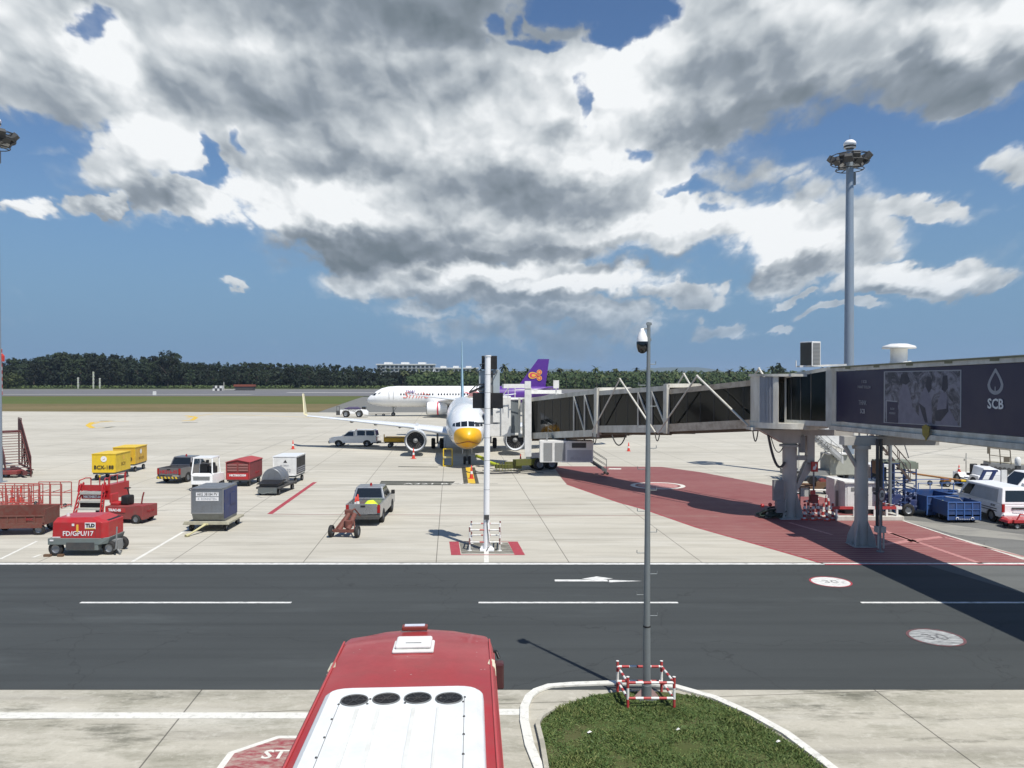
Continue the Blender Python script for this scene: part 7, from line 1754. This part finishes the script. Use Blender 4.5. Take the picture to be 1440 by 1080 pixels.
# antennas, hut and markers
for px, hpx, lab in ((110, 16, 'leftmost banded white approach antenna mast across the runway'), (131.5, 24, 'middle and tallest banded white antenna mast across the runway'), (140.5, 15, 'rightmost banded white antenna mast across the runway')):
    p = G(px, 546.6); t = thing('antenna_mast', lab, 'antenna mast', p, 0, 'antenna masts across the runway'); h = hpx * p.y / FPX
    b = B(); b.bar((0, 0, 0), (0, 0, h), .7); b.out('mast', striped('antenna_bands', (.45, .50, .35), (.55, .55, .50), 2.4, 2), t)
    b = B(); 
    for k in range(4): b.box(-.7, .7, -.2, .2, h * (.3 + .2 * k), h * (.3 + .2 * k) + .35)
    b.out('crossarm', cream, t)
p = G(306, 549.5); t = thing('checkered_hut', 'small white and dark checkered hut across the runway', 'hut', p, 0); k = p.y / FPX
b = B(); b.box(-7 * k, 6 * k, 0, 3, 0, 7 * k); b.out('wall', white, t); b = B()
for i in range(4):
    for j in range(2):
        if (i + j) % 2: b.box((-7 + i * 3.25) * k, (-7 + (i + 1) * 3.25) * k, -.1, 0, j * 3.5 * k, (j + 1) * 3.5 * k)
b.out('checks', dgrey, t)
b = B(); b.bar((8 * k, 1, 0), (8 * k, 1, 12 * k), .25); b.bar((8 * k, 1, 2 * k), (24 * k, 1, 2 * k), .3); b.out('aerial', cream, t)
p = G(342, 549); t = thing('red_roof_shelter', 'low shelter with a long rust red roof across the runway', 'shelter', p, 0)
b = B(); b.box(-14 * k, 15 * k, 0, 4, 5.5 * k, 8.5 * k); b.out('roof', M('rust_roof', (.22, .055, .03), .7), t); b = B(); b.box(-13 * k, 14 * k, .3, 3.7, 0, 5.5 * k); b.out('wall', dgrey, t)
p = G(217, 555.5); b = B(); b.hexa([(-.7, 0, 0), (.7, 0, 0), (.7, .5, 0), (-.7, .5, 0)], [(-.6, 0, 1.6), (.6, 0, 1.6), (.6, .5, 1.6), (-.6, .5, 1.6)]); o = b.out('runway_marker', white, loc=p); tag(o, 'small white marker board at the near edge of the runway', 'marker board')
p = AT(2, 520, 330); t = thing('hazard_beacon', 'red and white hazard beacon post at the left edge above the trees', 'beacon post', (p.x, 330, 0), 0)
hh_ = (530 - 490) * 330 / FPX + 7.7; b = B(); b.bar((0, 0, 0), (0, 0, hh_), .5); b.out('post', striped('beacon_bands', (.5, .06, .04), (.6, .5, .5), 3, 2), t)
b = B(); b.box(-1.1, 1.1, -.5, .5, hh_ - 5.5, hh_ - 3.2); b.hexa([(-1.1, -.5, hh_ - 3.2), (1.1, -.5, hh_ - 3.2), (1.1, .5, hh_ - 3.2), (-1.1, .5, hh_ - 3.2)], [(-.4, -.3, hh_ - 2.2), (.4, -.3, hh_ - 2.2), (.4, .3, hh_ - 2.2), (-.4, .3, hh_ - 2.2)]); b.out('head', conered, t)

def tree_mesh(seed, H, Wd, nc, leaf, mat, name, trunk_h=.45):
    r = random.Random(seed); vs = []; fs = []
    clumps = []
    for k in range(nc):
        u = r.random(); z = H * (trunk_h * .55 + (1 - trunk_h * .55) * u); rad = Wd * (.95 - .75 * abs(u - .38) ** 1.3) * r.uniform(.3, 1.0)
        a = r.uniform(0, 2 * PI); clumps.append((rad * math.cos(a), rad * math.sin(a), z, Wd * r.uniform(.186, .42) * (1.05 - .5 * u)))
    for cx, cy, cz, cr in clumps:
        for k in range(int(26)):
            d = Vector((r.gauss(0, 1), r.gauss(0, 1), r.gauss(0, .8))).normalized() * cr * r.uniform(.55, 1.12)
            p = Vector((cx, cy, cz)) + d; n = (d.normalized() + Vector((r.gauss(0, .5), r.gauss(0, .5), r.gauss(0, .5) + .4))).normalized()
            t = n.orthogonal().normalized(); t.rotate(Matrix.Rotation(r.uniform(0, 6.28), 3, n)); s2 = n.cross(t); L = leaf * r.uniform(.6, 1.3); o = len(vs)
            vs += [p - t * L, p + s2 * L * .55, p + t * L, p - s2 * L * .55]; fs.append((o, o + 1, o + 2, o + 3))
    me = bpy.data.meshes.new(name); me.from_pydata([tuple(v) for v in vs], [], fs); me.materials.append(mat)
    b = B(); b.cyl((0, 0, 0), (0, 0, H * .55), Wd * .055, Wd * .03, 7); 
    for cx, cy, cz, cr in clumps[::3]: b.cyl((0, 0, cz * .55), (cx * .85, cy * .85, cz), Wd * .022, Wd * .008, 5)
    return me, b
def make_tree(seed, H, Wd, nc, leaf, mat, label, group, cat='tree', name='broadleaf_tree'):
    me, b = tree_mesh(seed, H, Wd, nc, leaf, mat, 'crown'); t = thing(name, label, cat, (0, 0, 0), 0, group)
    c = bpy.data.objects.new('crown', me); C.objects.link(c); c.parent = t; b.out('trunk', bark, t); return t
leafe = leafmat('olive_foliage', (.024, .038, .018), (.050, .070, .030))
GT = 'dark trees in the belt left of the hotel'; GP = 'palms in the plantation behind the far tail'
LT = 'dark green tree in the dense belt across the runway on the left'
protos = [make_tree(s, H, Wd, nc, .62, leafd if s % 2 else leafe, LT, GT) for s, H, Wd, nc in ((1, 19, 6.5, 52), (2, 22, 6, 50), (3, 17, 7.5, 56), (4, 20, 5, 44), (5, 15, 6.5, 46))]
rt_ = random.Random(21); used = [False] * 9
def skyline(px):  # photo y of the tree tops
    K = [(-900, 512), (-200, 508), (0, 508), (20, 500), (45, 504), (62, 497), (78, 494), (95, 492), (110, 497), (132, 496), (160, 500), (185, 500), (215, 503), (232, 495), (250, 498), (262, 508), (300, 510), (380, 509), (450, 511), (520, 516), (600, 522), (700, 517), (1500, 517)]
    for (a, ya), (c, yc) in zip(K[:-1], K[1:]):
        if px <= c: return ya + (yc - ya) * (px - a) / (c - a)
    return 517
def place(i, protos_, x, y, H, baseH, label=None):
    t = protos_[i]; s = H / baseH[i]
    if not used_map.get(id(protos_[i])): used_map[id(t)] = True; t.location = (x, y, 0); t.scale = (s,) * 3; t.rotation_euler = (0, 0, rt_.uniform(0, 6)); return t
    return dup(t, (x, y, 0), rt_.uniform(0, 360), label, s)
used_map = {}; BH = [19, 22, 17, 20, 15]
for row in range(3):
    px = -330
    while px < 690:
        D = 548 + row * 26 + rt_.uniform(-6, 6); top = skyline(px) + (0, -.5, -1)[row] + rt_.uniform(-2.2, 3.5) + (6 if row == 0 else 1.5 if row == 1 else 0)
        H = max(7, (530 - top) * D / FPX + 7.7); H /= 1.08
        place(rt_.randrange(5), protos, pxm(px, D), D, H, BH); px += rt_.uniform(9, 15)
bt = make_tree(11, 21, 8.0, 40, .62, leafd, 'tallest spreading dark tree standing out of the belt left of the red roofed shelter', 'single tall tree')
bt.location = (pxm(236, 545), 545, 0); bt.scale = (1.18,) * 3; del bt['group']
lb = make_tree(13, 10, 8.5, 60, .7, leafl, 'rounded lighter green tree at the left edge of the belt', 'x'); lb.location = (pxm(12, 520), 520, 0); lb.scale = (1.1, 1.1, .95); del lb['group']
# palms
def palm(seed, H, label):
    r = random.Random(seed); t = thing('palm_tree', label, 'palm tree', (0, 0, 0), 0, GP); vs = []; fs = []
    for k in range(17):
        a = 2 * PI * k / 17 + r.uniform(-.15, .15); el = r.uniform(-.5, 1.15); L = r.uniform(3.4, 4.6); p = Vector((0, 0, H)); d = Vector((math.cos(a) * math.cos(el), math.sin(a) * math.cos(el), math.sin(el)))
        side = Vector((-math.sin(a), math.cos(a), 0)); prev = None; n = 6
        for j in range(n + 1):
            w = .62 * math.sin(PI * min(1, (j + .6) / (n + .6))) + .05; o = len(vs); drop = Vector((0, 0, -.28 * w))
            vs += [p - side * w + drop, p, p + side * w + drop]
            if prev is not None: fs += [(prev, o, o + 1, prev + 1), (prev + 1, o + 1, o + 2, prev + 2)]
            prev = o; d = (d + Vector((0, 0, -.24))).normalized(); p = p + d * L / n
    me = bpy.data.meshes.new('crown'); me.from_pydata([tuple(v) for v in vs], [], fs); me.materials.append(leafp)
    c = bpy.data.objects.new('crown', me); C.objects.link(c); c.parent = t
    b = B(); b.cyl((r.uniform(-.6, .6), 0, 0), (0, 0, H), .22, .14, 7); b.out('trunk', bark, t); return t
LP_ = 'coconut palm in the plantation across the runway on the right'
pal = [palm(s, 12, LP_) for s in (31, 32, 33, 34)]
for row in range(5):
    px = 560 + row * 3
    while px < 1300:
        D = 500 + row * 20 + rt_.uniform(-7, 7); top = 518.5 + rt_.uniform(-2.5, 5) + (10 - row * 2.6); H = (530 - top) * D / FPX + 7.7
        if px < 690 and row < 2: px += 10; continue
        place(rt_.randrange(4), pal, pxm(px, D), D, max(6.5, H - 1.2), [12] * 4); px += rt_.uniform(11, 19)
pp = palm(40, 13, 'tall lone palm rising above the plantation just right of the guidance stand'); pp.location = (pxm(709, 500), 500, 0); pp.scale = (1.12,) * 3; del pp['group']
pp = make_tree(41, 14, 5, 30, .6, leafm, 'lone dark tree showing above the bridge roof left of the rotunda', 'x'); pp.location = (pxm(1095, 470), 470, 0); pp.scale = (1.12,) * 3; del pp['group']
# undergrowth that nobody could count
def undergrowth(name, x0, x1, D0, D1, h, n, mat, label, sz):
    r = random.Random(77); vs = []; fs = []
    for k in range(n):
        D = r.uniform(D0, D1); x = r.uniform(x0, x1); hz = h(x / D * FPX + 720, D); z = hz * r.random() ** .8
        nn = Vector((r.gauss(0, .6), -1 + r.gauss(0, .5), r.gauss(0, .7) + .3)).normalized(); t = nn.orthogonal().normalized(); t.rotate(Matrix.Rotation(r.uniform(0, 6.28), 3, nn)); s2 = nn.cross(t); L = sz * r.uniform(.5, 1.3); o = len(vs); p = Vector((x, D + z * .2, z))
        vs += [p - t * L, p + s2 * L * .6, p + t * L, p - s2 * L * .6]; fs.append((o, o + 1, o + 2, o + 3))
    me = bpy.data.meshes.new(name); me.from_pydata([tuple(v) for v in vs], [], fs); me.materials.append(mat)
    o = bpy.data.objects.new(name, me); C.objects.link(o); o['kind'] = 'stuff'; tag(o, label, 'undergrowth')
undergrowth('undergrowth', -560, -10, 545, 600, lambda px, D: max(4, (530 - skyline(px)) * D / FPX + 7.7 - 7), 26000, leafd, 'dense dark undergrowth filling the tree belt across the runway', 1.5)
undergrowth('plantation_undergrowth', -70, 330, 505, 590, lambda px, D: 7.5 + (D - 500) * .05, 24000, leafm, 'mixed green undergrowth between the palms across the runway', 1.3)
undergrowth('runway_scrub', -420, 300, 538, 545, lambda px, D: 1.6, 5000, leafl, 'low light green scrub along the foot of the trees', .6)
# low hills on the horizon
b = B(); vs = []; n = 98
for i in range(n + 1):
    x = -7000 + i * 150; px = x / 8800 * FPX + 720
    h = 45 + 75 * math.exp(-((px - 955) / 70) ** 2) + 55 * math.exp(-((px - 790) / 60) ** 2) + 30 * math.exp(-((px - 1120) / 60) ** 2) + 25 * noise.noise(Vector((i * .35, 0, 0)))
    vs += [(x, 8800, -5), (x, 9000, h * 1.0), (x, 9900, -5)]
b.add(vs, [(3 * i + k, 3 * i + 3 + k, 3 * i + 4 + k, 3 * i + 1 + k) for i in range(n) for k in (0, 1)], 0, True)
struct('hills', b, M('hill_woodland', (.045, .07, .04), .9, dirt=.2, sc=.002))

# ---------------------------------------------------------------- air between here and the hills
b = B(); b.box(-8000, 8000, -60, 10500, -7, 150)
m, nt, bs_ = nodes_of('haze_air'); nt.nodes.remove(bs_)
pv_ = nt.nodes.new('ShaderNodeVolumePrincipled'); pv_.inputs['Color'].default_value = (.62, .78, 1, 1); pv_.inputs['Density'].default_value = 8e-5; pv_.inputs['Anisotropy'].default_value = .2
nt.links.new(pv_.outputs[0], nt.nodes['Material Output'].inputs['Volume'])
o = b.out('haze', m); o['kind'] = 'stuff'
